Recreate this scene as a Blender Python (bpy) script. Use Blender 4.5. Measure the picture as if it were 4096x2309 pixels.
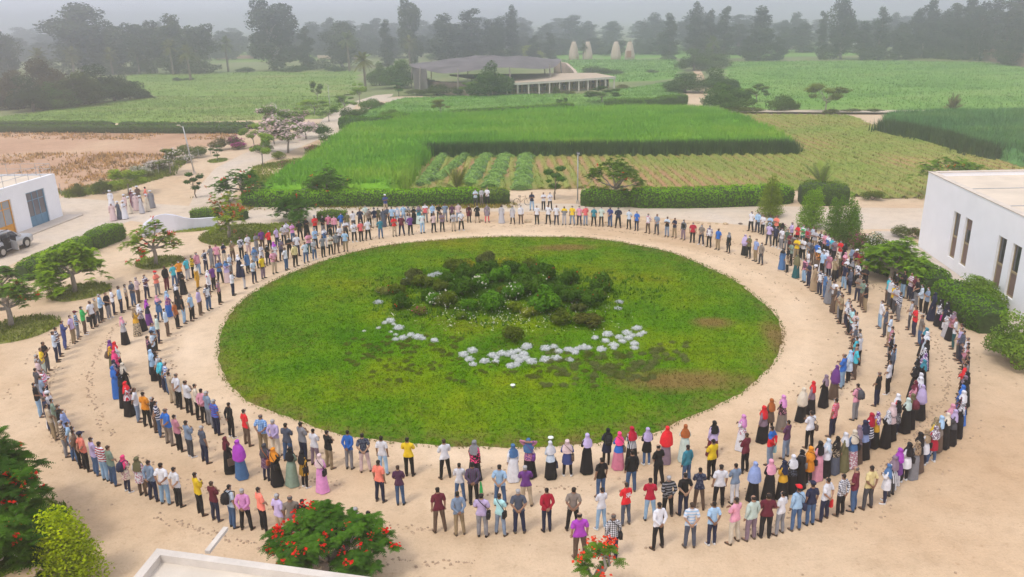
import bpy, bmesh, math, random
from math import sin, cos, pi, radians, sqrt, atan2, exp
from mathutils import Vector, Matrix, noise
import numpy as np

for _o in list(bpy.data.objects): bpy.data.objects.remove(_o)
SC = bpy.context.scene
COL = SC.collection
rnd = random.Random(7)

# ------------------------------------------------------------------ camera
CAM_H, PITCH, ROLL, FPX = 16.8, radians(18.7), 0.0208, 3186.0   # FPX: focal length in pixels of the 4096-wide photograph
_R0, _U0 = Vector((1, 0, 0)), Vector((0, sin(PITCH), cos(PITCH)))
_F = Vector((0, cos(PITCH), -sin(PITCH)))
_rr = _R0 * cos(ROLL) - _U0 * sin(ROLL)
_uu = _R0 * sin(ROLL) + _U0 * cos(ROLL)
CAMPOS = Vector((0, 0, CAM_H))
cam_d = bpy.data.cameras.new('camera'); cam = bpy.data.objects.new('camera', cam_d); COL.objects.link(cam)
cam_d.sensor_width = 36.0; cam_d.lens = FPX / 4096 * 36.0; cam_d.clip_start = 0.1; cam_d.clip_end = 6000
_m = Matrix((( _rr.x, _uu.x, -_F.x, 0), (_rr.y, _uu.y, -_F.y, 0), (_rr.z, _uu.z, -_F.z, CAM_H), (0, 0, 0, 1)))
cam.matrix_world = _m
SC.camera = cam

def ray(x, y):
    return (_F + _rr * ((x - 2048) / FPX) + _uu * ((1154.5 - y) / FPX))
def G(x, y, z=0.0):
    """where the ray of photograph pixel (x, y) (4096 wide) meets the level z"""
    d = ray(x, y)
    t = (z - CAM_H) / d.z
    return CAMPOS + d * t
def D(x, y, z=0.0):
    """the same for coordinates of the 2576-wide view"""
    return G(x * 1.59006, y * 1.59006, z)
def PX(p):
    v = Vector(p) - CAMPOS
    w = v.dot(_F)
    return (2048 + FPX * v.dot(_rr) / w, 1154.5 - FPX * v.dot(_uu) / w, w)
def height_at(base, ytop):
    """height of something whose foot is at base and whose top shows at pixel row ytop"""
    lo, hi = 0.0, 60.0
    for _ in range(40):
        m = (lo + hi) / 2
        if PX((base.x, base.y, m))[1] > ytop: lo = m
        else: hi = m
    return lo
def mpp(base):
    """metres per pixel of the 4096-wide photograph at a point"""
    return PX(base)[2] / FPX

# ------------------------------------------------------------------ world, sun, exposure
SUN_EL, SUN_AZ = radians(58), radians(222)
world = bpy.data.worlds.new("World"); SC.world = world; world.use_nodes = True
nt = world.node_tree; nt.nodes.clear()
wo = nt.nodes.new('ShaderNodeOutputWorld'); bg = nt.nodes.new('ShaderNodeBackground')
sky = nt.nodes.new('ShaderNodeTexSky'); sky.sky_type = 'NISHITA'; sky.sun_disc = False
sky.sun_elevation = SUN_EL; sky.sun_rotation = SUN_AZ; sky.dust_density = 6.0; sky.air_density = 1.0; sky.ozone_density = 1.0
mixw = nt.nodes.new('ShaderNodeMix'); mixw.data_type = 'RGBA'
mixw.inputs[0].default_value = 0.78
mixw.inputs[7].default_value = (6.6, 6.75, 7.7, 1)      # flat overcast veil over the clear sky
nt.links.new(sky.outputs[0], mixw.inputs[6]); nt.links.new(mixw.outputs[2], bg.inputs[0])
bg.inputs[1].default_value = 0.130
nt.links.new(bg.outputs[0], wo.inputs[0])
sun_d = bpy.data.lights.new('sun', 'SUN'); sun = bpy.data.objects.new('sun', sun_d); COL.objects.link(sun)
sun_d.energy = 1.15; sun_d.angle = radians(11); sun_d.color = (1.0, 0.95, 0.87)
sun.rotation_euler = (radians(90) - SUN_EL, 0, -SUN_AZ + pi)
SC.view_settings.view_transform = 'Standard'; SC.view_settings.look = 'None'
SC.view_settings.exposure = 0.37; SC.view_settings.gamma = 1.0; SC.view_settings.use_curve_mapping = False
SC.cycles.max_bounces = 6; SC.cycles.diffuse_bounces = 3; SC.cycles.glossy_bounces = 2; SC.cycles.transmission_bounces = 4
SC.cycles.transparent_max_bounces = 6; SC.cycles.volume_bounces = 1
SC.cycles.use_denoising = True
SC.cycles.use_adaptive_sampling = True; SC.cycles.adaptive_threshold = 0.02

# ------------------------------------------------------------------ small helpers
def link(o): COL.objects.link(o); return o
def tag(o, label=None, cat=None, group=None, kind=None):
    if label: o['label'] = label
    if cat: o['category'] = cat
    if group: o['group'] = group
    if kind: o['kind'] = kind
    return o
def mesh(name, verts, faces, mat=None, smooth=False, mats=None, midx=None):
    me = bpy.data.meshes.new(name)
    me.from_pydata([tuple(v) for v in verts], [], faces)
    for m in (mats or ([mat] if mat else [])): me.materials.append(m)
    if midx is not None: me.polygons.foreach_set('material_index', midx)
    if smooth: me.polygons.foreach_set('use_smooth', [True] * len(me.polygons))
    me.update()
    return me
def obj(name, me, parent=None, loc=None, rz=None, scale=None, color=None):
    o = bpy.data.objects.new(name, me); COL.objects.link(o)
    if parent is not None: o.parent = parent
    if loc is not None: o.location = loc
    if rz is not None: o.rotation_euler = (0, 0, rz)
    if scale is not None: o.scale = scale if hasattr(scale, '__len__') else (scale,) * 3
    if color is not None: o.color = (*color[:3], 1)
    return o
class MB:
    """collects simple solids into one mesh"""
    def __init__(s): s.v = []; s.f = []; s.m = []
    def add(s, vs, fs, mi=0):
        b = len(s.v); s.v += [tuple(v) for v in vs]; s.f += [tuple(i + b for i in f) for f in fs]; s.m += [mi] * len(fs)
    def box(s, c, sz, rz=0.0, mi=0, taper=1.0):
        x, y, z = sz[0] / 2, sz[1] / 2, sz[2] / 2
        vs = []
        for dz, k in ((-z, 1), (z, taper)):
            for dx, dy in ((-x, -y), (x, -y), (x, y), (-x, y)):
                a, b = dx * k, dy * k
                vs.append((c[0] + a * cos(rz) - b * sin(rz), c[1] + a * sin(rz) + b * cos(rz), c[2] + dz))
        s.add(vs, [(0, 3, 2, 1), (4, 5, 6, 7), (0, 1, 5, 4), (1, 2, 6, 5), (2, 3, 7, 6), (3, 0, 4, 7)], mi)
    def beam(s, a, b, w, h, mi=0):
        a, b = Vector(a), Vector(b); d = (b - a).normalized()
        up = Vector((0, 0, 1)) if abs(d.z) < 0.95 else Vector((0, 1, 0))
        sd = d.cross(up).normalized(); u = sd.cross(d).normalized()
        vs = [p + sd * (i * w / 2) + u * (j * h / 2) for p in (a, b) for i, j in ((-1, -1), (1, -1), (1, 1), (-1, 1))]
        s.add(vs, [(0, 1, 2, 3), (7, 6, 5, 4), (0, 4, 5, 1), (1, 5, 6, 2), (2, 6, 7, 3), (3, 7, 4, 0)], mi)
    def tube(s, pts, rad, n=6, mi=0, cap=True):
        pts = [Vector(p) for p in pts]
        if not hasattr(rad, '__len__'): rad = [rad] * len(pts)
        b = len(s.v); prev = None
        for i, p in enumerate(pts):
            d = (pts[min(i + 1, len(pts) - 1)] - pts[max(i - 1, 0)]).normalized()
            if prev is None:
                sd = d.orthogonal().normalized()
            else:
                sd = (prev - d * prev.dot(d)).normalized()
            prev = sd; u = d.cross(sd)
            for k in range(n):
                a = 2 * pi * k / n
                s.v.append(tuple(p + (sd * cos(a) + u * sin(a)) * rad[i]))
        for i in range(len(pts) - 1):
            for k in range(n):
                k2 = (k + 1) % n
                s.f.append((b + i * n + k, b + i * n + k2, b + (i + 1) * n + k2, b + (i + 1) * n + k)); s.m.append(mi)
        if cap:
            s.f.append(tuple(b + k for k in range(n))[::-1]); s.m.append(mi)
            e = b + (len(pts) - 1) * n
            s.f.append(tuple(e + k for k in range(n))); s.m.append(mi)
    def loft(s, rings, mi=0, cap=True):
        """rings: list of lists of points, same length each"""
        b = len(s.v); n = len(rings[0])
        for r in rings: s.v += [tuple(p) for p in r]
        for i in range(len(rings) - 1):
            for k in range(n):
                k2 = (k + 1) % n
                s.f.append((b + i * n + k, b + i * n + k2, b + (i + 1) * n + k2, b + (i + 1) * n + k)); s.m.append(mi)
        if cap:
            s.f.append(tuple(b + k for k in range(n))[::-1]); s.m.append(mi)
            e = b + (len(rings) - 1) * n
            s.f.append(tuple(e + k for k in range(n))); s.m.append(mi)
    def me(s, name, mats, smooth=False):
        if not isinstance(mats, (list, tuple)): mats = [mats]
        return mesh(name, s.v, s.f, mats=mats, midx=s.m, smooth=smooth)
    def build(s, name, mats, parent=None, smooth=False, **k):
        return obj(name, s.me(name, mats, smooth), parent, **k)
def ell(cx, cy, z, rx, ry, n=12, ph=0.0):
    return [(cx + rx * cos(ph + 2 * pi * k / n), cy + ry * sin(ph + 2 * pi * k / n), z) for k in range(n)]

# ------------------------------------------------------------------ materials
def newmat(name):
    m = bpy.data.materials.new(name); m.use_nodes = True
    t = m.node_tree; t.nodes.clear()
    out = t.nodes.new('ShaderNodeOutputMaterial'); b = t.nodes.new('ShaderNodeBsdfPrincipled')
    t.links.new(b.outputs[0], out.inputs[0])
    b.inputs['Roughness'].default_value = 0.85
    b.inputs['Specular IOR Level'].default_value = 0.25
    return m, t, b
def N(t, typ, **k):
    n = t.nodes.new(typ)
    for a, v in k.items():
        if isinstance(a, str) and a.startswith('i_'):
            n.inputs[a[2:].replace('_', ' ')].default_value = v
        else: setattr(n, a, v)
    return n
def noise_n(t, scale, detail=3, rough=0.55, coord='Object', vec=None):
    n = N(t, 'ShaderNodeTexNoise'); n.inputs['Scale'].default_value = scale; n.inputs['Detail'].default_value = detail
    n.inputs['Roughness'].default_value = rough
    if vec is None:
        tc = N(t, 'ShaderNodeTexCoord') if coord != 'Pos' else N(t, 'ShaderNodeNewGeometry')
        vec = tc.outputs['Position' if coord == 'Pos' else coord]
    t.links.new(vec, n.inputs['Vector'])
    return n
def ramp(t, src, stops):
    r = N(t, 'ShaderNodeValToRGB'); e = r.color_ramp.elements
    while len(e) < len(stops): e.new(0.5)
    for i, (p, c) in enumerate(stops):
        e[i].position = p; e[i].color = (*c, 1) if len(c) == 3 else c
    t.links.new(src, r.inputs[0]); return r
def mixc(t, fac, a, b, mode='MIX'):
    m = N(t, 'ShaderNodeMix', data_type='RGBA', blend_type=mode)
    for i, s in ((0, fac), (6, a), (7, b)):
        if isinstance(s, (int, float)): m.inputs[i].default_value = s
        elif isinstance(s, (tuple, list)): m.inputs[i].default_value = (*s, 1) if len(s) == 3 else s
        else: t.links.new(s, m.inputs[i])
    return m.outputs[2]
def math_n(t, op, a, b=0.0, clamp=False):
    m = N(t, 'ShaderNodeMath', operation=op, use_clamp=clamp)
    for i, s in ((0, a), (1, b)):
        if isinstance(s, (int, float)): m.inputs[i].default_value = s
        else: t.links.new(s, m.inputs[i])
    return m.outputs[0]
def bump(t, b, src, strength=0.3, dist=0.05):
    n = N(t, 'ShaderNodeBump'); n.inputs['Strength'].default_value = strength; n.inputs['Distance'].default_value = dist
    t.links.new(src, n.inputs['Height']); t.links.new(n.outputs[0], b.inputs['Normal'])
def plain(name, col, rough=0.8, var=0.12, scale=3.0, metal=0.0, bmp=0.0, coord='Object', bscale=None):
    m, t, b = newmat(name)
    n = noise_n(t, scale, 4, coord=coord)
    d = tuple(max(0, c * (1 - var)) for c in col); l = tuple(min(1, c * (1 + var)) for c in col)
    t.links.new(ramp(t, n.outputs[0], [(0.3, d), (0.7, l)]).outputs[0], b.inputs['Base Color'])
    b.inputs['Roughness'].default_value = rough; b.inputs['Metallic'].default_value = metal
    if bmp:
        n2 = noise_n(t, bscale or scale * 6, 4, coord=coord); bump(t, b, n2.outputs[0], bmp, 0.03)
    return m

# ------------------------------------------------------------------ people: materials
def cloth_mat(name, pat=None):
    m, t, b = newmat(name)
    oi = N(t, 'ShaderNodeObjectInfo')
    col = oi.outputs['Color']
    tc = N(t, 'ShaderNodeTexCoord')
    if pat:
        at = N(t, 'ShaderNodeAttribute', attribute_type='OBJECT', attribute_name='second_colour')
        sx = N(t, 'ShaderNodeSeparateXYZ'); t.links.new(tc.outputs['Object'], sx.inputs[0])
        def band(o, k, w=0.0): return math_n(t, 'GREATER_THAN', math_n(t, 'SINE', math_n(t, 'MULTIPLY', o, k)), w)
        if pat == 'st': f = band(sx.outputs[2], 2 * pi / 0.105, 0.1)
        elif pat == 'vs': f = band(sx.outputs[0], 2 * pi / 0.06, 0.1)
        elif pat == 'pl':
            a = math_n(t, 'ADD', band(sx.outputs[2], 2 * pi / 0.07, 0.3), band(sx.outputs[0], 2 * pi / 0.07, 0.3)); f = math_n(t, 'MULTIPLY', a, 0.6)
        elif pat == 'half': f = math_n(t, 'LESS_THAN', sx.outputs[2], 1.24)
        else:
            n = noise_n(t, 17, 1, vec=tc.outputs['Object']); f = math_n(t, 'GREATER_THAN', n.outputs[0], 0.55)
        col = mixc(t, f, col, at.outputs['Color'])
    n1 = noise_n(t, 6, 3, vec=tc.outputs['Object'])
    v = ramp(t, n1.outputs[0], [(0.25, (0.8, 0.8, 0.8)), (0.75, (1.08, 1.08, 1.08))])
    t.links.new(mixc(t, 1.0, col, v.outputs[0], 'MULTIPLY'), b.inputs['Base Color'])
    n2 = noise_n(t, 14, 2, vec=tc.outputs['Object']); bump(t, b, n2.outputs[0], 0.5, 0.03)
    b.inputs['Roughness'].default_value = 0.9
    return m
CLOTH = {None: cloth_mat('cloth')}
for p_ in ('st', 'vs', 'pl', 'half', 'fl'): CLOTH[p_] = cloth_mat('cloth_' + {'st': 'striped', 'vs': 'pinstriped', 'pl': 'checked', 'half': 'two_tone', 'fl': 'floral'}[p_], p_)
def objcol_mat(name, rough=0.6, k=1.0, fixed=None):
    m, t, b = newmat(name)
    if fixed is None:
        oi = N(t, 'ShaderNodeObjectInfo'); t.links.new(mixc(t, 1.0, oi.outputs['Color'], (k, k, k), 'MULTIPLY'), b.inputs['Base Color'])
    else: b.inputs['Base Color'].default_value = (*fixed, 1)
    b.inputs['Roughness'].default_value = rough
    return m
M_skin = objcol_mat('skin', 0.55); M_eye = objcol_mat('eye_and_brow', 0.4, fixed=(0.015, 0.01, 0.008)); M_lip = objcol_mat('lips', 0.5, 0.55)
M_hair = objcol_mat('hair', 0.75); M_shoe = objcol_mat('shoe_leather', 0.5); M_bag = objcol_mat('bag_fabric', 0.65)

# ------------------------------------------------------------------ people: the body, one skinned surface
SHZ = 1.42
def skeleton(pose, spread, fem):
    """joints (name -> co, r), edges with labels"""
    J = {}; E_ = []
    def j(n, co, r): J[n] = (Vector(co), r)
    def e(a, b, l): E_.append((a, b, l))
    sw = 0.150 if fem else 0.168
    hw = 0.088
    j('pel', (0, 0, .95), .128); j('wai', (0, 0, 1.08), .115 if fem else .128); j('che', (0, .005, 1.25), .135 if fem else .15)
    j('upc', (0, 0, 1.37), .125 if fem else .142); j('nek', (0, -.01, 1.475), .052); j('jaw', (0, .012, 1.545), .068); j('hed', (0, .008, 1.62), .092); j('top', (0, -.002, 1.665), .075)
    for a, b, l in (('pel', 'wai', 'torso'), ('wai', 'che', 'torso'), ('che', 'upc', 'torso'), ('upc', 'nek', 'neck'), ('nek', 'jaw', 'head'), ('jaw', 'hed', 'head'), ('hed', 'top', 'head')): e(a, b, l)
    for s, S in ((-1, 'L'), (1, 'R')):
        sh = Vector((s * sw, -.005, SHZ - .035))
        if pose == 'b':   el, wr, dr = (s * .228, -.075, 1.145), (s * .07, -.175, .985), Vector((-s * .75, -.05, -.6))
        elif pose == 'c': el, wr, dr = (s * .208, .06, 1.150), (-s * .02, .205 + (0.03 if s > 0 else 0), 1.20 + (0.035 if s > 0 else 0)), Vector((-s * .9, -.15, .2))
        elif pose == 'f': el, wr, dr = (s * .215, .01, 1.14), (s * .055, .195, 1.01 + (.02 if s > 0 else 0)), Vector((-s * .6, .1, -.7))
        elif pose == 'h': el, wr, dr = (s * .33, .02, 1.56), (s * .06, -.12, 1.60), Vector((-s * .8, -.2, .1))
        else:             el, wr, dr = (s * .212, -.02, 1.14), (s * .222, .04, .895), Vector((0, .12, -1))
        el, wr = Vector(el), Vector(wr); dr.normalize()
        j('sho' + S, sh, .052 if fem else .060); j('elb' + S, el, .040 if fem else .045); j('mid' + S, (el + wr) / 2, .037); j('wri' + S, wr, .026)
        hp = wr + dr * .075; j('han' + S, hp, .030)
        e('upc', 'sho' + S, 'clav'); e('sho' + S, 'elb' + S, 'uarm'); e('elb' + S, 'mid' + S, 'farm'); e('mid' + S, 'wri' + S, 'farm'); e('wri' + S, 'han' + S, 'hand')
        side = dr.cross(Vector((0, 1, 0)) if abs(dr.y) < .8 else Vector((1, 0, 0))).normalized()
        nrm = side.cross(dr).normalized()
        for k, (o, L) in enumerate(((-.030, .060), (-.010, .074), (.010, .070), (.030, .056))):
            a = hp + side * o + dr * .020; b = hp + side * o * 1.25 + dr * (.02 + L * .55) + nrm * .006; c = hp + side * o * 1.3 + dr * (.02 + L) + nrm * .022
            j('fa%d' % k + S, a, .0105); j('fb%d' % k + S, b, .0092); j('fc%d' % k + S, c, .0080)
            e('han' + S, 'fa%d' % k + S, 'hand'); e('fa%d' % k + S, 'fb%d' % k + S, 'hand'); e('fb%d' % k + S, 'fc%d' % k + S, 'hand')
        ts = -1
        j('th' + S, wr + dr * .035 + side * ts * .042, .0125); j('tk' + S, wr + dr * .075 + side * ts * .060 + nrm * .01, .010)
        e('wri' + S, 'th' + S, 'hand'); e('th' + S, 'tk' + S, 'hand')
        hp_ = Vector((s * hw, 0, .90)); kn = Vector((s * (.10 + spread * .5), .015, .49)); an = Vector((s * (.10 + spread), -.02, .085))
        j('hip' + S, hp_, .098); j('thi' + S, (hp_ * .55 + kn * .45), .082); j('kne' + S, kn, .056); j('cal' + S, kn * .62 + an * .38 + Vector((0, -.012, 0)), .054); j('ank' + S, an, .036)
        j('toe' + S, an + Vector((s * .035, .145, -.045)), .030)
        e('pel', 'hip' + S, 'pelv'); e('hip' + S, 'thi' + S, 'leg'); e('thi' + S, 'kne' + S, 'leg'); e('kne' + S, 'cal' + S, 'leg'); e('cal' + S, 'ank' + S, 'leg'); e('ank' + S, 'toe' + S, 'foot')
    return J, E_

def segdist(p, a, b):
    d = b - a; t = max(0.0, min(1.0, (p - a).dot(d) / max(1e-9, d.dot(d))))
    return (p - (a + d * t)).length, t

def grow_body(pose, spread, fem, lod=2):
    J, E_ = skeleton(pose, spread, fem)
    names = list(J); idx = {n: i for i, n in enumerate(names)}
    me = bpy.data.meshes.new('skel'); me.from_pydata([J[n][0] for n in names], [(idx[a], idx[b]) for a, b, _ in E_], [])
    o = bpy.data.objects.new('skel', me); COL.objects.link(o)
    sk = o.modifiers.new('s', 'SKIN'); sk.use_smooth_shade = True; sk.branch_smoothing = 0.6
    o.modifiers.new('d', 'SUBSURF').levels = lod
    sv = me.skin_vertices[0].data
    for i, n in enumerate(names):
        sv[i].radius = (J[n][1], J[n][1]); sv[i].use_root = (n == 'pel')
    dg = bpy.context.evaluated_depsgraph_get(); ev = o.evaluated_get(dg)
    m2 = bpy.data.meshes.new_from_object(ev, depsgraph=dg)
    V = [v.co.copy() for v in m2.vertices]; F = [tuple(p.vertices) for p in m2.polygons]
    bpy.data.objects.remove(o); bpy.data.meshes.remove(me); bpy.data.meshes.remove(m2)
    segs = [(J[a][0], J[b][0], l, (J[a][1] + J[b][1]) / 2, a) for a, b, l in E_]
    lab = []
    for v in V:
        best = None
        for a, b, l, r, an in segs:
            d, t = segdist(v, a, b); q = d / max(r, .02)
            if best is None or q < best[0]: best = (q, l, t, an)
        lab.append(best)
    # flatten the trunk front to back, shape the head
    for i, v in enumerate(V):
        l = lab[i][1]
        if l in ('torso', 'clav', 'pelv'):
            v.y *= .74
            if l != 'clav' and v.y > 0 and not fem: v.y *= 1.08
        if l == 'clav' or (l == 'torso' and v.z > 1.3): v.x *= 1.0
        if l == 'head' and v.z > 1.5:
            v.x *= .88
            if v.y > .05 and abs(v.x) < .03:
                if 1.565 < v.z < 1.615: v.y += .016
                if v.z < 1.545: v.y += .004
        v.z = max(v.z, .012)
    return V, F, lab, J

def normals(V, F):
    nn = [Vector((0, 0, 0)) for _ in V]
    for f in F:
        n = (V[f[1]] - V[f[0]]).cross(V[f[-1]] - V[f[0]])
        for i in f: nn[i] += n
    return [n.normalized() if n.length > 1e-12 else Vector((0, 0, 1)) for n in nn]

def part_of(V, F, nn, sel, off, name, mat):
    """the faces sel of the body, blown out by off(v) along the normals, as a garment"""
    fs = [f for f in F if sel(f)]
    used = sorted({i for f in fs for i in f}); mp = {i: k for k, i in enumerate(used)}
    vs = [V[i] + nn[i] * off(V[i], i) for i in used]
    return mesh(name, vs, [tuple(mp[i] for i in f) for f in fs], mat, smooth=True)

def shoe_mesh(name, J, S, mat):
    an, to = J['ank' + S][0], J['toe' + S][0]
    d = Vector((to.x - an.x, to.y - an.y, 0)).normalized(); s = Vector((d.y, -d.x, 0))
    mb = MB(); rings = []
    for t, w, h0, h in ((-.055, .018, .004, .06), (-.045, .034, 0, .095), (.0, .040, 0, .10), (.06, .042, 0, .072), (.12, .046, 0, .055), (.165, .038, 0, .045), (.195, .016, .006, .03)):
        c = Vector((an.x, an.y, 0)) + d * t
        rings.append([c + s * (w * x) + Vector((0, 0, h0 + (h - h0) * z)) for x, z in ((-1, 0), (-1.02, .45), (-.62, .95), (.0, 1.05), (.62, .95), (1.02, .45), (1, 0), (0, 0))])
    mb.loft(rings)
    return mb.me(name, mat, smooth=True)

def build_proto(pose, spread, kind, long_sleeve, lod=2):
    """meshes of one figure: a dict part name -> mesh"""
    fem = kind in 'wt'
    V, F, lab, J = grow_body(pose, spread, fem, lod)
    nn = normals(V, F)
    P = {}
    fl = lambda f: [lab[i][1] for i in f]
    cen = lambda f: sum((V[i] for i in f), Vector()) / len(f)
    # body, with eyes, brows and mouth as faces of their own
    C = {f: cen(f) for f in F}
    mi = []
    for f in F:
        c = C[f]; k = 0
        if c.y > .055 and 'head' in fl(f):
            if abs(abs(c.x) - .032) < .014 and 1.600 < c.z < 1.632: k = 1
            elif abs(c.x) < .024 and 1.536 < c.z < 1.556: k = 2
        mi.append(k)
    P['body'] = mesh('body', V, F, mats=[M_skin, M_eye, M_lip], midx=mi, smooth=True)
    mid = lambda f, l: sum(1 for i in f if lab[i][1] in l) * 2 >= len(f)
    # sleeves
    def arm_ok(f):
        L = fl(f)
        if any(x == 'hand' for x in L): return False
        if any(x == 'farm' for x in L): return long_sleeve
        if any(x == 'uarm' for x in L): return long_sleeve or sum(lab[i][2] if lab[i][1] == 'uarm' else 0 for i in f) / len(f) < .80
        return True
    hem = .86 if kind == 'm' else .62
    def shirt_sel(f):
        L = fl(f); c = C[f]
        if any(x in ('head',) for x in L) and c.z > 1.47: return False
        if 'neck' in L and c.z > 1.475: return False
        if any(x in ('hand', 'foot') for x in L): return False
        if any(x in ('uarm', 'farm') for x in L): return arm_ok(f)
        return c.z > max(hem, .84)
    def shirt_off(v, i):
        l = lab[i][1]
        if l == 'uarm': return .012 + .010 * lab[i][2]
        if l == 'farm': return .010
        return .014 + .022 * max(0, min(1, (1.3 - v.z) / .4))
    if kind in ('m', 't', 'w', 'g'):
        P['shirt' if kind == 'm' else 'tunic'] = part_of(V, F, nn, shirt_sel, shirt_off, 'shirt', None)
    def tr_sel(f):
        L = fl(f); c = C[f]
        if any(x in ('uarm', 'farm', 'hand', 'foot', 'clav', 'neck', 'head') for x in L): return False
        return .06 < c.z < .98
    if kind in ('m', 't'):
        P['trousers'] = part_of(V, F, nn, tr_sel, lambda v, i: .009 + .014 * max(0, min(1, (.8 - v.z) / .7)) * (1 if kind == 'm' else .4), 'trousers', None)
    def ring(z, rx, ry, n=20, fold=0.0, ph=0.0, cy=0.0):
        return [((rx * (1 + fold * sin(5 * a + ph) + fold * .5 * sin(9 * a))) * cos(a), cy + (ry * (1 + fold * sin(5 * a + ph))) * sin(a), z) for a in (2 * pi * k / n for k in range(n))]
    hw_ = .165
    if kind == 't':      # hem of the tunic over the thighs
        mb = MB(); mb.loft([ring(1.04, .150, .118), ring(.92, .185, .150, fold=.02), ring(.78, .205, .165, fold=.035), ring(.63, .215, .178, fold=.05)], cap=False)
        P['tunic_hem'] = mb.me('tunic_hem', M_skin, smooth=True)
    if kind == 'w':
        mb = MB(); mb.loft([ring(1.05, .150, .116), ring(.95, .180, .145, fold=.02), ring(.70, .215, .185, fold=.04, ph=.5), ring(.40, .245, .215, fold=.06, ph=.8), ring(.12, .275, .245, fold=.08, ph=1.0), ring(.03, .285, .255, fold=.09, ph=1.1)], cap=False)
        P['skirt'] = mb.me('skirt', M_skin, smooth=True)
        mb = MB(); mb.loft([ring(1.06, .156, .122), ring(.93, .194, .158, fold=.02), ring(.80, .212, .178, fold=.04)], cap=False)
        P['tunic_hem'] = mb.me('tunic_hem', M_skin, smooth=True)
    if kind == 'g':
        mb = MB(); mb.loft([ring(1.16, .158, .124), ring(.95, .195, .160, fold=.02), ring(.65, .225, .19, fold=.05, ph=.5), ring(.30, .265, .225, fold=.07, ph=.8), ring(.06, .285, .245, fold=.08, ph=1.1)], cap=False)
        P['robe_skirt'] = mb.me('robe_skirt', M_skin, smooth=True)
    hd = J['hed'][0]
    front = lambda c: c.y > .030 + (c.z - 1.60) * .55
    if kind in ('m', 'g'):
        P['hair'] = part_of(V, F, nn, lambda f: 'head' in fl(f) and C[f].z > 1.52 and not (C[f].y > .028 and C[f].z < 1.672) and not (C[f].z < 1.60 and C[f].y > -.01), lambda v, i: .006 if v.z < 1.66 else .010, 'hair', M_hair)
        P['bald'] = part_of(V, F, nn, lambda f: 'head' in fl(f) and 1.56 < C[f].z < 1.655 and C[f].y < .01, lambda v, i: .006, 'hair', M_hair)
        mb = MB(); n = 14
        mb.loft([ell(0, -.002, 1.645, .100, .116, n), ell(0, -.004, 1.69, .092, .106, n), ell(0, -.006, 1.72, .066, .078, n), ell(0, -.008, 1.737, .025, .03, n)])
        mb.add([(-.075, .085, 1.655), (-.06, .17, 1.640), (0, .195, 1.640), (.06, .17, 1.640), (.075, .085, 1.655), (-.075, .085, 1.663), (-.06, .17, 1.648), (0, .195, 1.648), (.06, .17, 1.648), (.075, .085, 1.663)],
               [(0, 1, 2, 3, 4)[::-1], (5, 6, 7, 8, 9), (0, 1, 6, 5), (1, 2, 7, 6), (2, 3, 8, 7), (3, 4, 9, 8)])
        P['cap'] = mb.me('cap', CLOTH[None], smooth=True)
        mb = MB(); mb.loft([ell(0, -.002, 1.625, .103, .119, n), ell(0, -.004, 1.69, .098, .112, n), ell(0, -.006, 1.722, .075, .085, n), ell(0, -.008, 1.732, .03, .035, n)])
        P['kufi'] = mb.me('kufi', CLOTH[None], smooth=True)
        mb = MB()      # turban: rolled cloth round the head
        for q, (zz, rr) in enumerate(((1.655, .118), (1.685, .108), (1.715, .085))):
            pts = [Vector((rr * cos(a) * .93, rr * 1.06 * sin(a), zz + .012 * sin(a * 2 + q))) for a in (2 * pi * k / 14 for k in range(15))]
            mb.tube(pts, .026, 6)
        mb.loft([ell(0, 0, 1.66, .10, .11, 12), ell(0, 0, 1.74, .05, .055, 12)])
        P['turban'] = mb.me('turban', CLOTH[None], smooth=True)
    if kind in ('w', 't', 'm'):
        sel = lambda f: 'head' in fl(f) and C[f].z > 1.50 and not (C[f].y > .050 and 1.535 < C[f].z < 1.655 and abs(C[f].x) < .062)
        hs = part_of(V, F, nn, sel, lambda v, i: .020, 'headscarf', CLOTH[None])
        bm = bmesh.new(); bm.from_mesh(hs)
        for long_, key in ((0, 'headscarf'), (1, 'cape')):
            b2 = bm.copy()
            n = 18; rr = []
            for z, rx, ry, cy in (((1.60, .094, .088, -.030), (1.53, .082, .085, -.012), (1.46, .115, .105, 0), (1.40, .190, .135, 0), (1.28, .225, .160, .0)) if not long_ else
                                  ((1.60, .094, .088, -.030), (1.53, .082, .085, -.012), (1.46, .125, .115, 0), (1.38, .225, .160, 0), (1.15, .285, .215, 0), (.92, .305, .245, 0))):
                rr.append([b2.verts.new((rx * cos(a) * (1 + .03 * sin(7 * a)), cy + ry * sin(a), z + (.05 * sin(a) if z < 1.35 else 0) * (1 if long_ else 1) - (.10 if z < 1.3 and sin(a) < -.5 and not long_ else 0))) for a in (2 * pi * k / n for k in range(n))])
            for i in range(len(rr) - 1):
                for k in range(n):
                    k2 = (k + 1) % n
                    if i == 0 and sin(2 * pi * (k + .5) / n) > .3: continue
                    b2.faces.new((rr[i][k], rr[i + 1][k], rr[i + 1][k2], rr[i][k2])).smooth = True
            m2 = bpy.data.meshes.new(key); b2.to_mesh(m2); b2.free(); m2.materials.append(CLOTH[None]); P[key] = m2
        bm.free()
        # long loose hair for women without a scarf
        P['long_hair'] = part_of(V, F, nn, lambda f: ('head' in fl(f) or 'neck' in fl(f)) and C[f].z > 1.46 and not (C[f].y > .030 and C[f].z < 1.675), lambda v, i: .024, 'hair', M_hair)
    P['face_mask'] = part_of(V, F, nn, lambda f: 'head' in fl(f) and C[f].y > .030 and 1.515 < C[f].z < 1.595 and abs(C[f].x) < .078, lambda v, i: .007, 'face_mask', CLOTH[None])
    P['shoeL'] = shoe_mesh('shoe', J, 'L', M_shoe); P['shoeR'] = shoe_mesh('shoe', J, 'R', M_shoe)
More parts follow.
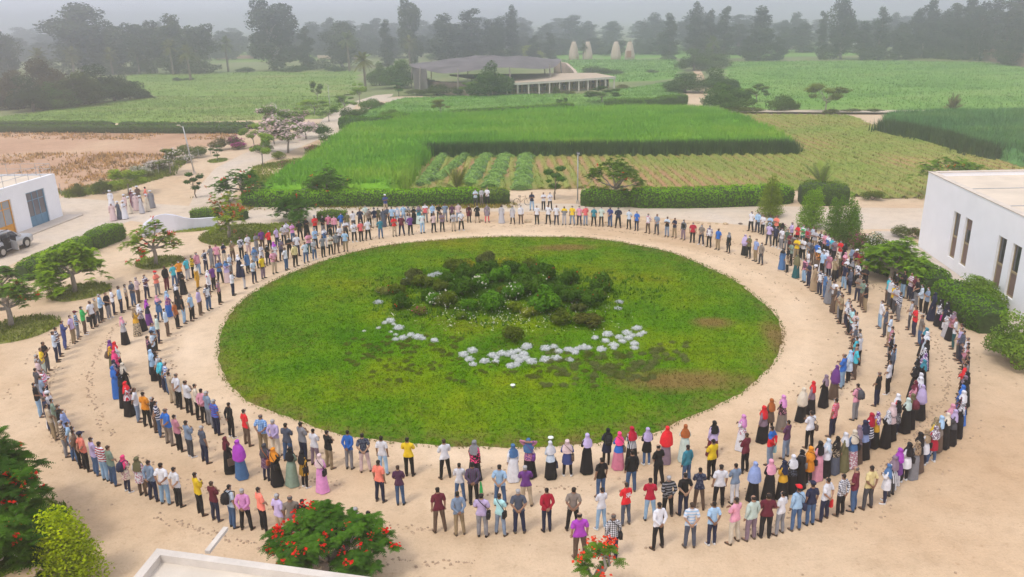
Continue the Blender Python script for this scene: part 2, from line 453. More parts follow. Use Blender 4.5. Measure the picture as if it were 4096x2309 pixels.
    for k, m in P.items():
        if k in ('shirt', 'tunic', 'trousers', 'tunic_hem', 'skirt', 'robe_skirt'):
            m.materials.clear(); m.materials.append(CLOTH[None])
    P['_J'] = J
    return P
_PC = {}
def proto(pose, spread, kind, ls, lod=2):
    k = (pose, spread, kind, ls, lod)
    if k not in _PC: _PC[k] = build_proto(*k)
    return _PC[k]

# ------------------------------------------------------------------ vegetation
NR = np.random.RandomState(11)
def np_mesh(name, V, F, mats, tint=None, smooth=False, midx=None):
    V = np.ascontiguousarray(V, dtype=np.float32); F = np.ascontiguousarray(F, dtype=np.int32)
    me = bpy.data.meshes.new(name); k = F.shape[1]
    me.vertices.add(len(V)); me.vertices.foreach_set('co', V.ravel())
    me.loops.add(F.size); me.loops.foreach_set('vertex_index', F.ravel())
    me.polygons.add(len(F)); me.polygons.foreach_set('loop_start', np.arange(len(F), dtype=np.int32) * k)
    for m in (mats if isinstance(mats, (list, tuple)) else [mats]): me.materials.append(m)
    if midx is not None: me.polygons.foreach_set('material_index', np.asarray(midx, dtype=np.int32))
    if tint is not None:
        a = me.attributes.new('tint', 'FLOAT', 'FACE'); a.data.foreach_set('value', np.ascontiguousarray(tint, dtype=np.float32))
    me.update(calc_edges=True)
    if smooth: me.polygons.foreach_set('use_smooth', np.ones(len(F), dtype=bool))
    me.validate()
    return me
def foliage_mat(name, warm=(1.45, 1.30, .70), dark=(.55, .60, .50), transl=0.22, boost=(1.0, 1.0, 1.0)):
    m = bpy.data.materials.new(name); m.use_nodes = True; t = m.node_tree; t.nodes.clear()
    out = N(t, 'ShaderNodeOutputMaterial'); oi = N(t, 'ShaderNodeObjectInfo'); at = N(t, 'ShaderNodeAttribute', attribute_name='tint')
    r = ramp(t, at.outputs['Fac'], [(0.0, dark), (0.5, (1, 1, 1)), (1.0, warm)])
    # the lightest tints use values above 1, so scale after the ramp
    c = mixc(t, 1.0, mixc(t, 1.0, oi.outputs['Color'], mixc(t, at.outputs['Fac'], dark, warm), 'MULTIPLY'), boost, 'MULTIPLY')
    t.nodes.remove(r)
    d = N(t, 'ShaderNodeBsdfDiffuse'); tr = N(t, 'ShaderNodeBsdfTranslucent'); gl = N(t, 'ShaderNodeBsdfGlossy'); gl.inputs['Roughness'].default_value = .5
    mx = N(t, 'ShaderNodeMixShader'); mx.inputs[0].default_value = transl
    t.links.new(c, d.inputs[0]); t.links.new(c, tr.inputs[0]); t.links.new(d.outputs[0], mx.inputs[1]); t.links.new(tr.outputs[0], mx.inputs[2])
    m2 = N(t, 'ShaderNodeMixShader'); m2.inputs[0].default_value = .006
    t.links.new(mx.outputs[0], m2.inputs[1]); t.links.new(gl.outputs[0], m2.inputs[2]); t.links.new(m2.outputs[0], out.inputs[0])
    return m
M_leaf = foliage_mat('leaves', boost=(1.30, 1.42, .62)); M_petal = foliage_mat('petals', (1.25, 1.2, 1.2), (.7, .7, .7), .3)
M_silver = foliage_mat('silver_leaves', (1.2, 1.2, 1.2), (.6, .64, .62), .1)
M_bark = plain('bark', (.19, .15, .12), .95, .35, 4, bmp=.6, bscale=14)
M_barkpale = plain('pale_bark', (.30, .26, .22), .95, .25, 4, bmp=.5, bscale=14)

def unit(v): return v / np.maximum(np.linalg.norm(v, axis=-1, keepdims=True), 1e-9)
def leaves(C, nrm, size, asp=1.8, droop=0.0, tint=None, jitter=.6):
    """one diamond-shaped leaf per row of C, facing about nrm"""
    n = len(C); C = np.asarray(C, float)
    nv = unit(np.asarray(nrm, float) + NR.normal(0, jitter, (n, 3)))
    a = NR.normal(0, 1, (n, 3)); a[:, 2] -= droop; a = unit(a - nv * (a * nv).sum(1, keepdims=True)); b = np.cross(nv, a)
    s = (size * NR.uniform(.6, 1.35, n))[:, None]
    V = np.stack([C - a * s * .5, C + b * s / asp * .5 + nv * s * .06, C + a * s * .55, C - b * s / asp * .5 + nv * s * .06], 1).reshape(-1, 3)
    F = np.arange(4 * n).reshape(n, 4)
    return V, F, (NR.uniform(0, 1, n) if tint is None else np.clip(tint, 0, 1))
def cat(parts):
    Vs, Fs, Ts = [], [], []; b = 0
    for V, F, T in parts:
        Vs.append(V); Fs.append(F + b); Ts.append(T); b += len(V)
    return np.concatenate(Vs), np.concatenate(Fs), np.concatenate(Ts)
def blob_cloud(lobes, n, size, shell=.62, droop=.3, flat=0.0, asp=1.7, cl=1.0):
    """leaves spread through the outer part of ellipsoid lobes; each lobe has its own shade of green"""
    w = np.array([l[3] * l[4] + l[4] * l[5] + l[3] * l[5] for l in lobes]); w = w / w.sum(); out = []
    for l, q in zip(lobes, w):
        k = max(8, int(n * q)); d = unit(NR.normal(0, 1, (k, 3)))
        # bumpy outline: a few random directions push out or in
        g = unit(NR.normal(0, 1, (9, 3))); am = NR.uniform(-.28, .30, 9)
        bulge = 1 + sum(am[i] * np.clip(d @ g[i], 0, 1) ** 6 for i in range(9))
        r = (shell + (1.0 - shell) * NR.uniform(0, 1, k) ** .6) * bulge * NR.uniform(.88, 1.10, k)
        R = np.array(l[3:6]); C = np.array(l[:3]) + d * R * r[:, None]
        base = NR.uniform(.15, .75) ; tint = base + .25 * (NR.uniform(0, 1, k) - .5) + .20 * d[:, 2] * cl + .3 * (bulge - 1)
        keep = (C[:, 2] > .02)
        out.append(leaves(C[keep], (d / R)[keep] * R.mean() + [0, 0, flat], size, asp, droop, tint[keep]))
    return cat(out)
def branch_mesh(name, segs, mat=None):
    """segs: list of (points, radii)"""
    mb = MB()
    for p, r in segs: mb.tube(p, r, 6 if r[0] > .05 else 4)
    return mb.me(name, mat or M_bark, smooth=True)
def wob(a, b, k, amt, rr=rnd):
    a, b = Vector(a), Vector(b)
    return [a.lerp(b, i / k) + Vector((rr.uniform(-1, 1), rr.uniform(-1, 1), rr.uniform(-.4, .4))) * (amt if 0 < i < k else 0) for i in range(k + 1)]

def tree_proto(kind, seed):
    """-> (trunk mesh, crown mesh, natural height, natural width)"""
    global NR
    NR = np.random.RandomState(seed); r = random.Random(seed)
    segs = []
    if kind == 'euc':           # tall, open, clumps on long limbs
        H = 24.0; lobes = []
        segs.append((wob((0, 0, 0), (r.uniform(-1, 1), r.uniform(-1, 1), 20), 6, .5, r), [.55, .45, .38, .32, .25, .16, .08]))
        for i in range(24):
            z = 2.5 + 20.5 * (i / 23) + r.uniform(-1, 1); sp = (4.4 if z < 16 else 3.4) * r.uniform(.2, 1); a = r.uniform(0, 2 * pi)
            c = (sp * cos(a), sp * sin(a), z); s = r.uniform(1.7, 3.3) * (1 if z < 19 else .75)
            lobes.append((*c, s, s, s * r.uniform(.9, 1.5))); segs.append((wob((0, 0, max(2, z - 5)), c, 3, .4, r), [.18, .12, .08, .04]))
        V, F, T = blob_cloud(lobes, 9000, .72, .45, 1.2); W = 12
    elif kind == 'cas':         # casuarina: narrow, ragged, feathery
        H = 24.0; lobes = []
        segs.append((wob((0, 0, 0), (0, 0, 22.5), 5, .3, r), [.4, .34, .27, .2, .12, .05]))
        for i in range(16):
            z = 1.2 + i * 1.42 + r.uniform(-.6, .6); w = 2.9 * (1 - (z / 26) ** 2.6) + .7; a = r.uniform(0, 2 * pi); o = w * .6 * r.uniform(0, 1)
            lobes.append((o * cos(a), o * sin(a), z, w * .75 * r.uniform(.7, 1.15), w * .75, 1.7 * r.uniform(.8, 1.3)))
        V, F, T = blob_cloud(lobes, 6500, .62, .4, .2, asp=2.2); W = 7
    elif kind == 'round':       # dense spreading crown almost to the ground
        H = 8.0; lobes = []
        segs.append((wob((0, 0, 0), (0, 0, 5), 3, .15, r), [.32, .26, .2, .1]))
        for i in range(26):
            a = r.uniform(0, 2 * pi); q = sqrt(r.uniform(0, 1)); z = 1.1 + (1 - q * q) * 4.9 * r.uniform(.3, 1.1) + r.uniform(0, .9); s = r.uniform(1.1, 1.9)
            lobes.append((3.2 * q * cos(a), 3.2 * q * sin(a), z, s, s, s * .8))
        V, F, T = blob_cloud(lobes, 9500, .33, .55, .3); W = 8.6
    elif kind == 'bush':        # several stems, leafy to the ground
        H = 2.6; lobes = []
        for i in range(10):
            a = r.uniform(0, 2 * pi); q = sqrt(r.uniform(0, 1)) * 1.1; s = r.uniform(.5, .8); z = .55 + (1 - q / 1.4) * 1.3 * r.uniform(.5, 1)
            lobes.append((q * cos(a), q * sin(a), z, s, s, s * .85)); segs.append((wob((0, 0, 0), (q * cos(a), q * sin(a), z), 2, .05, r), [.04, .03, .015]))
        V, F, T = blob_cloud(lobes, 2600, .15, .5, .1); W = 3.2
    elif kind == 'gbush':       # garden bush: broad leaves, bumpy outline
        H = 2.2; lobes = []
        for i in range(13):
            a = r.uniform(0, 2 * pi); q = sqrt(r.uniform(0, 1)) * 1.1; s = r.uniform(.42, .70); z = .40 + (1 - (q / 1.35) ** 2) * 1.25 * r.uniform(.5, 1.05)
            lobes.append((q * cos(a), q * sin(a), z, s, s, s * .9)); segs.append((wob((0, 0, 0), (q * cos(a), q * sin(a), z), 2, .05, r), [.04, .03, .015]))
        V, F, T = blob_cloud(lobes, 1700, .27, .72, .3, .2, asp=1.5); W = 3.1
    elif kind == 'conic':       # dense upright shrub, several leaders
        H = 6.0; lobes = []
        segs.append((wob((0, 0, 0), (0, 0, 4.6), 3, .08, r), [.14, .1, .07, .03]))
        for k in range(5):
            a = 2 * pi * k / 5 + r.uniform(-.3, .3); o = r.uniform(.35, .85); top = r.uniform(4.0, 5.9)
            for i in range(6):
                z = .8 + (top - .8) * i / 5; w = .85 * (1 - (i / 6) ** 2) + .18
                lobes.append((o * cos(a) * (1 - .25 * i / 5), o * sin(a) * (1 - .25 * i / 5), z, w, w, .75))
        V, F, T = blob_cloud(lobes, 7500, .17, .5, -.3); W = 3.4
    elif kind == 'airy':        # young tree: thin crown, branches show
        H = 4.5; lobes = []
        segs.append((wob((0, 0, 0), (.1, 0, 2.0), 3, .05, r), [.09, .08, .07, .06]))
        for i in range(11):
            a = r.uniform(0, 2 * pi); q = sqrt(r.uniform(.1, 1)) * 1.7; z = 2.4 + r.uniform(0, 1.8) - q * .2; s = r.uniform(.48, .85)
            c = (q * cos(a), q * sin(a), z); lobes.append((*c, s, s, s * .55)); segs.append((wob((.1, 0, 2.0 - r.uniform(0, .6)), c, 3, .12, r), [.045, .035, .025, .012]))
        V, F, T = blob_cloud(lobes, 4200, .18, .3, .2, flat=1.0); W = 4.6
    elif kind == 'scrag':       # small tree with a few dense leaf clumps on crooked limbs
        H = 4.6; lobes = []
        segs.append((wob((0, 0, 0), (.15, .1, 3.2), 4, .12, r), [.09, .08, .06, .05, .03]))
        for i, (x, z, s) in enumerate(((-.9, 3.5, .62), (.55, 4.1, .6), (.95, 2.9, .55), (-.2, 1.7, .65), (.1, 3.2, .6), (-.5, 2.5, .35))):
            c = (x, r.uniform(-.4, .4), z); lobes.append((*c, s, s, s * .6)); segs.append((wob((.1, .05, z - .9), c, 2, .08, r), [.04, .03, .015]))
        V, F, T = blob_cloud(lobes, 2200, .19, .3, .5, flat=.6); W = 3.4
    me_t = branch_mesh('trunk', segs, M_barkpale if kind in ('euc', 'airy') else M_bark)
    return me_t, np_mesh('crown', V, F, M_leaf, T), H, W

def frond_rosettes(tips, dirs, L, nf, rr, droop=.55, pin=6, wid=.26):
    """feathery compound leaves: each frond is a comb of narrow leaflets"""
    Vs = []; T = []
    for (p, d) in zip(tips, dirs):
        base = rr.uniform(.1, .8)
        for k in range(nf):
            a = 2 * pi * k / nf + rr.uniform(-.4, .4); el = rr.uniform(-.15, .75)
            h = Vector((cos(a) * cos(el), sin(a) * cos(el), sin(el))) + d * .35; h.normalize()
            l = L * rr.uniform(.7, 1.15); side = h.cross(Vector((0, 0, 1)));
            if side.length < .05: side = Vector((1, 0, 0))
            side.normalize(); tn = base + rr.uniform(-.15, .2)
            for i in range(pin):
                t = (i + .6) / pin; q = p + h * (l * t) + Vector((0, 0, -droop * l * t * t)); fw = l * wid * sin(pi * min(1, t * .9 + .12)) + .012
                tang = (h + Vector((0, 0, -2 * droop * t))).normalized(); hw = l / pin * .44
                for s in (-1, 1):
                    e = q + side * (s * fw) + tang * (hw * .8) + Vector((0, 0, -.18 * fw))
                    Vs += [q - tang * hw, q + tang * hw, e + tang * hw * .5, e - tang * hw * .3]; T.append(tn + rr.uniform(-.08, .08))
    V = np.array([tuple(v) for v in Vs]); n = len(T)
    return V, np.arange(4 * n).reshape(n, 4), np.clip(np.array(T), 0, 1)
def delonix_proto(seed, H=5.0, W=7.5, ntip=120, frond=.55, nf=8, flowers=60, pin=6, thin=1.0, layers=.42, fl_size=.13, limbs=1.7):
    """flame tree: short trunk, spreading crooked limbs, flat layers of feathery leaves, red flowers at the tips"""
    global NR
    NR = np.random.RandomState(seed); rr = random.Random(seed)
    segs = [(wob((0, 0, 0), (0, 0, H * .38), 3, .06, rr), [.17, .15, .14, .13])]; tips = []; dirs = []
    nl = max(6, int(W * limbs)); grp = []
    for k in range(nl):
        a = 2 * pi * k / nl * 1.618 * 2 + rr.uniform(-.3, .3); q = sqrt((k + .5) / nl) * W / 2 * .82
        z = H * (1 - layers) + H * layers * max(0, 1 - (q / (W / 2)) ** 2) ** (.6 + max(0, layers - .45) * 1.5) * rr.uniform(.72, 1.0) - .05
        m = Vector((q * cos(a), q * sin(a), z)); segs.append((wob((0, 0, H * .36), m - Vector((0, 0, .35)), 4, .14, rr), [.10, .085, .065, .05, .035]))
        sg = rr.uniform(.075, .125) * W * sqrt(1.7 / limbs)
        for j in range(max(3, int(ntip / nl * rr.uniform(.7, 1.3)))):
            o = Vector((rr.gauss(0, sg), rr.gauss(0, sg), rr.gauss(0, sg * (.42 + max(0, layers - .5))))); t = m + o; t.z -= .22 * (o.x ** 2 + o.y ** 2) / sg
            tips.append(t); dirs.append(Vector((t.x / W, t.y / W, .6)).normalized()); grp.append(k)
            if j % 4 == 0: segs.append((wob(m - Vector((0, 0, .35)), t, 3, .08, rr), [.03, .022, .016, .008]))
    V, F, T = frond_rosettes(tips, dirs, frond, nf, rr, pin=pin)
    tr = branch_mesh('trunk', segs, M_barkpale); cr = np_mesh('crown', V, F, M_leaf, T); fm = None
    if flowers:
        C = []
        for _ in range(flowers):
            while True:
                ti = rr.randrange(len(tips))
                if rr.random() < (.06 + .94 * ((grp[ti] * 37 % 11) / 10) ** 2.5): break
            t = tips[ti]; c = np.array(t) + [rr.uniform(-.25, .25), rr.uniform(-.25, .25), rr.uniform(.05, .3)]
            C.append(c + NR.normal(0, .07, (9, 3)))
        V, F, T = leaves(np.concatenate(C), np.tile([0, 0, 1.0], (9 * flowers, 1)), fl_size, 1.15)
        fm = np_mesh('flowers', V, F, M_petal, T)
    return tr, cr, fm
def palm_proto(seed, trunk_h=7.0, fl=3.2, nf=34, spread=1.0, bushy=False):
    rr = random.Random(seed); mb = MB(); Vs = []; T = []
    if trunk_h > .3:
        n = 9; mb.tube([(rr.uniform(-.05, .05), rr.uniform(-.05, .05), trunk_h * i / n) for i in range(n + 1)], [.30 + (.05 if i % 2 else 0) - .008 * i for i in range(n + 1)], 8)
    for k in range(nf):
        a = rr.uniform(0, 2 * pi); el = rr.uniform(.1 if bushy else -.55, 1.35); h = Vector((cos(a) * cos(el), sin(a) * cos(el), sin(el))); l = fl * rr.uniform(.75, 1.1)
        side = h.cross(Vector((0, 0, 1))).normalized(); dr = (.55 if not bushy else .35) * rr.uniform(.7, 1.2) * (cos(el) * .7 + .3); tn = rr.uniform(.1, .9)
        pt = lambda t: Vector((0, 0, trunk_h)) + h * (l * t) + Vector((0, 0, -dr * l * t * t))
        mb.tube([pt(0), pt(.35), pt(.7), pt(1)], [.035, .025, .015, .006], 3, mi=0)
        for i in range(13):
            t = .12 + .88 * i / 13; q = pt(t); tg = (pt(min(1, t + .05)) - pt(t - .05)).normalized(); w = l * (.13 if bushy else .19) * sin(pi * min(1, t * .85 + .12)) + .04
            for s in (-1, 1):
                e = q + side * (s * w) + tg * (w * .55) + Vector((0, 0, -.25 * w)); b = tg * (l * .022)
                Vs += [q - b, q + b, e + b * .4, e - b * .2]; T.append(tn + rr.uniform(-.1, .1))
    n = len(T)
    return (mb.me('trunk', M_bark, smooth=True), np_mesh('fronds', np.array([tuple(v) for v in Vs]), np.arange(4 * n).reshape(n, 4), M_leaf, np.clip(T, 0, 1)))

_TP = {}
def tp(kind, var):
    k = (kind, var)
    if k not in _TP: _TP[k] = tree_proto(kind, hash((kind == 'euc', kind == 'cas', kind == 'round', kind == 'bush', kind == 'conic', kind == 'airy', var)) % 100000)
    return _TP[k]
def empty(name, loc=(0, 0, 0), rz=0.0):
    o = bpy.data.objects.new(name, None); COL.objects.link(o); o.location = loc; o.rotation_euler = (0, 0, rz); o.empty_display_size = .3
    return o
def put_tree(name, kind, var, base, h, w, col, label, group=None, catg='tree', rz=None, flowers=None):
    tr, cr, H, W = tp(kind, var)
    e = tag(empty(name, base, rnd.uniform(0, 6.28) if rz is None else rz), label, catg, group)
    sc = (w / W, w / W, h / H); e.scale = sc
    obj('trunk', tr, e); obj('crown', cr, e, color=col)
    return e
def DT(name, kind, var, x, ytop, ybase, wpx, col, label, group=None, catg='tree', rz=None):
    """tree from the 2576-wide view: foot (x, ybase), top row ytop, width in pixels"""
    b = D(x, ybase); h = max(.5, height_at(b, ytop * 1.59006)); w = (1.3 if kind == 'airy' else 1.08) * wpx * 1.59006 * mpp((b.x, b.y, h * .6))
    return put_tree(name, kind, var, b, h, w, col, label, group, catg, rz)

# ---- hedges
M_hedgecore = plain('hedge_core', (.035, .065, .015), 1.0, .4, 5); M_cutcore = plain('cut_core', (.10, .18, .05), 1.0, .4, 5)
def hedge(path, width, height, col, label, group=None, leaf=.13, dens=55, topl=.35, name='clipped_hedge', cat_='hedge', rag=.08):
    """path: world points on the ground; one hedge = core with leaves all over it"""
    pts = [Vector((p[0], p[1], 0)) for p in path]; parts = []; mb = MB(); rings = []
    L = [0]
    for a, b in zip(pts, pts[1:]): L.append(L[-1] + (b - a).length)
    c0 = pts[0].copy(); n = max(4, int(L[-1] / .8)); cs = []
    for i in range(n + 1):
        s = L[-1] * i / n; k = max(j for j in range(len(L) - 1) if L[j] <= s + 1e-9); t = (s - L[k]) / max(1e-6, L[k + 1] - L[k])
        p = pts[k].lerp(pts[k + 1], t); d = (pts[k + 1] - pts[k]).normalized(); cs.append((p - c0, d))
    for i, (p, d) in enumerate(cs):
        s = Vector((d.y, -d.x, 0)); w = width / 2 * (1 + .10 * noise.noise(p * .5)); h = height * (1 + .10 * noise.noise(p * .7 + Vector((9, 0, 0))))
        if i in (0, n): w *= .6; h *= .85
        rings.append([p + s * (w * x) + Vector((0, 0, h * z)) for x, z in ((-.85, 0), (-1, .45), (-.92, .86), (-.5, 1), (.5, 1), (.92, .86), (1, .45), (.85, 0))])
    mb.loft([[q * .93 if False else q for q in r] for r in rings]); core = [[Vector(q) for q in r] for r in rings]
    V0 = np.array([[tuple(q) for q in r] for r in rings]); area = L[-1] * (height * 2 + width)
    k = int(area * dens); i = NR.randint(0, n, k); f = NR.uniform(0, 7, k); j = np.minimum(f.astype(int), 6); u = NR.uniform(0, 1, k)[:, None]; v = (f - j)[:, None]
    A = V0[i, j] * (1 - u) + V0[i + 1, j] * u; B = V0[i, j + 1] * (1 - u) + V0[i + 1, j + 1] * u; C = A * (1 - v) + B * v
    nr = np.cross(V0[i + 1, j] - V0[i, j], V0[i, j + 1] - V0[i, j]); nr = unit(nr); ctr = (V0[i, 0] + V0[i, 7]) / 2; ctr[:, 2] += height * .4
    nr *= np.sign(((C - ctr) * nr).sum(1, keepdims=True)); C = C + nr * NR.uniform(-.02, rag * 1.5, k)[:, None]
    cl = np.array([noise.noise(Vector(c) * .9) for c in C])
    T = .10 + topl * np.clip(C[:, 2] / height, 0, 1.1) ** 3 * 2.0 + .25 * cl + NR.uniform(-.12, .12, k)  # tint gets lighter and warmer towards the top of the hedge
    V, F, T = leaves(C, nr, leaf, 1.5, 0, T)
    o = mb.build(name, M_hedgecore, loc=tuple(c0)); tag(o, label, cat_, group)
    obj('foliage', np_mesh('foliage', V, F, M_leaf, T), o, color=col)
    o.data.transform(Matrix.Diagonal((1, 1, .95, 1)))
    return o

# ------------------------------------------------------------------ ground, tracks, lawn, fields
C0 = Vector((-0.85, 46.07, 0))
def sheet(name, pts, z, mat, kind='structure'):
    me = mesh(name, [(p[0], p[1], z) for p in pts], [tuple(range(len(pts)))], mat)
    o = obj(name, me); tag(o, kind=kind); return o
def ground_mat(name, a, b, c, sc=.06, pebble=.35):
    m, t, bs = newmat(name)
    n1 = noise_n(t, sc, 5, .6, 'Pos'); n2 = noise_n(t, 1.1, 5, .7, 'Pos'); n3 = noise_n(t, 11, 3, .7, 'Pos')
    c1 = ramp(t, n1.outputs[0], [(0.30, a), (0.5, b), (0.72, c)]).outputs[0]
    c2 = ramp(t, n2.outputs[0], [(0.22, (.82, .80, .77)), (0.5, (1, 1, 1)), (0.78, (1.09, 1.09, 1.09))]).outputs[0]
    c3 = ramp(t, n3.outputs[0], [(0.28, (.90, .885, .87)), (0.5, (1, 1, 1)), (0.8, (1.05, 1.05, 1.05))]).outputs[0]
    t.links.new(mixc(t, 1, mixc(t, 1, c1, c2, 'MULTIPLY'), c3, 'MULTIPLY'), bs.inputs['Base Color'])
    bs.inputs['Roughness'].default_value = .95
    h = math_n(t, 'ADD', math_n(t, 'MULTIPLY', n2.outputs[0], .8), math_n(t, 'MULTIPLY', n3.outputs[0], .25)); bump(t, bs, h, .7, .12)
    return m
def add_wear(m):
    t = m.node_tree; bs = [n for n in t.nodes if n.type == 'BSDF_PRINCIPLED'][0]; src = bs.inputs['Base Color'].links[0].from_socket
    g = N(t, 'ShaderNodeNewGeometry').outputs['Position']; d = N(t, 'ShaderNodeVectorMath', operation='DISTANCE'); t.links.new(g, d.inputs[0]); d.inputs[1].default_value = tuple(C0)
    n = noise_n(t, .25, 3, .6, 'Pos'); r = math_n(t, 'ADD', d.outputs['Value'], math_n(t, 'MULTIPLY', n.outputs[0], 1.6))
    cr = ramp(t, math_n(t, 'DIVIDE', r, 40.0), [(.43, (1.0, 1.0, 1.0)), (.465, (1.10, 1.11, 1.13)), (.50, (.97, .95, .92)), (.545, (1.07, 1.07, 1.07)), (.585, (.95, .93, .90)), (.64, (1.05, 1.05, 1.05)), (.70, (.96, .945, .93)), (.80, (1.04, 1.04, 1.04)), (1.0, (1.0, 1.0, 1.0))])
    n2 = noise_n(t, 3.5, 4, .7, 'Pos'); sp = ramp(t, n2.outputs[0], [(.60, (1, 1, 1)), (.68, (.86, .82, .78))]).outputs[0]
    t.links.new(mixc(t, 1, mixc(t, 1, src, cr.outputs[0], 'MULTIPLY'), sp, 'MULTIPLY'), bs.inputs['Base Color'])
M_sand = ground_mat('sandy_ground', (.52, .35, .205), (.62, .46, .30), (.68, .53, .375))
add_wear(M_sand)
M_track = ground_mat('packed_track', (.57, .46, .345), (.63, .52, .40), (.58, .50, .42), .12)
M_dirt = ground_mat('bare_dirt', (.40, .23, .13), (.50, .31, .19), (.58, .40, .25), .07)
M_plain = ground_mat('weedy_plain', (.15, .19, .07), (.21, .24, .09), (.30, .27, .15), .03)
gs = 2600
go = mesh('ground', [(-gs, -300, 0), (gs, -300, 0), (gs, gs, 0), (-gs, gs, 0)], [(0, 1, 2, 3)], M_sand)
tag(obj('ground', go), kind='structure')
P_ = lambda pts: [D(*q) for q in pts]
sheet('far_plain', P_([(-400, 300), (-60, 300), (600, 300), (860, 300), (900, 262), (1000, 242), (1700, 250), (1720, 275), (2200, 277), (3000, 270), (3000, 150)]) + [Vector((2500, 700, 0)), Vector((2500, 2500, 0)), Vector((-2500, 2500, 0)), Vector((-2500, 700, 0))], .006, M_plain)
sheet('road', P_([(-40, 520), (160, 497), (480, 519), (800, 517), (1290, 512), (1700, 514), (2100, 522), (2330, 524), (2330, 575), (2000, 580), (1800, 560), (1500, 535), (1200, 532), (900, 545), (560, 590), (330, 556), (200, 595), (40, 660), (-40, 700), (-300, 760), (-300, 540)]), .004, M_track)
sheet('path', P_([(470, 530), (500, 470), (540, 425), (610, 388), (700, 352), (790, 325), (812, 300), (850, 268), (945, 240), (990, 236), (985, 243), (900, 262), (872, 290), (862, 330), (800, 352), (720, 385), (650, 415), (610, 445), (590, 480), (580, 530)]), .008, M_track)
sheet('path', P_([(1705, 258), (1700, 235), (1745, 222), (1752, 200), (1742, 175), (1762, 175), (1775, 200), (1785, 225), (1768, 262), (1760, 275), (1700, 285)]), .008, M_sand)
sheet('path', P_([(1700, 276), (1800, 281), (2200, 283), (2640, 282), (2640, 288), (2200, 289), (1800, 287), (1700, 282)]), .4, M_track)
sheet('path', P_([(940, 246), (1180, 244), (1260, 246), (1260, 252), (1180, 253), (940, 256)]), .01, M_track)
sheet('bare_field', P_([(-60, 332), (300, 331), (620, 336), (560, 352), (500, 380), (440, 405), (380, 425), (300, 450), (200, 482), (155, 490), (130, 440), (-60, 440)]), .012, M_dirt)

# ---- the round lawn
def mask_ellipses(t, geo, ells):
    """1 inside soft world-space ellipses"""
    tot = None
    for (cx, cy, rx, ry) in ells:
        mp = N(t, 'ShaderNodeMapping'); mp.inputs['Location'].default_value = (-cx / rx, -cy / ry, 0); mp.inputs['Scale'].default_value = (1 / rx, 1 / ry, 0)
        t.links.new(geo, mp.inputs[0]); ln = N(t, 'ShaderNodeVectorMath', operation='LENGTH'); t.links.new(mp.outputs[0], ln.inputs[0])
        f = math_n(t, 'SUBTRACT', 1.25, ln.outputs['Value'], True)
        tot = f if tot is None else math_n(t, 'MAXIMUM', tot, f)
    return tot
m, t, bs = newmat('lawn'); geo = N(t, 'ShaderNodeNewGeometry').outputs['Position']
n1 = noise_n(t, .11, 5, .62, 'Pos'); n2 = noise_n(t, .9, 5, .7, 'Pos'); n3 = noise_n(t, 9, 3, .7, 'Pos')
c = ramp(t, n1.outputs[0], [(.33, (.055, .165, .001)), (.46, (.095, .215, .001)), (.58, (.16, .245, .002)), (.70, (.21, .23, .004))]).outputs[0]
c = mixc(t, 1, c, ramp(t, n2.outputs[0], [(.25, (.55, .62, .7)), (.5, (1, 1, 1)), (.8, (1.3, 1.18, 1.0))]).outputs[0], 'MULTIPLY')
c = mixc(t, 1, c, ramp(t, n3.outputs[0], [(.3, (.62, .67, .7)), (.7, (1.32, 1.26, 1.15))]).outputs[0], 'MULTIPLY')
n5 = noise_n(t, 3.2, 4, .75, 'Pos'); n6 = noise_n(t, .16, 2, .5, 'Pos')
spk = math_n(t, 'MULTIPLY', ramp(t, n5.outputs[0], [(.50, (0, 0, 0)), (.60, (1, 1, 1))]).outputs[0], ramp(t, n6.outputs[0], [(.48, (0, 0, 0)), (.64, (.6, .6, .6))]).outputs[0])
c = mixc(t, spk, c, (.12, .105, .02))
b1, b2, b3, b4 = D(1715, 960), D(1790, 815), D(1968, 855), D(1420, 625)
mk = mask_ellipses(t, geo, [(b1.x, b1.y, 3.2, 1.3), (b2.x, b2.y, 1.2, .9), (b3.x, b3.y, .9, 2.6), (b4.x, b4.y, 2.6, 1.0)])
mk = math_n(t, 'MULTIPLY', math_n(t, 'MULTIPLY', mk, 1.7), math_n(t, 'MULTIPLY', n2.outputs[0], 1.5), True)
c = mixc(t, math_n(t, 'MULTIPLY', mk, .9), c, (.22, .14, .045))
# worn rim where feet pass
ln = N(t, 'ShaderNodeVectorMath', operation='DISTANCE'); t.links.new(geo, ln.inputs[0]); ln.inputs[1].default_value = tuple(C0)
rim = math_n(t, 'MULTIPLY', math_n(t, 'SUBTRACT', ln.outputs['Value'], 15.2), .55, True)
rim = math_n(t, 'MULTIPLY', rim, ramp(t, n2.outputs[0], [(.42, (0, 0, 0)), (.62, (1, 1, 1))]).outputs[0])
c = mixc(t, rim, c, (.17, .125, .04))
t.links.new(c, bs.inputs['Base Color']); bs.inputs['Specular IOR Level'].default_value = .03; bump(t, bs, n3.outputs[0], .6, .08); M_lawn = m
LAWN = [(548, 870), (551, 920), (578, 975), (626, 1015), (690, 1040), (752, 1062), (852, 1094), (1000, 1116), (1200, 1127), (1350, 1128), (1520, 1118), (1640, 1095), (1735, 1052), (1850, 1000), (1930, 935), (1972, 850), (1955, 795), (1900, 745), (1800, 680), (1650, 625), (1480, 598), (1340, 595), (1150, 600), (950, 620), (800, 660), (700, 700), (610, 755), (560, 820)]
la = sorted([(atan2(p.y - C0.y, p.x - C0.x), (p - C0).length) for p in P_(LAWN)])
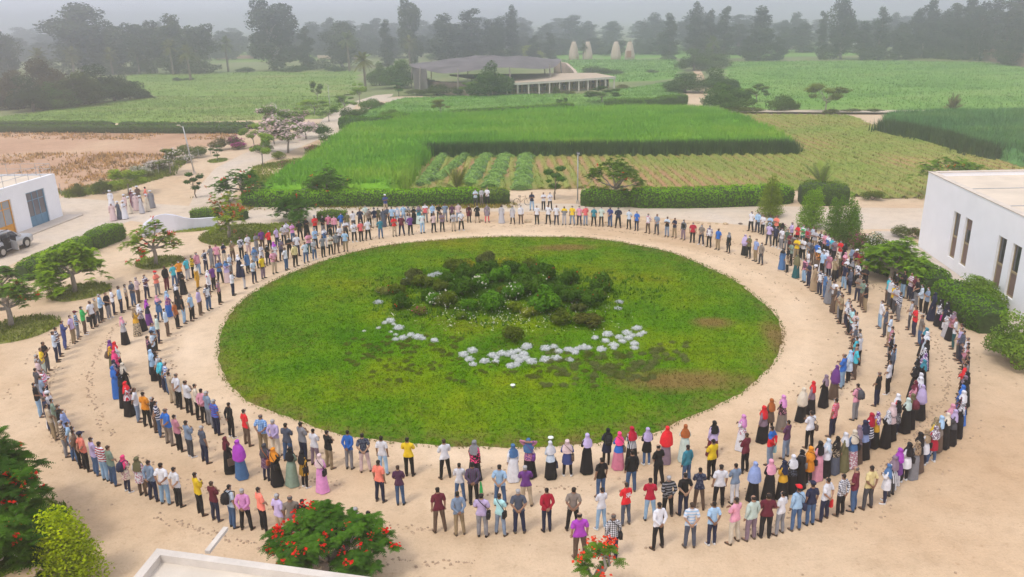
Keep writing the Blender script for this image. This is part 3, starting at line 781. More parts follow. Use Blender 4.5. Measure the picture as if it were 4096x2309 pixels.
def lawn_r(a):
    a = atan2(sin(a), cos(a)); k = 0
    L = [(la[-1][0] - 2 * pi, la[-1][1])] + la + [(la[0][0] + 2 * pi, la[0][1])]
    for (a0, r0), (a1, r1) in zip(L, L[1:]):
        if a0 <= a <= a1:
            t = (a - a0) / (a1 - a0); t = t * t * (3 - 2 * t); return r0 + (r1 - r0) * t
    return 16.9
def lawn_z(x, y):
    r = sqrt((x - C0.x) ** 2 + (y - C0.y) ** 2); e = max(0, 1 - (r / 17) ** 4)
    return .02 + .07 * e + .05 * e * noise.noise(Vector((x * .35, y * .35, 0))) + .55 * exp(-(r / 7.5) ** 2) * .5 + .03 * e * noise.noise(Vector((x * 1.7, y * 1.7, 3)))
NA, NRd = 220, 46; V = [(C0.x, C0.y, lawn_z(C0.x, C0.y))]; F = []
for i in range(1, NRd + 1):
    for k in range(NA):
        a = 2 * pi * k / NA; R = lawn_r(a) + .14 * noise.noise(Vector((cos(a) * 22, sin(a) * 22, 0))) + .08 * noise.noise(Vector((cos(a) * 70, sin(a) * 70, 0)))
        q = R * (i / NRd); x, y = C0.x + q * cos(a), C0.y + q * sin(a); V.append((x, y, lawn_z(x, y) if i < NRd else -.01))
for k in range(NA):
    F.append((0, 1 + k, 1 + (k + 1) % NA))
    for i in range(NRd - 1):
        b = 1 + i * NA; F.append((b + k, b + NA + k, b + NA + (k + 1) % NA, b + (k + 1) % NA))
tag(obj('lawn', mesh('lawn', V, F, M_lawn, smooth=True)), kind='structure')
def tufts(name, XY, Z, h, w, mat, tint=None, nbl=3, lean=.5):
    """grass: nbl narrow blades (triangles) per row"""
    n = len(XY); Vs = []
    for b in range(nbl):
        a = NR.uniform(0, 2 * pi, n); hh = h * NR.uniform(.55, 1.25, n); l = NR.uniform(0, lean, n); o = NR.normal(0, w * .8, (n, 2))
        dx, dy = np.cos(a), np.sin(a); bx, by = XY[:, 0] + o[:, 0], XY[:, 1] + o[:, 1]; ww = w * NR.uniform(.6, 1.2, n)
        Vs.append(np.stack([np.c_[bx - dy * ww / 2, by + dx * ww / 2, Z], np.c_[bx + dy * ww / 2, by - dx * ww / 2, Z], np.c_[bx + dx * hh * l, by + dy * hh * l, Z + hh]], 1).reshape(-1, 3))
    V = np.concatenate(Vs); m = n * nbl
    return np_mesh(name, V, np.arange(3 * m).reshape(m, 3), mat, None if tint is None else np.tile(tint, nbl))
NR = np.random.RandomState(5)
k = 62000; a = NR.uniform(0, 2 * pi, k); q = np.sqrt(NR.uniform(0, 1, k)) * 1.006
XY = []; Z = []
aa = np.linspace(-pi, pi, 721); RL = np.array([lawn_r(x) for x in aa]); R = np.interp(np.arctan2(np.sin(a), np.cos(a)), aa, RL) * q
XY = np.c_[C0.x + R * np.cos(a), C0.y + R * np.sin(a)]; Z = np.array([lawn_z(x, y) for x, y in XY])
tag(obj('grass', tufts('grass', XY, Z, .075, .055, M_lawn, nbl=2, lean=1.2)), 'short green grass growing all over the round lawn', 'grass', kind='stuff')

# ---- stones in lines on the sand: the marked circles
def pebble_me(seed, col):
    r = random.Random(seed); bm = bmesh.new(); bmesh.ops.create_icosphere(bm, subdivisions=1, radius=1)
    for v in bm.verts: v.co = v.co * (1 + r.uniform(-.25, .25)); v.co.z *= .55
    me = bpy.data.meshes.new('stone'); bm.to_mesh(me); bm.free(); me.materials.append(M_stone); return me
M_stone = plain('field_stone', (.42, .30, .20), .95, .35, 9, bmp=.5)
M_boulder = plain('boulder_stone', (.50, .37, .23), .95, .3, 3, bmp=.6)
Vi = np.array([(-.5, -.45, 0), (.5, -.4, 0), (.45, .5, 0), (-.5, .4, 0), (-.3, -.25, .5), (.3, -.3, .45), (.25, .3, .55), (-.25, .28, .42)]); Fi = np.array([(4, 5, 6, 7), (0, 1, 5, 4), (1, 2, 6, 5), (2, 3, 7, 6), (3, 0, 4, 7)])
def stones(pts):
    n = len(pts); sz = NR.uniform(.035, .12, n); a = NR.uniform(0, 6.28, n); B = Vi[None] * (1 + NR.uniform(-.2, .2, (n, 8, 1))) * sz[:, None, None]
    X = B[:, :, 0] * np.cos(a)[:, None] - B[:, :, 1] * np.sin(a)[:, None] + pts[:, 0:1]; Y = B[:, :, 0] * np.sin(a)[:, None] + B[:, :, 1] * np.cos(a)[:, None] + pts[:, 1:2]
    V = np.stack([X, Y, B[:, :, 2] * .8], 2).reshape(-1, 3); F = (Fi[None] + 8 * np.arange(n)[:, None, None]).reshape(-1, 4)
    return V, F
pts = []
for R_, dens, amt in ((18.6, .25, .25), (20.3, .7, .5), (22.6, .75, .55), (24.4, .9, .55), (26.0, .25, .3)):
    for i in range(int(2 * pi * R_ / .085)):
        a = i * .085 / R_
        g = noise.noise(Vector((cos(a) * R_ * .25, sin(a) * R_ * .25, R_))) + .30 * noise.noise(Vector((cos(a) * R_ * 1.3, sin(a) * R_ * 1.3, R_)))
        if rnd.random() < dens and g > .10 - amt * .35:
            q = R_ + rnd.gauss(0, .13) + .25 * noise.noise(Vector((cos(a) * 3, sin(a) * 3, R_))); pts.append((C0.x + q * cos(a), C0.y + q * sin(a)))
for _ in range(350):
    a = rnd.uniform(0, 6.28); q = 17.2 + rnd.random() ** 1.3 * 14; pts.append((C0.x + q * cos(a), C0.y + q * sin(a)))
pts = np.array(pts); NR = np.random.RandomState(8); V, F = stones(pts)
tag(obj('gravel', np_mesh('gravel', V, F, M_stone)), 'small brown stones scattered in rings on the sand', 'gravel', kind='stuff')

# ---- fields
def inpoly(P, X, Y):
    c = np.zeros(len(X), bool); j = len(P) - 1
    for i in range(len(P)):
        xi, yi, xj, yj = P[i][0], P[i][1], P[j][0], P[j][1]
        k = ((yi > Y) != (yj > Y)) & (X < (xj - xi) * (Y - yi) / (yj - yi + 1e-12) + xi); c ^= k; j = i
    return c
def sample(P, n):
    xs = [p[0] for p in P]; ys = [p[1] for p in P]; out = []
    while sum(len(o) for o in out) < n:
        X = NR.uniform(min(xs), max(xs), n * 2); Y = NR.uniform(min(ys), max(ys), n * 2); k = inpoly(P, X, Y); out.append(np.c_[X[k], Y[k]])
    return np.concatenate(out)[:n]
def crop_mat(name, a, b, c, sc=.05, sy=1.0, fine=1.5):
    m, t, bs = newmat(name); g = N(t, 'ShaderNodeNewGeometry').outputs['Position']
    mp = N(t, 'ShaderNodeMapping'); mp.inputs['Scale'].default_value = (1, sy, 1); t.links.new(g, mp.inputs[0])
    n1 = noise_n(t, sc, 5, .65, vec=mp.outputs[0]); n2 = noise_n(t, fine, 4, .7, vec=g)
    cc = ramp(t, n1.outputs[0], [(.32, a), (.5, b), (.68, c)]).outputs[0]
    cc = mixc(t, 1, cc, ramp(t, n2.outputs[0], [(.25, (.66, .7, .72)), (.75, (1.25, 1.2, 1.15))]).outputs[0], 'MULTIPLY')
    t.links.new(cc, bs.inputs['Base Color']); bs.inputs['Specular IOR Level'].default_value = .04; bs.inputs['Roughness'].default_value = 1; bump(t, bs, n2.outputs[0], .7, .25)
    return m
M_clover = crop_mat('clover_field', (.12, .25, .045), (.17, .33, .06), (.24, .36, .09), .035, 2.2)
M_pasture = crop_mat('rough_pasture', (.15, .25, .05), (.21, .32, .065), (.29, .32, .11), .03, 3.0)
M_tall = crop_mat('fodder_grass', (.13, .34, .025), (.20, .43, .03), (.31, .48, .045), .05, 1.6, 2.2)
M_tallblue = crop_mat('tall_reed_grass', (.08, .21, .07), (.12, .28, .08), (.18, .33, .09), .08, 1.3, 2.2)
def raised_field(name, P, h, mat, label, n, bh, bw, kind_='grass', res=2.0, bumpy=.35):
    """a standing crop: bumpy top, upright sides, blades all over; one object"""
    xs = [p[0] for p in P]; ys = [p[1] for p in P]; nx = max(4, int((max(xs) - min(xs)) / res)); ny = max(4, int((max(ys) - min(ys)) / res))
    gx = np.linspace(min(xs), max(xs), nx); gy = np.linspace(min(ys), max(ys), ny); GX, GY = np.meshgrid(gx, gy)
    ins = inpoly(P, GX.ravel(), GY.ravel()).reshape(GX.shape)
    ZZ = np.array([[h * (1 + bumpy * noise.noise(Vector((x * .09, y * .14, 1))) + bumpy * .5 * noise.noise(Vector((x * .5, y * .5, 5)))) for x in gx] for y in gy])
    ZZ = np.where(ins, ZZ, .0); V = np.c_[GX.ravel(), GY.ravel(), ZZ.ravel()]; F = []
    for j in range(ny - 1):
        for i in range(nx - 1):
            if ins[j:j + 2, i:i + 2].any(): F.append((j * nx + i, j * nx + i + 1, (j + 1) * nx + i + 1, (j + 1) * nx + i))
    o = obj(name, np_mesh(name, V, np.array(F), mat, smooth=True)); tag(o, label, kind_, kind='stuff')
    if n:
        XY = sample(P, n); fx = np.clip(((XY[:, 0] - gx[0]) / (gx[1] - gx[0])), 0, nx - 1.001); fy = np.clip(((XY[:, 1] - gy[0]) / (gy[1] - gy[0])), 0, ny - 1.001)
        zz = ZZ[fy.astype(int), fx.astype(int)]; obj('blades', tufts('blades', XY, np.maximum(zz - bh * .45, 0), bh, bw, mat, nbl=2, lean=.7), o)
    return o
NR = np.random.RandomState(21)
raised_field('pasture', P_([(330, 190), (600, 183), (890, 180), (885, 240), (700, 242), (400, 240), (345, 215)]), .35, M_pasture, 'pale green pasture between the dark bushes and the palm trees', 6000, .5, .35, 'field', 3)
raised_field('pasture', P_([(-80, 306), (60, 290), (200, 270), (330, 252), (400, 246), (700, 246), (872, 246), (850, 278), (818, 296), (640, 303), (300, 308), (-80, 312)]), .35, M_pasture, 'wide green pasture in front of the long double hedge', 9000, .5, .3, 'field', 2.5)
raised_field('clover_field', P_([(880, 306), (905, 290), (1000, 252), (1240, 243), (1480, 240), (1600, 222), (1690, 208), (1722, 232), (1640, 258), (1500, 272), (1300, 281), (1100, 292), (990, 304)]), .4, M_clover, 'green clover field beside the colonnade building', 12000, .45, .28, 'field', 2.2)
raised_field('clover_field', P_([(1415, 152), (1700, 153), (1700, 195), (1640, 203), (1560, 206), (1420, 190)]), .4, M_clover, 'green field with the brick towers behind it', 5000, .6, .5, 'field', 4)
raised_field('clover_field', P_([(1840, 158), (2200, 155), (2480, 160), (2700, 190), (2700, 279), (2200, 280), (1900, 276), (1850, 230), (1835, 190)]), .4, M_clover, 'large hazy green field before the far right tree line', 16000, .55, .4, 'field', 3.2)
raised_field('meadow', P_([(1395, 118), (1700, 116), (2100, 122), (2140, 140), (1700, 146), (1395, 146)]), .4, M_clover, 'pale green meadow far behind the brick towers', 0, .6, .5, 'field', 9)
raised_field('meadow', P_([(560, 132), (900, 128), (900, 150), (560, 158)]), .4, M_pasture, 'pale green meadow far behind the lone palm tree', 0, .6, .5, 'field', 9)
TALL = P_([(640, 505), (735, 440), (800, 385), (870, 340), (905, 322), (1000, 312), (1300, 296), (1600, 284), (1800, 290), (1880, 320), (1990, 372), (1995, 386), (1600, 390), (1072, 392), (1010, 478), (960, 496), (800, 500)])
raised_field('fodder_grass', TALL, 1.25, M_tall, 'standing tall green fodder grass behind the cut rows', 70000, 1.0, .17, 'grass', 1.0, .38)
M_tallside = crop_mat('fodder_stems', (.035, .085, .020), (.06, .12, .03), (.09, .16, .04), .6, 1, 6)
E1 = P_([(1072, 394), (1300, 391), (1600, 390), (1995, 387)])
def edge_blades(name, path, n, h, w, mat, label, depth=.5):
    XY = []
    for a, b in zip(path, path[1:]):
        k = int(n * (b - a).length / sum((q - p).length for p, q in zip(path, path[1:]))); t = NR.uniform(0, 1, k)[:, None]
        XY.append(np.array([[a.x, a.y]]) * (1 - t) + np.array([[b.x, b.y]]) * t)
    XY = np.concatenate(XY) + NR.normal(0, depth, (sum(map(len, XY)), 2))
    return tag(obj(name, tufts(name, XY, np.zeros(len(XY)), h, w, mat, nbl=2, lean=.35)), label, 'grass', kind='stuff')
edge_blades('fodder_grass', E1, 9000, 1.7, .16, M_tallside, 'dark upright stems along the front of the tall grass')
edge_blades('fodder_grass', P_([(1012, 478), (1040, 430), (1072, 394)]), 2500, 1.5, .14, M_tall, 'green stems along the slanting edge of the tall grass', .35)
RGT = P_([(2215, 330), (2232, 310), (2400, 306), (2640, 300), (2640, 440), (2560, 415), (2495, 398), (2440, 385), (2380, 362), (2300, 345)])
raised_field('reed_grass', RGT, 1.35, M_tallblue, 'tall blue-green reed grass at the right edge of the fields', 26000, 1.3, .2, 'grass', 1.0, .25)
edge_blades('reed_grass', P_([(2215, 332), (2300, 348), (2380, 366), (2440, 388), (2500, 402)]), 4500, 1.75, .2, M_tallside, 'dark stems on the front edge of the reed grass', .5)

# mown field: long low ridges of stubble running away from the camera
M_stub = crop_mat('stubble', (.24, .20, .065), (.33, .235, .085), (.36, .22, .10), .09, .8, 3.0)
m, t, bs = newmat('stubble_rows'); g = N(t, 'ShaderNodeNewGeometry').outputs['Position']
n1 = noise_n(t, .045, 4, .6, vec=g); n2 = noise_n(t, 2.2, 5, .75, vec=g); sx = N(t, 'ShaderNodeSeparateXYZ'); t.links.new(g, sx.inputs[0])
top = ramp(t, math_n(t, 'MULTIPLY', sx.outputs[2], 4.0), [(.15, (.42, .24, .12)), (.75, (.34, .33, .08))]).outputs[0]
cc = mixc(t, ramp(t, n1.outputs[0], [(.42, (0, 0, 0)), (.62, (1, 1, 1))]).outputs[0], top, (.21, .30, .04))
cc = mixc(t, 1, cc, ramp(t, n2.outputs[0], [(.25, (.62, .62, .6)), (.75, (1.3, 1.25, 1.2))]).outputs[0], 'MULTIPLY')
t.links.new(cc, bs.inputs['Base Color']); bump(t, bs, n2.outputs[0], .8, .2); M_rows = m
CUT = P_([(1010, 482), (1072, 392), (1600, 388), (1995, 385), (1985, 368), (1880, 318), (1790, 287), (2130, 291), (2230, 325), (2400, 372), (2560, 420), (2640, 445), (2640, 520), (2330, 505), (2180, 500), (1950, 480), (1480, 478), (1300, 480)])
xs = [p.x for p in CUT]; ys = [p.y for p in CUT]; gx = np.arange(min(xs), max(xs), .30); gy = np.arange(min(ys), max(ys), 1.1); GX, GY = np.meshgrid(gx, gy)
wv = np.array([[.25 * noise.noise(Vector((x * .1, y * .12, 0))) for x in gx[::8]] for y in gy]); wv = np.repeat(wv, 8, 1)[:, :len(gx)]
GXs = GX + (GY - 90) * .022; ZZ = .02 + .24 * np.clip(np.sin((GXs + wv) * 2 * pi / 1.35), -.15, 1) * (1 + .3 * NR.uniform(-1, 1, GX.shape)) + .05
ins = inpoly(CUT, GX.ravel(), GY.ravel()).reshape(GX.shape); ny, nx = GX.shape
jj, ii = np.nonzero(ins[:-1, :-1] & ins[1:, :-1] & ins[:-1, 1:] & ins[1:, 1:]); b = jj * nx + ii
tag(obj('stubble_field', np_mesh('stubble_field', np.c_[GX.ravel(), GY.ravel(), ZZ.ravel()], np.c_[b, b + 1, b + nx + 1, b + nx], M_rows, smooth=True)), kind='structure')
XY = sample(CUT, 42000); k = np.sin((XY[:, 0] + (XY[:, 1] - 90) * .022) * 2 * pi / 1.35) > -.1; XY = XY[k]
tag(obj('stubble', tufts('stubble', XY, np.full(len(XY), .08), .30, .10, M_rows, nbl=2, lean=1.3)), 'tan and green stubble left standing in rows', 'stubble', kind='stuff')
# windrows: heaps of cut grass lying in lines
M_hay = foliage_mat('cut_grass', (1.35, 1.3, 1.0), (.55, .62, .6), .2)
for (a, b, w) in (((1060, 470), (1118, 392), 1.5), ((1095, 458), (1185, 384), 1.3), ((1175, 470), (1232, 384), 1.9), ((1232, 476), (1277, 384), 2.0), ((1310, 480), (1326, 384), 2.1)):
    A, B = D(*a), D(*b); A.z = B.z = 0; d = (B - A).normalized(); s = Vector((d.y, -d.x, 0)); L = (B - A).length; n = int(L / .5); rings = []
    for i in range(n + 1):
        ww = w / 2 * (1 + .25 * noise.noise(Vector((i * .31, w * 7, 0)))) * (.4 if i in (0, n) else 1); h = .42 * (1 + .4 * noise.noise(Vector((i * .23, w * 3, 4))))
        p = d * (L * i / n); rings.append([p + s * (ww * x) + Vector((0, 0, .06 + h * z)) for x, z in ((-1, 0), (-.7, .7), (-.25, 1), (.25, 1), (.7, .7), (1, 0))])
    mb = MB(); mb.loft(rings); o = mb.build('cut_grass_row', M_cutcore, loc=tuple(A)); tag(o, kind='stuff')
    k = int(L * 130); tt = NR.uniform(0, 1, k); u = NR.uniform(-1, 1, k); P0 = np.array([[d.x, d.y, 0]]) * (L * tt)[:, None] + np.array([[s.x, s.y, 0]]) * (u * w / 2 * (.85 + .3 * np.sin(tt * 40)))[:, None]
    P0[:, 2] = .12 + .42 * (1 - u ** 2); nr = np.c_[s.x * u * .8 + NR.normal(0, .5, k), s.y * u * .8 + NR.normal(0, .5, k), np.ones(k)]
    # leaves mostly laid across the row
    cl = np.array([noise.noise(Vector((x * .9, y * .9, 0))) for x, y, z in P0]); V, F, T = leaves(P0, nr, .55, 5.5, 0, .5 + .6 * cl + NR.uniform(-.25, .25, k), .35)
    obj('cut_stems', np_mesh('cut_stems', V, F, M_hay, T), o, color=(.30, .48, .15))
    tag(o, 'row of freshly cut green grass lying on the stubble', 'cut grass', 'rows of cut grass on the stubble')

# ------------------------------------------------------------------ buildings
M_white = plain('white_render', (.88, .88, .90), .9, .035, .7, bmp=.12, bscale=25); M_cream = plain('cream_render', (.62, .56, .49), .95, .12, 1.5, bmp=.25, bscale=18)
M_roof = plain('roof_screed', (.66, .56, .44), .95, .10, .5, bmp=.2, bscale=12)
M_coping = plain('coping', (.62, .54, .45), .95, .12, 2)
M_frame = plain('window_frame', (.34, .26, .14), .5, .15, 8)
M_reveal = plain('window_reveal', (.70, .64, .60), .9, .05, 3)
M_screen = plain('window_screen', (.20, .13, .10), .85, .2, 30, bmp=.2)
M_conc = plain('concrete', (.56, .48, .40), .95, .12, .8, bmp=.3, bscale=18)
M_black = plain('black_plastic', (.02, .02, .022), .5, .1, 4)
M_metal = plain('grey_metal', (.42, .42, .42), .45, .12, 5, metal=.4)
def glass_mat(name, col, rough=.08):
    m, t, b = newmat(name); b.inputs['Base Color'].default_value = (*col, 1); b.inputs['Roughness'].default_value = rough; b.inputs['Specular IOR Level'].default_value = .8; return m
M_glass = glass_mat('dark_glass', (.018, .020, .026)); M_glass2 = glass_mat('curtained_glass', (.30, .32, .34), .15)
class Wall:
    """an upright plane through ground points a and b; pixel (x, y) -> (distance along, height)"""
    def __init__(s, a, b):
        s.a = Vector((a.x, a.y, 0)); s.d = Vector((b.x - a.x, b.y - a.y, 0)).normalized(); s.n = Vector((s.d.y, -s.d.x, 0))
        if s.n.dot(CAMPOS - s.a) < 0: s.n = -s.n
    def at(s, x, y):
        r = ray(x, y); t = (s.a - CAMPOS).dot(s.n) / r.dot(s.n); p = CAMPOS + r * t; return ((p - s.a).dot(s.d), p.z)
    def P(s, u, z, o=0.0): return s.a + s.d * u + s.n * o + Vector((0, 0, z))
    def slab(s, mb, u0, u1, z0, z1, o0, o1, mi=0):
        vs = [s.P(u, z, o) for o in (o0, o1) for u, z in ((u0, z0), (u1, z0), (u1, z1), (u0, z1))]
        mb.add(vs, [(0, 1, 2, 3), (7, 6, 5, 4), (0, 4, 5, 1), (1, 5, 6, 2), (2, 6, 7, 3), (3, 7, 4, 0)], mi)
    def holed(s, mb, u0, u1, z0, z1, holes, th):
        us = sorted({u0, u1, *[h[0] for h in holes], *[h[1] for h in holes]})
        for ua, ub in zip(us, us[1:]):
            hs = sorted([h for h in holes if h[0] < (ua + ub) / 2 < h[1]], key=lambda h: h[2]); z = z0
            for h in hs:
                if h[2] > z + .001: s.slab(mb, ua, ub, z, h[2], 0, -th)
                z = h[3]
            if z1 > z: s.slab(mb, ua, ub, z, z1, 0, -th)

# the white building on the right
RA, RB = G(3670.3, 989.6), G(4018, 1241)
WR = Wall(RA, RB); HR = height_at(RA, 688.2); rb = tag(empty('white_building', (0, 0, 0)), 'large white building with tall narrow windows and flat tan roof on the right', 'building')
def win(c):
    q = [WR.at(x, y) for x, y in c]; return (min(q[0][0], q[3][0]) * .5 + max(q[0][0], q[3][0]) * .5, (q[1][0] + q[2][0]) / 2, (q[2][1] + q[3][1]) / 2, (q[0][1] + q[1][1]) / 2)
W4 = [win(c) for c in (((3815.9, 849.3), (3841, 861), (3813, 1047), (3790.8, 1033)), ((3859.3, 872.4), (3889, 884.5), (3858, 1075), (3836.6, 1063)),
                       ((3994, 936.5), (4027, 951), (3992, 1154.5), (3966.8, 1140)), ((4053, 967), (4085, 984), (4049, 1193), (4022, 1178.6)))]
w_ = 1.12 * sum(b - a for a, b, _, _ in W4) / 4; zb = sum(w[2] for w in W4) / 4; zt = sum(w[3] for w in W4) / 4
gap = W4[1][0] - W4[0][0]; W4 = [((a + b) / 2 - w_ / 2, (a + b) / 2 + w_ / 2, zb, zt) for a, b, _, _ in W4]
LR = 26.0
more = [(W4[2][0] + (W4[2][0] - W4[0][0]) * k + g_, W4[2][0] + (W4[2][0] - W4[0][0]) * k + g_ + w_, zb, zt) for k in (1, 2, 3) for g_ in (0, gap)]
WIN = W4 + [w for w in more if w[1] < LR - .5]
print('right bld h', HR, 'wins', [tuple(round(v, 2) for v in w) for w in W4])
mb = MB(); WR.holed(mb, 0, LR, 0, HR, WIN, .35)
DP = 16.0
nb = -WR.n     # inward
WB = Wall(RA, RA + nb * 5); 
s_ = WR.d
def prism(mb, p, d, n, l, w, z0, z1, mi=0):
    vs = [p + d * a + n * b + Vector((0, 0, z)) for z in (z0, z1) for a, b in ((0, 0), (l, 0), (l, w), (0, w))]
    mb.add(vs, [(0, 3, 2, 1), (4, 5, 6, 7), (0, 1, 5, 4), (1, 2, 6, 5), (2, 3, 7, 6), (3, 0, 4, 7)], mi)
# back edge of the roof runs to the right edge of the frame
E2 = G(4096, 681, HR); bd = Vector((E2.x - RA.x, E2.y - RA.y, 0)).normalized()
if bd.dot(nb) < 0: bd = nb
DPb = 20.0
mb2 = MB()
for (p, d, l, n) in ((RA, bd, DPb, s_), ):
    q = [p, p + d * l, p + d * l + n * .35, p + n * .35]
    mb.add([v + Vector((0, 0, z)) for z in (0, HR) for v in (p + s_ * .001, p + d * l, p + d * l + n * .35, p + n * .35 + d * .35)], [(0, 3, 2, 1), (4, 5, 6, 7), (0, 1, 5, 4), (1, 2, 6, 5), (2, 3, 7, 6), (3, 0, 4, 7)])
q = [RA + s_ * LR, RA + s_ * LR + bd * DPb, RA + bd * DPb]
for p0, p1 in ((q[0], q[1]), (q[1], q[2])):
    w = Wall(p0, p1); mb.add([v for z in (0, HR) for v in (Vector((p0.x, p0.y, z)), Vector((p1.x, p1.y, z)))], [(0, 1, 3, 2)])
mb.build('wall', M_white, rb)
mr = MB(); i0 = RA + s_ * .3 + bd * .3; i1 = RA + s_ * (LR - .3) + bd * .3; i2 = RA + s_ * (LR - .3) + bd * (DPb - .3); i3 = RA + s_ * .3 + bd * (DPb - .3)
mr.add([Vector((v.x, v.y, HR - .28)) for v in (i0, i1, i2, i3)], [(0, 1, 2, 3)]); mr.build('roof', M_roof, rb)
mc = MB(); WR.slab(mc, -.04, LR, HR, HR + .05, .04, -.40)
a0 = RA; mc.add([v + Vector((0, 0, z)) for z in (HR, HR + .05) for v in (a0 - s_ * .04, a0 + bd * DPb - s_ * .04, a0 + bd * DPb + s_ * .4, a0 + s_ * .4 + bd * .45)], [(0, 3, 2, 1), (4, 5, 6, 7), (0, 1, 5, 4), (1, 2, 6, 5), (2, 3, 7, 6), (3, 0, 4, 7)])
mc.build('coping', M_coping, rb)
mj = MB()
for k in (.30, .62):
    p = RA + s_ * (LR * k * .62); a = p + bd * .3; b = p + bd * (DPb - .4); mj.beam((a.x, a.y, HR - .27), (b.x, b.y, HR - .27), .10, .05)
mj.build('roof_joint', M_metal, rb)
mo = MB(); p = RA + s_ * (LR * .30 * .62) + bd * .35; mo.tube([(p.x, p.y, HR - .2), (p.x + .25, p.y + .1, HR - .2)], .06, 6); mo.build('drain_pipe', M_black, rb)
for i, (u0, u1, z0, z1) in enumerate(WIN):
    f = MB(); fw = .09
    WR.slab(f, u0, u0 + fw, z0, z1, -.14, -.22); WR.slab(f, u1 - fw, u1, z0, z1, -.14, -.22); zm = z0 + (z1 - z0) * .47
    WR.slab(f, u0 + fw, u1 - fw, z0, z0 + fw, -.14, -.22); WR.slab(f, u0 + fw, u1 - fw, z1 - fw, z1, -.14, -.22); WR.slab(f, u0 + fw, u1 - fw, zm - .06, zm + .06, -.10, -.22)
    fo = f.build('window', M_frame, rb)
    a = MB(); WR.slab(a, u0 + fw, u1 - fw, zm + .06, z1 - fw, -.17, -.19); a.build('pane', M_screen if i == 1 else M_glass, fo)
    if i == 1: a = MB(); WR.slab(a, u0 + fw, u1 - fw, zm + .06, zm + .06 + (z1 - zm) * .5, -.155, -.168); a.build('pane', M_glass, fo)
    a = MB(); WR.slab(a, u0 + fw, u1 - fw, z0 + fw, zm - .06, -.17, -.19); a.build('screen', M_screen, fo)
# kerb-high concrete walk along it
WK = [G(3541, 966), G(3799, 1145), G(3985, 1268), G(4110, 1352)]
mb = MB(); inner = [RA + WR.n * .02 - s_ * 4.2, RA + WR.n * .02 + s_ * 3, RA + WR.n * .02 + s_ * 12, RA + WR.n * .02 + s_ * 18]
outer = [v + WR.n * 1.75 for v in inner]
mb.add([Vector((v.x, v.y, z)) for z in (-.02, .14) for v in inner + outer[::-1]], [tuple(range(8, 16)), tuple(range(7, -1, -1))] + [(i, (i + 1) % 8, 8 + (i + 1) % 8, 8 + i) for i in range(8)])
tag(mb.build('pavement', M_conc), kind='structure')

# the white building on the left
LA, LB = G(253, 867.8), G(130.7, 914); WL = Wall(LA, LB); HL = height_at(LA, 694.7)
lb = tag(empty('white_building'), 'low white building with blue and orange doors and a railed flat roof', 'building')
def opn(c): q = [WL.at(x, y) for x, y in c]; return ((q[0][0] + q[3][0]) / 2, (q[1][0] + q[2][0]) / 2, 0.0, (q[0][1] + q[1][1]) / 2)
d1 = opn(((175.4, 751.5), (101.5, 775), (130.7, 911.4), (203.4, 886.7))); u = WL.at(40.5, 797)[0]; u2 = WL.at(71.2, 932)[0]; o0 = (u + u2) / 2
d2 = (o0, o0 + 2.9, 0.0, WL.at(40.5, 797)[1]); d1 = (min(d1[0], d1[1]), max(d1[0], d1[1]), 0.0, d1[3]); print('left bld h', HL, d1, d2)
mb = MB(); LL = 15.0; WL.holed(mb, 0, LL, 0, HL, [d1, d2], .3); nl = -WL.n; dl = WL.d
EL = G(-10, 697, HL); bl = Vector((EL.x - LA.x, EL.y - LA.y, 0)).normalized()
bl = bl if bl.dot(nl) > 0.2 else nl
print('bl', bl, nl, dl)
DL = 12.0
mb.add([Vector((v.x, v.y, z)) for z in (0, HL) for v in (LA, LA + bl * DL)], [(0, 1, 3, 2)])
mb.add([Vector((v.x, v.y, z)) for z in (0, HL) for v in (LA + bl * DL, LA + bl * DL + dl * LL, LA + dl * LL)], [(0, 1, 4, 3), (1, 2, 5, 4)])
mb.build('wall', M_white, lb)
mr = MB(); mr.add([Vector((v.x, v.y, HL - .12)) for v in (LA + dl * .3 + bl * .2, LA + dl * LL, LA + dl * LL + bl * DL, LA + bl * (DL - .2) + dl * .3)], [(0, 1, 2, 3)]); mr.build('roof', M_roof, lb)
M_blue = plain('blue_paint', (.12, .25, .36), .5, .08, 3); M_orange = plain('orange_paint', (.72, .33, .03), .5, .08, 3)
def door(w, mat, panes, name, kick, lab):
    u0, u1, z0, z1 = w; f = MB(); fw = .09
    WL.slab(f, u0, u0 + fw, z0, z1, -.10, -.20); WL.slab(f, u1 - fw, u1, z0, z1, -.10, -.20); WL.slab(f, u0 + fw, u1 - fw, z1 - fw, z1, -.10, -.20)
    n = panes; pw = (u1 - u0 - 2 * fw) / n; zk = z0 + (z1 - z0) * kick; zt_ = z0 + (z1 - z0) * .76
    for i in range(1, n): WL.slab(f, u0 + fw + pw * i - .04, u0 + fw + pw * i + .04, z0, z1 - fw, -.11, -.19)
    WL.slab(f, u0 + fw, u1 - fw, zk - .04, zk + .04, -.11, -.195); WL.slab(f, u0 + fw, u1 - fw, zt_ - .03, zt_ + .03, -.115, -.19)
    fo = f.build(name, mat, lb); fo['label'] = lab
    for i in range(n):
        a = MB(); WL.slab(a, u0 + fw + pw * i + .04, u0 + fw + pw * (i + 1) - .04, z0 + .01, zk - .04, -.13, -.17); a.build('panel', mat, fo)
        a = MB(); WL.slab(a, u0 + fw + pw * i + .04, u0 + fw + pw * (i + 1) - .04, zk + .04, zt_ - .03, -.14, -.16); a.build('pane', M_glass2 if (name == 'door' and mat is M_orange) or i == 99 else M_glassmid, fo)
        a = MB(); WL.slab(a, u0 + fw + pw * i + .04, u0 + fw + pw * (i + 1) - .04, zt_ + .03, z1 - fw, -.14, -.16); a.build('pane', M_glassmid if mat is M_blue else M_glass2, fo)
M_glassmid = glass_mat('grey_glass', (.10, .10, .12), .12)
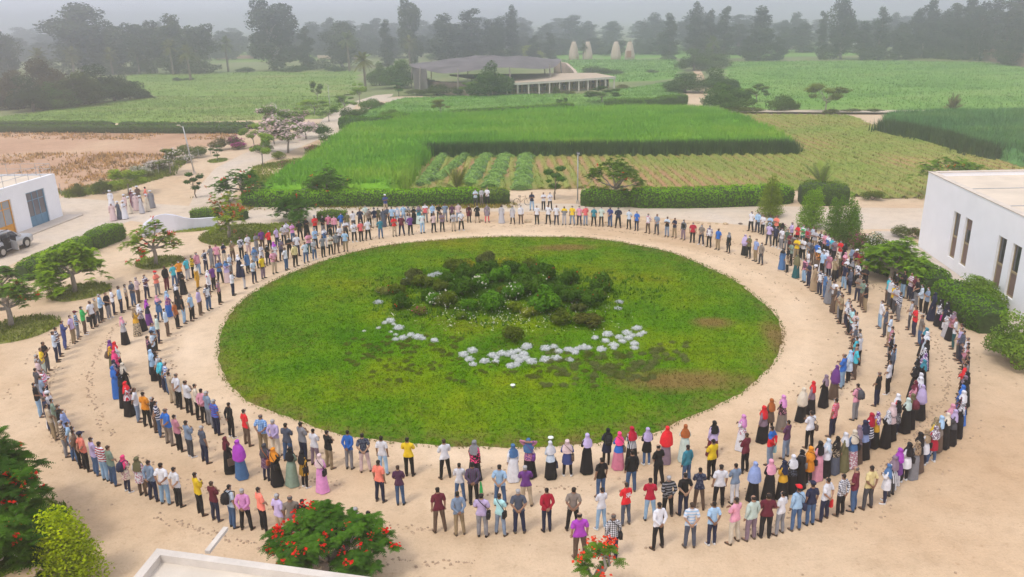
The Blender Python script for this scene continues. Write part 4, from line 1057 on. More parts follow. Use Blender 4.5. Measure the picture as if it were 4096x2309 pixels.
door(d1, M_blue, 3, 'door', .30, 'glazed blue door with three bays'); door(d2, M_orange, 3, 'door', .30, 'glazed orange door with pale curtains')
mb = MB()
rp = [LA + dl * .15 + bl * (.2 + 1.4 * k) for k in range(9)] ; rf = [LA + dl * (1.6 + 1.6 * k) + bl * .25 for k in range(8)]
for p in rp + rf: mb.tube([(p.x, p.y, HL - .1), (p.x, p.y, HL + .95)], .022, 5)
for z in (.95, .5):
    mb.tube([(rp[0].x, rp[0].y, HL + z), (rp[-1].x, rp[-1].y, HL + z)], .02, 5); mb.tube([(rp[0].x, rp[0].y, HL + z), (rf[-1].x, rf[-1].y, HL + z)], .02, 5)
mb.build('railing', M_metal, lb)
mb = MB(); p = LA - dl * .6; prism(mb, p + WL.n * .01, dl, WL.n, 12, 1.6, -.02, .10); tag(mb.build('pavement', M_conc), kind='structure')

# the roof in the foreground
HF = 4.4; a = G(625.6, 2183, HF); b = G(1570.6, 2309, HF); c_ = G(521, 2309, HF); fd = (b - a).normalized(); fe = (c_ - a).normalized()
fb = tag(empty('flat_roof_building'), 'flat pale roof with low parapet and drain spout at the bottom left', 'building')
mb = MB(); Lf, Lg = 16.0, 8.0; z = Vector((0, 0, 1)); pf = a; 
cor = [pf, pf + fd * Lf, pf + fd * Lf + fe * Lg, pf + fe * Lg]
for i in range(4):
    p, q = cor[i], cor[(i + 1) % 4]; mb.add([Vector((v.x, v.y, zz)) for zz in (0, HF - .3) for v in (p, q)], [(0, 1, 3, 2)])
mb.build('wall', M_white, fb)
mb = MB(); mb.add([Vector((v.x, v.y, HF - .30)) for v in cor], [(0, 1, 2, 3)]); mb.build('roof', plain('pale_roof', (.62, .55, .46), .95, .10, .8, bmp=.25, bscale=9), fb)
mb = MB()
def pbox(mb, p, q, ins, z0, z1): mb.add([Vector((v.x, v.y, zz)) for zz in (z0, z1) for v in (p, q, q + ins, p + ins)], [(0, 3, 2, 1), (4, 5, 6, 7), (0, 1, 5, 4), (1, 2, 6, 5), (2, 3, 7, 6), (3, 0, 4, 7)])
pbox(mb, cor[0], cor[1], fe * .22, HF - .32, HF - .08); pbox(mb, cor[0] + fe * .222, cor[3], fd * .22, HF - .32, HF - .083)
mb.build('parapet', M_cream, fb)
sp = G(828, 2201, HF - .1); sq = G(884, 2149, HF - .25); mb = MB(); d = Vector((sq.x - sp.x, sq.y - sp.y, 0)).normalized()
mb.beam((sp.x, sp.y, HF - .16), (sp.x + d.x * 1.05, sp.y + d.y * 1.05, HF - .2), .13, .09); mb.build('drain_spout', M_cream, fb)
mb = MB()
for x, y in ((870, 2265), (885, 2262), (893, 2270), (955, 2270), (975, 2276), (1000, 2282), (1015, 2276), (1035, 2284), (1055, 2275), (1060, 2286), (1120, 2290), (1128, 2293)):
    p = G(x, y, HF - .28); mb.box((p.x, p.y, HF - .29), (.10, .05, .03), rnd.uniform(0, 3))
mb.build('debris', M_coping, fb)['kind'] = 'stuff'
mb = MB(); p = G(801, 2233, HF - .25); mb.tube([(p.x, p.y, HF - .3), (p.x + .02, p.y + .06, HF - .18)], .06, 8); mb.build('drain_hole', M_coping, fb)

# low wavy white wall near the lane
mb = MB(); rings = []; z = Vector((0, 0, 1)); WVB = ((575, 948), (600, 936), (625, 929), (665, 927), (712, 926), (750, 922), (782, 917), (830, 912), (880, 908)); WVT = ((575, 925), (584, 897), (622, 869), (642, 861), (674, 856), (712, 861), (742, 870), (771, 875), (800, 874), (880, 868))
def interp(L, x):
    for (x0, y0), (x1, y1) in zip(L, L[1:]):
        if x0 <= x <= x1: return y0 + (y1 - y0) * (x - x0) / (x1 - x0)
    return L[-1][1]
wp = [G(x, interp(WVB, x)) for x in range(575, 881, 12)]
for i, x in enumerate(range(575, 881, 12)):
    p = wp[i]; h = height_at(p, interp(WVT, x)); q = wp[min(i + 1, len(wp) - 1)] - wp[max(i - 1, 0)]; s_n = Vector((q.y, -q.x, 0)).normalized() * .14
    rings.append([p + s_n, p - s_n, p - s_n + z * h, p + s_n + z * h])
mb.loft(rings); tag(mb.build('white_wavy_wall', plain('lilac_white_render', (.66, .66, .72), .9, .06, .8, bmp=.12, bscale=25), smooth=False), 'low wavy white plastered wall between the lane and the orange flame tree', 'wall')

# ------------------------------------------------------------------ pigeon towers, shade-net theatre, colonnade building (all hazy and far)
M_tower = plain('tower_plaster', (.58, .45, .36), .95, .10, .4, bmp=.3, bscale=5)
tw = None
for x, lab in ((2295, 'leftmost of the four pale conical pigeon towers'), (2350, 'second from left of the four pale conical pigeon towers'), (2463, 'third from left of the four pale conical pigeon towers'), (2518, 'rightmost of the four conical pigeon towers with a brown patch')):
    b = G(x, 242.5); h = height_at(b, 167); r1 = 20.5 * mpp(b); n = 14
    t_ = tag(empty('pigeon_tower', b), lab, 'tower', 'pigeon towers in the far field')
    mb = MB(); mb.loft([ell(0, 0, h * k, r1 * q, r1 * q, n) for k, q in ((0, 1.0), (.25, .97), (.5, .84), (.75, .64), (.93, .44), (1.0, .36))]); mb.build('body', M_tower, t_, smooth=True)
    mb = MB()
    for k in range(9):
        zz = h * (.25 + .07 * k); rr_ = r1 * (.97 - (.25 + .07 * k - .25) * .72)
        for j in range(10):
            a_ = 2 * pi * j / 10; mb.box((rr_ * cos(a_), rr_ * sin(a_), zz), (.3, .3, .22), a_)
    mb.build('pigeon_holes', M_coping, t_)['kind'] = 'stuff'
    mb = MB(); mb.tube([(0, 0, h * .95), (0, 0, h + .9)], .12, 5); mb.box((0, 0, h + .05), (r1 * .6, r1 * .6, .2)); mb.build('perch', M_bark, t_)
    if x == 2518: mb = MB(); mb.box((-.6, -r1 * .97, 2.6), (1.9, .3, 2.4)); mb.build('patch', plain('red_brick', (.36, .16, .10)), t_)
M_net = plain('shade_net', (.15, .13, .13), .95, .3, .25, bmp=.3, bscale=2)
M_step = plain('earth_steps', (.30, .21, .16), .95, .2, .5)
nb0 = D(1225, 218); ne = tag(empty('shade_net_theatre', nb0), 'round theatre under a big dark sagging shade net, far behind the fields', 'theatre')
RX, RY = 185 * 1.59 * mpp(nb0), 26.0; ht = height_at(nb0, 160 * 1.59)
mb = MB(); nr_, na_ = 9, 40; V = []; F = []
for i in range(nr_ + 1):
    for k in range(na_):
        a_ = 2 * pi * k / na_; q = i / nr_; hh = ht * (.95 + .35 * (1 - q * q)) + 1.1 * q * sin(4 * a_ + .6) * .5 + .5 * noise.noise(Vector((q * 5, a_ * 2, 0)))
        V.append((RX * q * cos(a_) * (1 + .04 * sin(6 * a_)), RY * q * sin(a_), hh))
for i in range(nr_):
    for k in range(na_):
        F.append((i * na_ + k, i * na_ + (k + 1) % na_, (i + 1) * na_ + (k + 1) % na_, (i + 1) * na_ + k))
obj('shade_net', mesh('shade_net', V, F, M_net, smooth=True), ne)
mb = MB()
for k in range(na_):
    if k % 4 == 0:
        a_ = 2 * pi * k / na_; x, y = RX * cos(a_), RY * sin(a_); po = MB(); po.tube([(x * 1.03, y * 1.03, 0), (x, y, ht * 1.05)], .16, 6); po.build('mast', M_barkpale, ne)
for j in range(7):
    q = .90 - j * .07; mb = MB(); ang = [pi + (2 * pi - pi) * i / 24 + .0 for i in range(25)]
    rings = [[(RX * q * cos(t_), RY * q * sin(t_) , 0), (RX * (q - .055) * cos(t_), RY * (q - .055) * sin(t_), 0), (RX * (q - .055) * cos(t_), RY * (q - .055) * sin(t_), 2.7 - j * .33), (RX * q * cos(t_), RY * q * sin(t_), 2.7 - j * .33)] for t_ in ang]
    mb.loft(rings); mb.build('seating_step', M_step, ne)
mb = MB(); ang = [pi * 1.0 + (pi * .24) * i / 12 for i in range(13)]
mb.loft([[(RX * .97 * cos(t_), RY * .97 * sin(t_), .2), (RX * .975 * cos(t_), RY * .975 * sin(t_), .2), (RX * .995 * cos(t_), RY * .99 * sin(t_), ht * .98), (RX * .99 * cos(t_), RY * .985 * sin(t_), ht * .98)] for t_ in ang]); mb.build('side_net', M_net, ne)
# colonnade building
ca, cb = D(1268, 241), D(1540, 222); hc = height_at(ca, 213 * 1.59); cd = (cb - ca).normalized(); Lc = (cb - ca).length; cn = Vector((-cd.y, cd.x, 0))
ce = tag(empty('colonnade_building', ca), 'long low building with white posts, timber windows and a tan flat roof', 'building'); 
V = lambda u, v, z: tuple(cd * u + cn * v + Vector((0, 0, z)))
mb = MB(); cv = lambda u: .9 * sin(pi * u / Lc)
n = 16; mb.loft([[V(Lc * i / n, -1.4 - cv(Lc * i / n), hc), V(Lc * i / n, 30 - 1.4 * i, hc + .55), V(Lc * i / n, 30 - 1.4 * i, hc + .85), V(Lc * i / n, -1.4 - cv(Lc * i / n), hc + .35)] for i in range(n + 1)]); mb.build('roof', plain('tan_roof', (.52, .41, .30), .95, .08, .4), ce)
mb = MB(); mb.loft([[V(Lc * i / n, -1.5 - cv(Lc * i / n), hc - .12), V(Lc * i / n, -1.42 - cv(Lc * i / n), hc - .12), V(Lc * i / n, -1.42 - cv(Lc * i / n), hc + .38), V(Lc * i / n, -1.5 - cv(Lc * i / n), hc + .38)] for i in range(n + 1)]); mb.build('fascia', M_cream, ce)
M_timber = plain('timber', (.30, .17, .09), .8, .25, 2); M_tanwall = plain('tan_wall', (.46, .33, .24), .95, .12, .5)
mb = MB(); mb.loft([[V(Lc * i / n, 1.4, 0), V(Lc * i / n, 1.8, 0), V(Lc * i / n, 1.8, hc), V(Lc * i / n, 1.4, hc)] for i in range(n + 1)]); mb.build('wall', M_tanwall, ce)
for i in range(12):
    u = Lc * i / 11.0; mb = MB(); p = V(u * .985 + .15, -1.2 - cv(u), hc / 2); mb.box(p, (.32, .32, hc)); mb.build('post', M_cream, ce)
for i in range(22):
    u0, u1 = Lc * (i + .1) / 22, Lc * (i + .9) / 22; f = MB(); zt_ = hc * .86
    for (a_, b_, c1, d_) in ((u0, u0 + .14, .2, zt_), (u1 - .14, u1, .2, zt_), (u0 + .14, u1 - .14, .2, .36), (u0 + .14, u1 - .14, zt_ - .14, zt_), (u0 + .14, u1 - .14, hc * .5, hc * .5 + .12)):
        f.add([V(u, v, z_) for v in (1.25, 1.38) for u, z_ in ((a_, c1), (b_, c1), (b_, d_), (a_, d_))], [(0, 1, 2, 3), (7, 6, 5, 4), (0, 4, 5, 1), (1, 5, 6, 2), (2, 6, 7, 3), (3, 7, 4, 0)])
    fo = f.build('window', M_timber, ce); g_ = MB(); g_.add([V(u0 + .14, 1.32, .36), V(u1 - .14, 1.32, .36), V(u1 - .14, 1.32, zt_ - .14), V(u0 + .14, 1.32, zt_ - .14)], [(0, 1, 2, 3)]); g_.build('pane', M_glass, fo)
# curved earth wall of the theatre and low walls beside it
def lowwall(name, pts, h, th, mat, lab, catg='wall'):
    mb = MB(); c0 = pts[0].copy(); rings = []
    for i, p in enumerate(pts):
        q = pts[min(i + 1, len(pts) - 1)] - pts[max(i - 1, 0)]; s = Vector((q.y, -q.x, 0)).normalized(); p = p - c0
        hh = h[i] if hasattr(h, '__len__') else h
        rings.append([p - s * th / 2, p + s * th / 2, p + s * th / 2 + Vector((0, 0, hh)), p - s * th / 2 + Vector((0, 0, hh))])
    mb.loft(rings); return tag(mb.build(name, mat, loc=tuple(c0)), lab, catg)
lowwall('curved_wall', P_([(1395, 205), (1425, 206), (1445, 212), (1455, 222)]), [5.5, 5.0, 3.6, 2.4], .8, M_tower, 'pale curved wall sweeping down at the right end of the shade net')
lowwall('garden_wall', P_([(1120, 238), (1160, 240), (1200, 243), (1240, 243)]), 1.3, .5, M_tower, 'low tan wall in front of the shade net theatre')
lowwall('garden_wall', P_([(2470, 150), (2500, 156), (2540, 164), (2620, 176)]), 4.0, .5, plain('mud_wall', (.34, .22, .17)), 'brown mud wall at the edge of the far right grove')
lowwall('garden_wall', P_([(545, 152), (600, 150), (650, 150)]), 2.0, .5, plain('rose_wall', (.5, .33, .27)), 'low reddish wall far behind the lone palm tree')
lowwall('garden_wall', P_([(1930, 128), (2010, 126)]), 2.4, .5, M_tower, 'small pale wall far behind the right tree line')
lowwall('garden_wall', P_([(800, 150), (900, 150)]), 2.0, .5, M_tower, 'low reddish wall behind the casuarina beside the tall tree')
e_ = tag(empty('white_shed', D(2145, 118)), 'small white shed with a low roof hidden among far trees', 'shed'); mb = MB(); mb.box((0, 0, 2.5), (16, 8, 5)); mb.build('wall', M_white, e_); mb = MB(); mb.box((0, 0, 5.2), (17, 9, .4)); mb.build('roof', M_conc, e_)

# ------------------------------------------------------------------ poles
def pole(base, h, lean, lab, head='lamp', r=.07):
    e = tag(empty('street_lamp', base), lab, 'street lamp'); mb = MB(); mb.tube([(0, 0, 0), (lean * .5, 0, h * .5), (lean, 0, h)], [r, r * .8, r * .6], 8); mb.build('post', M_metal, e, smooth=True)
    mb = MB(); mb.box((0, 0, .15), (.3, .3, .3)); mb.build('base', M_conc, e)
    if head == 'lamp':
        mb = MB(); mb.tube([(lean, 0, h - .1), (lean, -.25, h + .05)], .025, 5); mb.box((lean, -.38, h + .02), (.34, .26, .22)); mb.build('lamp_head', M_black, e)
        mb = MB(); mb.box((lean, -.515, h + .02), (.26, .02, .16)); mb.build('lamp_glass', M_glass2, e)
    else:
        mb = MB(); mb.tube([(lean, 0, h - .15), (lean - .35, -.1, h + .12)], .03, 5); mb.box((lean - .45, -.12, h + .16), (.35, .18, .10)); mb.build('lamp_head', M_conc, e)
    return e
b = D(1453, 512); pole(b, height_at(b, 385 * 1.59), 0, 'street lamp with a square dark head behind the far hedge')
b = D(490, 440); pole(b, height_at(b, 318 * 1.59), -.55, 'leaning pale lamp pole beside the bare field', 'arm', .10)
b = D(832, 291); pole(b, height_at(b, 214 * 1.59), 0, 'thin lamp pole standing by the path between far fields', 'arm', .08)
b = D(700, 330); pole(b, height_at(b, 262 * 1.59), 0, 'thin pole half hidden by the blossoming avenue trees', 'arm', .08)

# ------------------------------------------------------------------ the parked car
def car():
    rw, fw = G(14.4, 1027), G(102, 991.5); d = (fw - rw); L = d.length; d.normalize(); side = Vector((-d.y, d.x, 0)); 
    if side.dot(CAMPOS - rw) > 0: side = -side      # side points away from the camera
    print('wheelbase', L); W2 = .93; k = 2.75
    o = rw + d * (L / 2) + side * .80
    e = tag(empty('parked_car', (o.x, o.y, 0), atan2(d.y, d.x)), 'silver off-road car with its rear side door open', 'car')
    M_paint, t, bs = newmat('silver_paint'); bs.inputs['Base Color'].default_value = (.55, .55, .56, 1); bs.inputs['Metallic'].default_value = .55; bs.inputs['Roughness'].default_value = .3
    M_tyre = plain('tyre', (.02, .02, .02), .9); M_rim = plain('rim', (.5, .5, .5), .3, .1, 5, metal=.7)
    sgn = 1 if Vector((-sin(e.rotation_euler.z), cos(e.rotation_euler.z), 0)).dot(side) > 0 else -1
    def sec(x, pts): return [Vector((x, y, z)) for y, z in pts]
    # body: sections across the car from tail to nose
    def prof(x, zb, zs, zt, wb, ws, wt): return sec(x, [(-wb, zb), (-ws, zb + .12), (-ws, zs), (-wt, zt), (wt, zt), (ws, zs), (ws, zb + .12), (wb, zb)])
    mb = MB(); mb.loft([prof(-2.32, .55, .95, 1.05, .75, .82, .75), prof(-2.28, .38, 1.0, 1.12, .85, .90, .82), prof(-1.9, .30, 1.05, 1.15, .88, .93, .84), prof(-1.0, .30, 1.05, 1.15, .88, .93, .84), prof(.9, .30, 1.03, 1.12, .88, .93, .84), prof(1.25, .30, 1.02, 1.12, .88, .93, .80), prof(1.95, .32, .96, 1.06, .88, .92, .78), prof(2.28, .38, .85, .93, .84, .88, .72), prof(2.38, .45, .72, .80, .72, .78, .62)]); bd_ = mb.build('body', M_paint, e, smooth=True)
    mb = MB(); mb.loft([prof(-2.2, 1.10, 1.15, 1.2, .80, .82, .78), prof(-2.05, 1.10, 1.66, 1.74, .82, .70, .60), prof(-1.0, 1.10, 1.74, 1.82, .82, .70, .60), prof(.1, 1.10, 1.72, 1.80, .82, .70, .60), prof(.55, 1.08, 1.45, 1.55, .82, .74, .62), prof(1.1, 1.05, 1.12, 1.15, .82, .82, .76)]); mb.build('cabin', M_paint, e, smooth=False)
    for s in (-1, 1):
        for (x0, x1, x2, x3, nm) in ((-1.95, -1.30, -1.35, -1.93, 'side_window'), (-1.2, -.35, -.40, -1.2, 'side_window'), (-.25, .72, .28, -.25, 'side_window')):
            mb = MB(); mb.add([(x0, s * .852, 1.17), (x1, s * .852, 1.17), (x2, s * .735, 1.66), (x3, s * .735, 1.66)], [(0, 1, 2, 3)]); mb.build(nm, M_glass, e)
        for x in (-k / 2, k / 2):
            mb = MB(); n = 18
            mb.loft([[(x + .39 * cos(a_), s * y, .39 + .39 * sin(a_)) for a_ in (2 * pi * i / n for i in range(n))] for y in (.70, .955)]); w = mb.build('wheel', M_tyre, e, smooth=False)
            mb = MB(); mb.loft([[(x + .24 * cos(a_), s * y, .39 + .24 * sin(a_)) for a_ in (2 * pi * i / n for i in range(n))] for y in (.90, .965)]); mb.build('rim', M_rim, w)
            mb = MB()      # dark wheel arch
            mb.loft([[(x + .47 * cos(a_), s * y, .42 + .47 * sin(a_)) for a_ in (pi * i / 10 for i in range(11))] + [(x - .40 * 1, s * y, .42)] for y in (.60, .937)]); mb.build('wheel_arch', M_black, e)
        mb = MB(); mb.box((0, s * .93, .34), (2.0, .12, .07)); mb.build('side_step', M_black, e)
        mb = MB(); mb.box((.62, s * 1.0, 1.18), (.16, .20, .15)); mb.build('mirror', M_paint, e)
        mb = MB(); mb.add([(2.30, s * .55, .78), (2.12, s * .86, .80), (2.10, s * .86, .93), (2.28, s * .55, .90), (2.34, s * .55, .80)], [(0, 1, 2, 3)]); mb.build('headlight', M_glass2, e)
        mb = MB(); mb.box((-2.3, s * .78, .98), (.08, .16, .30)); mb.build('tail_light', plain('red_lens', (.4, .02, .02), .3), e)
        for x in (-.3, -1.25):
            mb = MB(); mb.box((x - .18, s * .94, .98), (.18, .03, .04)); mb.build('handle', M_rim, e)
    mb = MB(); mb.add([(1.06, -.76, 1.14), (1.06, .76, 1.14), (.58, .64, 1.50), (.58, -.64, 1.50)], [(0, 1, 2, 3)]); v = mb.v; mb.v = [(x + .03, y, z_ + .03) for x, y, z_ in v]; mb.build('windscreen', M_glass, e)
    mb = MB(); mb.box((2.38, 0, .68), (.06, .9, .22)); mb.build('grille', M_black, e)
    mb = MB(); mb.tube([(-1.7, -.62, 1.86), (-.0, -.62, 1.86)], .025, 5); mb.tube([(-1.7, .62, 1.86), (-.0, .62, 1.86)], .025, 5); mb.build('roof_rail', M_black, e)
    # open rear door on the near side: an opening with dark interior, the leaf swung out
    s = -sgn
    mb = MB(); mb.box((-.76, s * .91, .92), (.78, .06, .9)); mb.build('door_opening', M_black, e)
    mb = MB(); mb.add([(-2.235, -.68, 1.22), (-2.235, .68, 1.22), (-2.10, .60, 1.62), (-2.10, -.60, 1.62)], [(0, 1, 2, 3)]); mb.build('rear_window', M_glass, e)
    mb = MB(); h = Vector((-.32, s * .95, 0)); q = Vector((-.62, s * 1.72, 0)); mb.beam(h + z * .72, q + z * .72, .07, .72); dl_ = mb.build('door', M_paint, e)
    mb = MB(); mb.beam(h + z * 1.38, q.lerp(h, .15) + z * 1.34, .04, .5); mb.build('door_window', M_glass, dl_)
    return e
CAR = car()

# ------------------------------------------------------------------ boulders, lawn lights, bicycle
def boulder(x, y, w, lab, dark=False, tall=.55):
    b = G(x, y); s = w * mpp(b) / 2; bm = bmesh.new(); bmesh.ops.create_icosphere(bm, subdivisions=2, radius=1); o = Vector((x, y, 0))
    for v in bm.verts:
        v.co = v.co * (1 + .28 * noise.noise(v.co * 1.3 + o)); v.co.z = max(v.co.z, -.25) * tall
    me = bpy.data.meshes.new('boulder'); bm.to_mesh(me); bm.free(); me.materials.append(M_dkstone if dark else M_boulder)
    ob = obj('boulder', me, loc=(b.x, b.y, s * .1), scale=s, rz=rnd.uniform(0, 6)); tag(ob, lab, 'boulder', 'boulders edging the lane')
M_dkstone = plain('dark_stone', (.17, .13, .10), .95, .3, 3, bmp=.6)
for x, y, w, lab, dk in ((1867, 884, 24, 'brown boulder left of the pair of women facing the ring', 0), (1925, 884, 20, 'round brown boulder beside the person in coral trousers', 0), (2111, 889, 30, 'broad yellow boulder on the far edge of the ring', 0),
                         (2209, 886, 18, 'upright yellow boulder behind the far row of white shirts', 0), (2428, 891, 20, 'dark boulder behind the person in indigo top', 0), (2484, 893, 16, 'small boulder between navy shirts on the far side', 0),
                         (2651, 896, 20, 'pale boulder behind the grey-shirted person', 0), (2715, 895, 16, 'pale boulder behind the khaki trousers on the far side', 0), (2752, 894, 14, 'small pale boulder left of three pale ones', 0), (2790, 893, 18, 'pale cracked boulder by the lane', 0),
                         (2810, 895, 12, 'small white boulder in the lane-side row', 0), (2836, 896, 16, 'white boulder right of the small white one', 0), (2866, 896, 14, 'pale grey boulder second from right end of the row', 0), (2902, 897, 24, 'wide pale boulder near the right end of the row', 0),
                         (2962, 897, 18, 'dark square boulder alone by the lane', 1), (1577, 924, 10, 'tiny dark stone at the foot of the ring people', 1)):
    boulder(x, y, w, lab, dk)
M_disc, t_, b_ = newmat('white_cover'); b_.inputs['Base Color'].default_value = (.82, .85, .80, 1)
for x, y, lab in ((2051, 1547, 'white round cover standing in the grass below the silver plants'), (2203, 1752, 'white round cover at the near edge of the lawn')):
    b = G(x, y, .15); mb = MB(); mb.loft([ell(0, 0, .12, .12, .12, 16), ell(0, 0, .16, .12, .12, 16), ell(0, 0, .175, .07, .07, 16)]); o = mb.build('lawn_light', M_disc, loc=(b.x, b.y, lawn_z(b.x, b.y)), smooth=True); tag(o, lab, 'garden light')
    mb = MB(); mb.tube([(0, 0, -.05), (0, 0, .125)], .05, 8); mb.build('stem', M_metal, o)
b = G(2090, 822); be = tag(empty('bicycle', b, .15), 'old bicycle leaning in the gap of the far hedge', 'bicycle')
be.rotation_euler = (radians(-18), 0, .15)
for x in (-.52, .52):
    mb = MB(); n = 18; mb.tube([(x + .33 * cos(2 * pi * i / n), 0, .34 + .33 * sin(2 * pi * i / n)) for i in range(n + 1)], .022, 5, cap=False); w = mb.build('wheel', M_black, be)
    mb = MB()
    for i in range(8): mb.tube([(x, 0, .34), (x + .32 * cos(pi * i / 4), 0, .34 + .32 * sin(pi * i / 4))], .004, 3)
    mb.build('spokes', M_metal, w)['kind'] = 'stuff'
mb = MB()
for p, q in (((-.52, .34), (-.1, .36)), ((-.52, .34), (-.2, .82)), ((-.2, .82), (-.1, .36)), ((-.1, .36), (.36, .78)), ((-.2, .80), (.34, .84)), ((.52, .34), (.33, .92))): mb.tube([(p[0], 0, p[1]), (q[0], 0, q[1])], .016, 5)
mb.build('frame', plain('rust_frame', (.25, .12, .06)), be)
mb = MB(); mb.box((-.22, 0, .90), (.24, .12, .06)); mb.build('saddle', M_black, be); mb = MB(); mb.tube([(.30, -.25, .95), (.34, 0, .95), (.30, .25, .95)], .013, 5); mb.build('handlebar', M_metal, be)

# ------------------------------------------------------------------ trees, shrubs, hedges
c_euc, c_cas, c_dark, c_mid, c_lite, c_olive, c_brown = (.062, .075, .125), (.052, .064, .115), (.028, .052, .028), (.05, .10, .03), (.13, .22, .045), (.06, .075, .05), (.075, .06, .06)  # eucalyptus and casuarina: distance haze put into the leaf colour, paler and bluer
# -- the far tree belt (hazy): tall trees one can tell apart
for i, (kd, x, yt, yb, w, col, lab) in enumerate((
    ('euc', 215, 14, 186, 150, c_euc, 'tallest spreading eucalyptus above the dark bushes on the far left'),
    ('euc', 305, 62, 186, 85, c_euc, 'shorter eucalyptus right of the tall spreading one'),
    ('euc', 385, 58, 187, 85, c_euc, 'ragged eucalyptus rising behind the left palm trees'),
    ('euc', 440, 42, 187, 95, c_euc, 'eucalyptus with twin tops behind the left palm trees'),
    ('euc', 503, 66, 187, 95, c_euc, 'eucalyptus at the right end of the left grove'),
    ('euc', 20, 90, 205, 70, c_euc, 'eucalyptus cut by the left edge of the view'),
    ('euc', 692, 4, 178, 118, c_cas, 'big dense drooping tree standing alone left of centre'),
    ('cas', 775, 66, 176, 42, c_cas, 'slim casuarina right beside the big drooping tree'),
    ('euc', 862, 58, 170, 90, c_euc, 'leafy tree behind the palm left of the shade net'),
    ('cas', 975, 48, 168, 36, c_cas, 'slim dark casuarina left of the shade net theatre'),
    ('euc', 1037, 2, 162, 60, c_olive, 'thin open tree reaching the top of the view'),
    ('euc', 1128, 40, 160, 90, c_cas, 'broad grey-green tree behind the left part of the net'),
    ('cas', 1187, 20, 158, 70, c_cas, 'tall casuarina behind the middle of the net'),
    ('euc', 1245, 52, 158, 70, c_cas, 'lower tree between two casuarinas behind the net'),
    ('cas', 1290, 16, 156, 40, c_cas, 'lone narrow casuarina right of the shade net'),
    ('cas', 1345, 90, 155, 34, c_cas, 'short dark casuarina behind the yellow-green tree'),
    ('cas', 1383, 80, 152, 30, c_cas, 'short casuarina left of the pigeon towers'),
    ('cas', 1682, 32, 151, 44, c_cas, 'narrow dark casuarina right of the pigeon towers'),
    ('cas', 1747, 8, 152, 46, c_cas, 'tall leaning casuarina left of a twin in the right belt'),
    ('cas', 1781, 26, 152, 44, c_cas, 'casuarina between two taller ones in the right belt'),
    ('cas', 1820, 14, 152, 42, c_cas, 'tall casuarina with notched top above the path trees'),
    ('cas', 1908, 14, 153, 66, c_cas, 'broad-topped casuarina at the left end of the green field'),
    ('cas', 1880, 92, 153, 36, c_cas, 'small casuarina at the foot of the broad-topped one'),
    ('cas', 1955, 92, 152, 36, c_cas, 'second small casuarina right of the broad-topped one'),
    ('cas', 2062, 26, 150, 26, c_cas, 'very thin casuarina standing before the far gap'),
    ('euc', 2114, 4, 150, 66, c_cas, 'open eucalyptus with branches showing against haze'),
    ('cas', 2166, 56, 151, 54, c_cas, 'bushy casuarina between the eucalyptus and a tall column'),
    ('cas', 2209, 18, 151, 42, c_cas, 'columnar casuarina left of the dense right grove'),
    ('cas', 2248, 118, 152, 18, c_cas, 'small pointed cypress at the edge of the right grove'))):
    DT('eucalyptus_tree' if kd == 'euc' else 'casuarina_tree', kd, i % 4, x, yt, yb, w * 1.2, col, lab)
k = 0
for x, yt, yb, w in ((2262, 60, 148, 60), (2298, 20, 146, 62), (2330, -4, 146, 60), (2362, 30, 144, 56), (2390, 6, 148, 66), (2425, -12, 150, 66), (2458, 10, 154, 70), (2490, -16, 150, 66), (2520, 0, 160, 70), (2552, -18, 152, 76), (2592, -20, 160, 76), (2440, 40, 146, 60), (2405, 44, 144, 60), (2280, 84, 150, 40), (2548, 30, 168, 60), (2318, 60, 147, 50), (2350, 76, 147, 48)):
    DT('casuarina_tree', 'cas' if k % 3 else 'euc', k % 4, x, yt, yb, w, c_cas, 'dark hazy casuarina in the dense grove at the far right', 'grove at the far right'); k += 1
# second, hazier belt; and a third
ORD = ['first', 'second', 'third'] + ['%s%s' % (a, b) for a, b in ((i, 'st' if i % 10 == 1 and i != 11 else 'nd' if i % 10 == 2 and i != 12 else 'rd' if i % 10 == 3 and i != 13 else 'th') for i in range(4, 60))]
for n_, o in enumerate(sorted([o for o in COL.objects if o.get('group') == 'grove at the far right'], key=lambda o: PX(o.location)[0])): o['label'] = 'dark hazy casuarina, %s from the left in the dense far right grove' % ORD[n_]
r6 = random.Random(3)
for i in range(46):
    x = -20 + i * 58 + r6.uniform(-20, 20)
    if 1390 < x < 1450 and 0: continue
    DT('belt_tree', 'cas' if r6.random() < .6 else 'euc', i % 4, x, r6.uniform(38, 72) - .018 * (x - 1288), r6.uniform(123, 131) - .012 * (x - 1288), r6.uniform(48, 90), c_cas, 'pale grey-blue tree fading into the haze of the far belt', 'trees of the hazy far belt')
for i in range(30):
    x = -40 + i * 92 + r6.uniform(-26, 26)
    DT('belt_tree', 'euc' if r6.random() < .6 else 'cas', i % 4, x, r6.uniform(44, 70) - .018 * (x - 1288), r6.uniform(106, 111) - .015 * (x - 1288), r6.uniform(70, 110), c_cas, 'almost vanished tree in the haze at the horizon', 'trees at the hazy horizon')
for i in range(44):
    x = -10 + i * 60 + r6.uniform(-22, 22); yt = r6.uniform(62, 100) - .012 * (x - 1288)
    if 1400 < x < 1640: yt = 95
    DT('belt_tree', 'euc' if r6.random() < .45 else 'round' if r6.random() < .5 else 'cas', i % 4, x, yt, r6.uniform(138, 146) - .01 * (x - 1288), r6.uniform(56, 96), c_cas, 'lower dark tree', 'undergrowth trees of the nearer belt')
for g_, l_ in (('undergrowth trees of the nearer belt', 'lower grey-green tree, %s from the left under the nearer tall trees'), ('trees of the hazy far belt', 'pale grey-blue hazy tree, %s from the left in the far belt'), ('trees at the hazy horizon', 'almost vanished tree, %s from the left at the hazy horizon')):
    for n_, o in enumerate(sorted([o for o in COL.objects if o.get('group') == g_], key=lambda o: PX(o.location)[0])): o['label'] = l_ % ORD[n_]
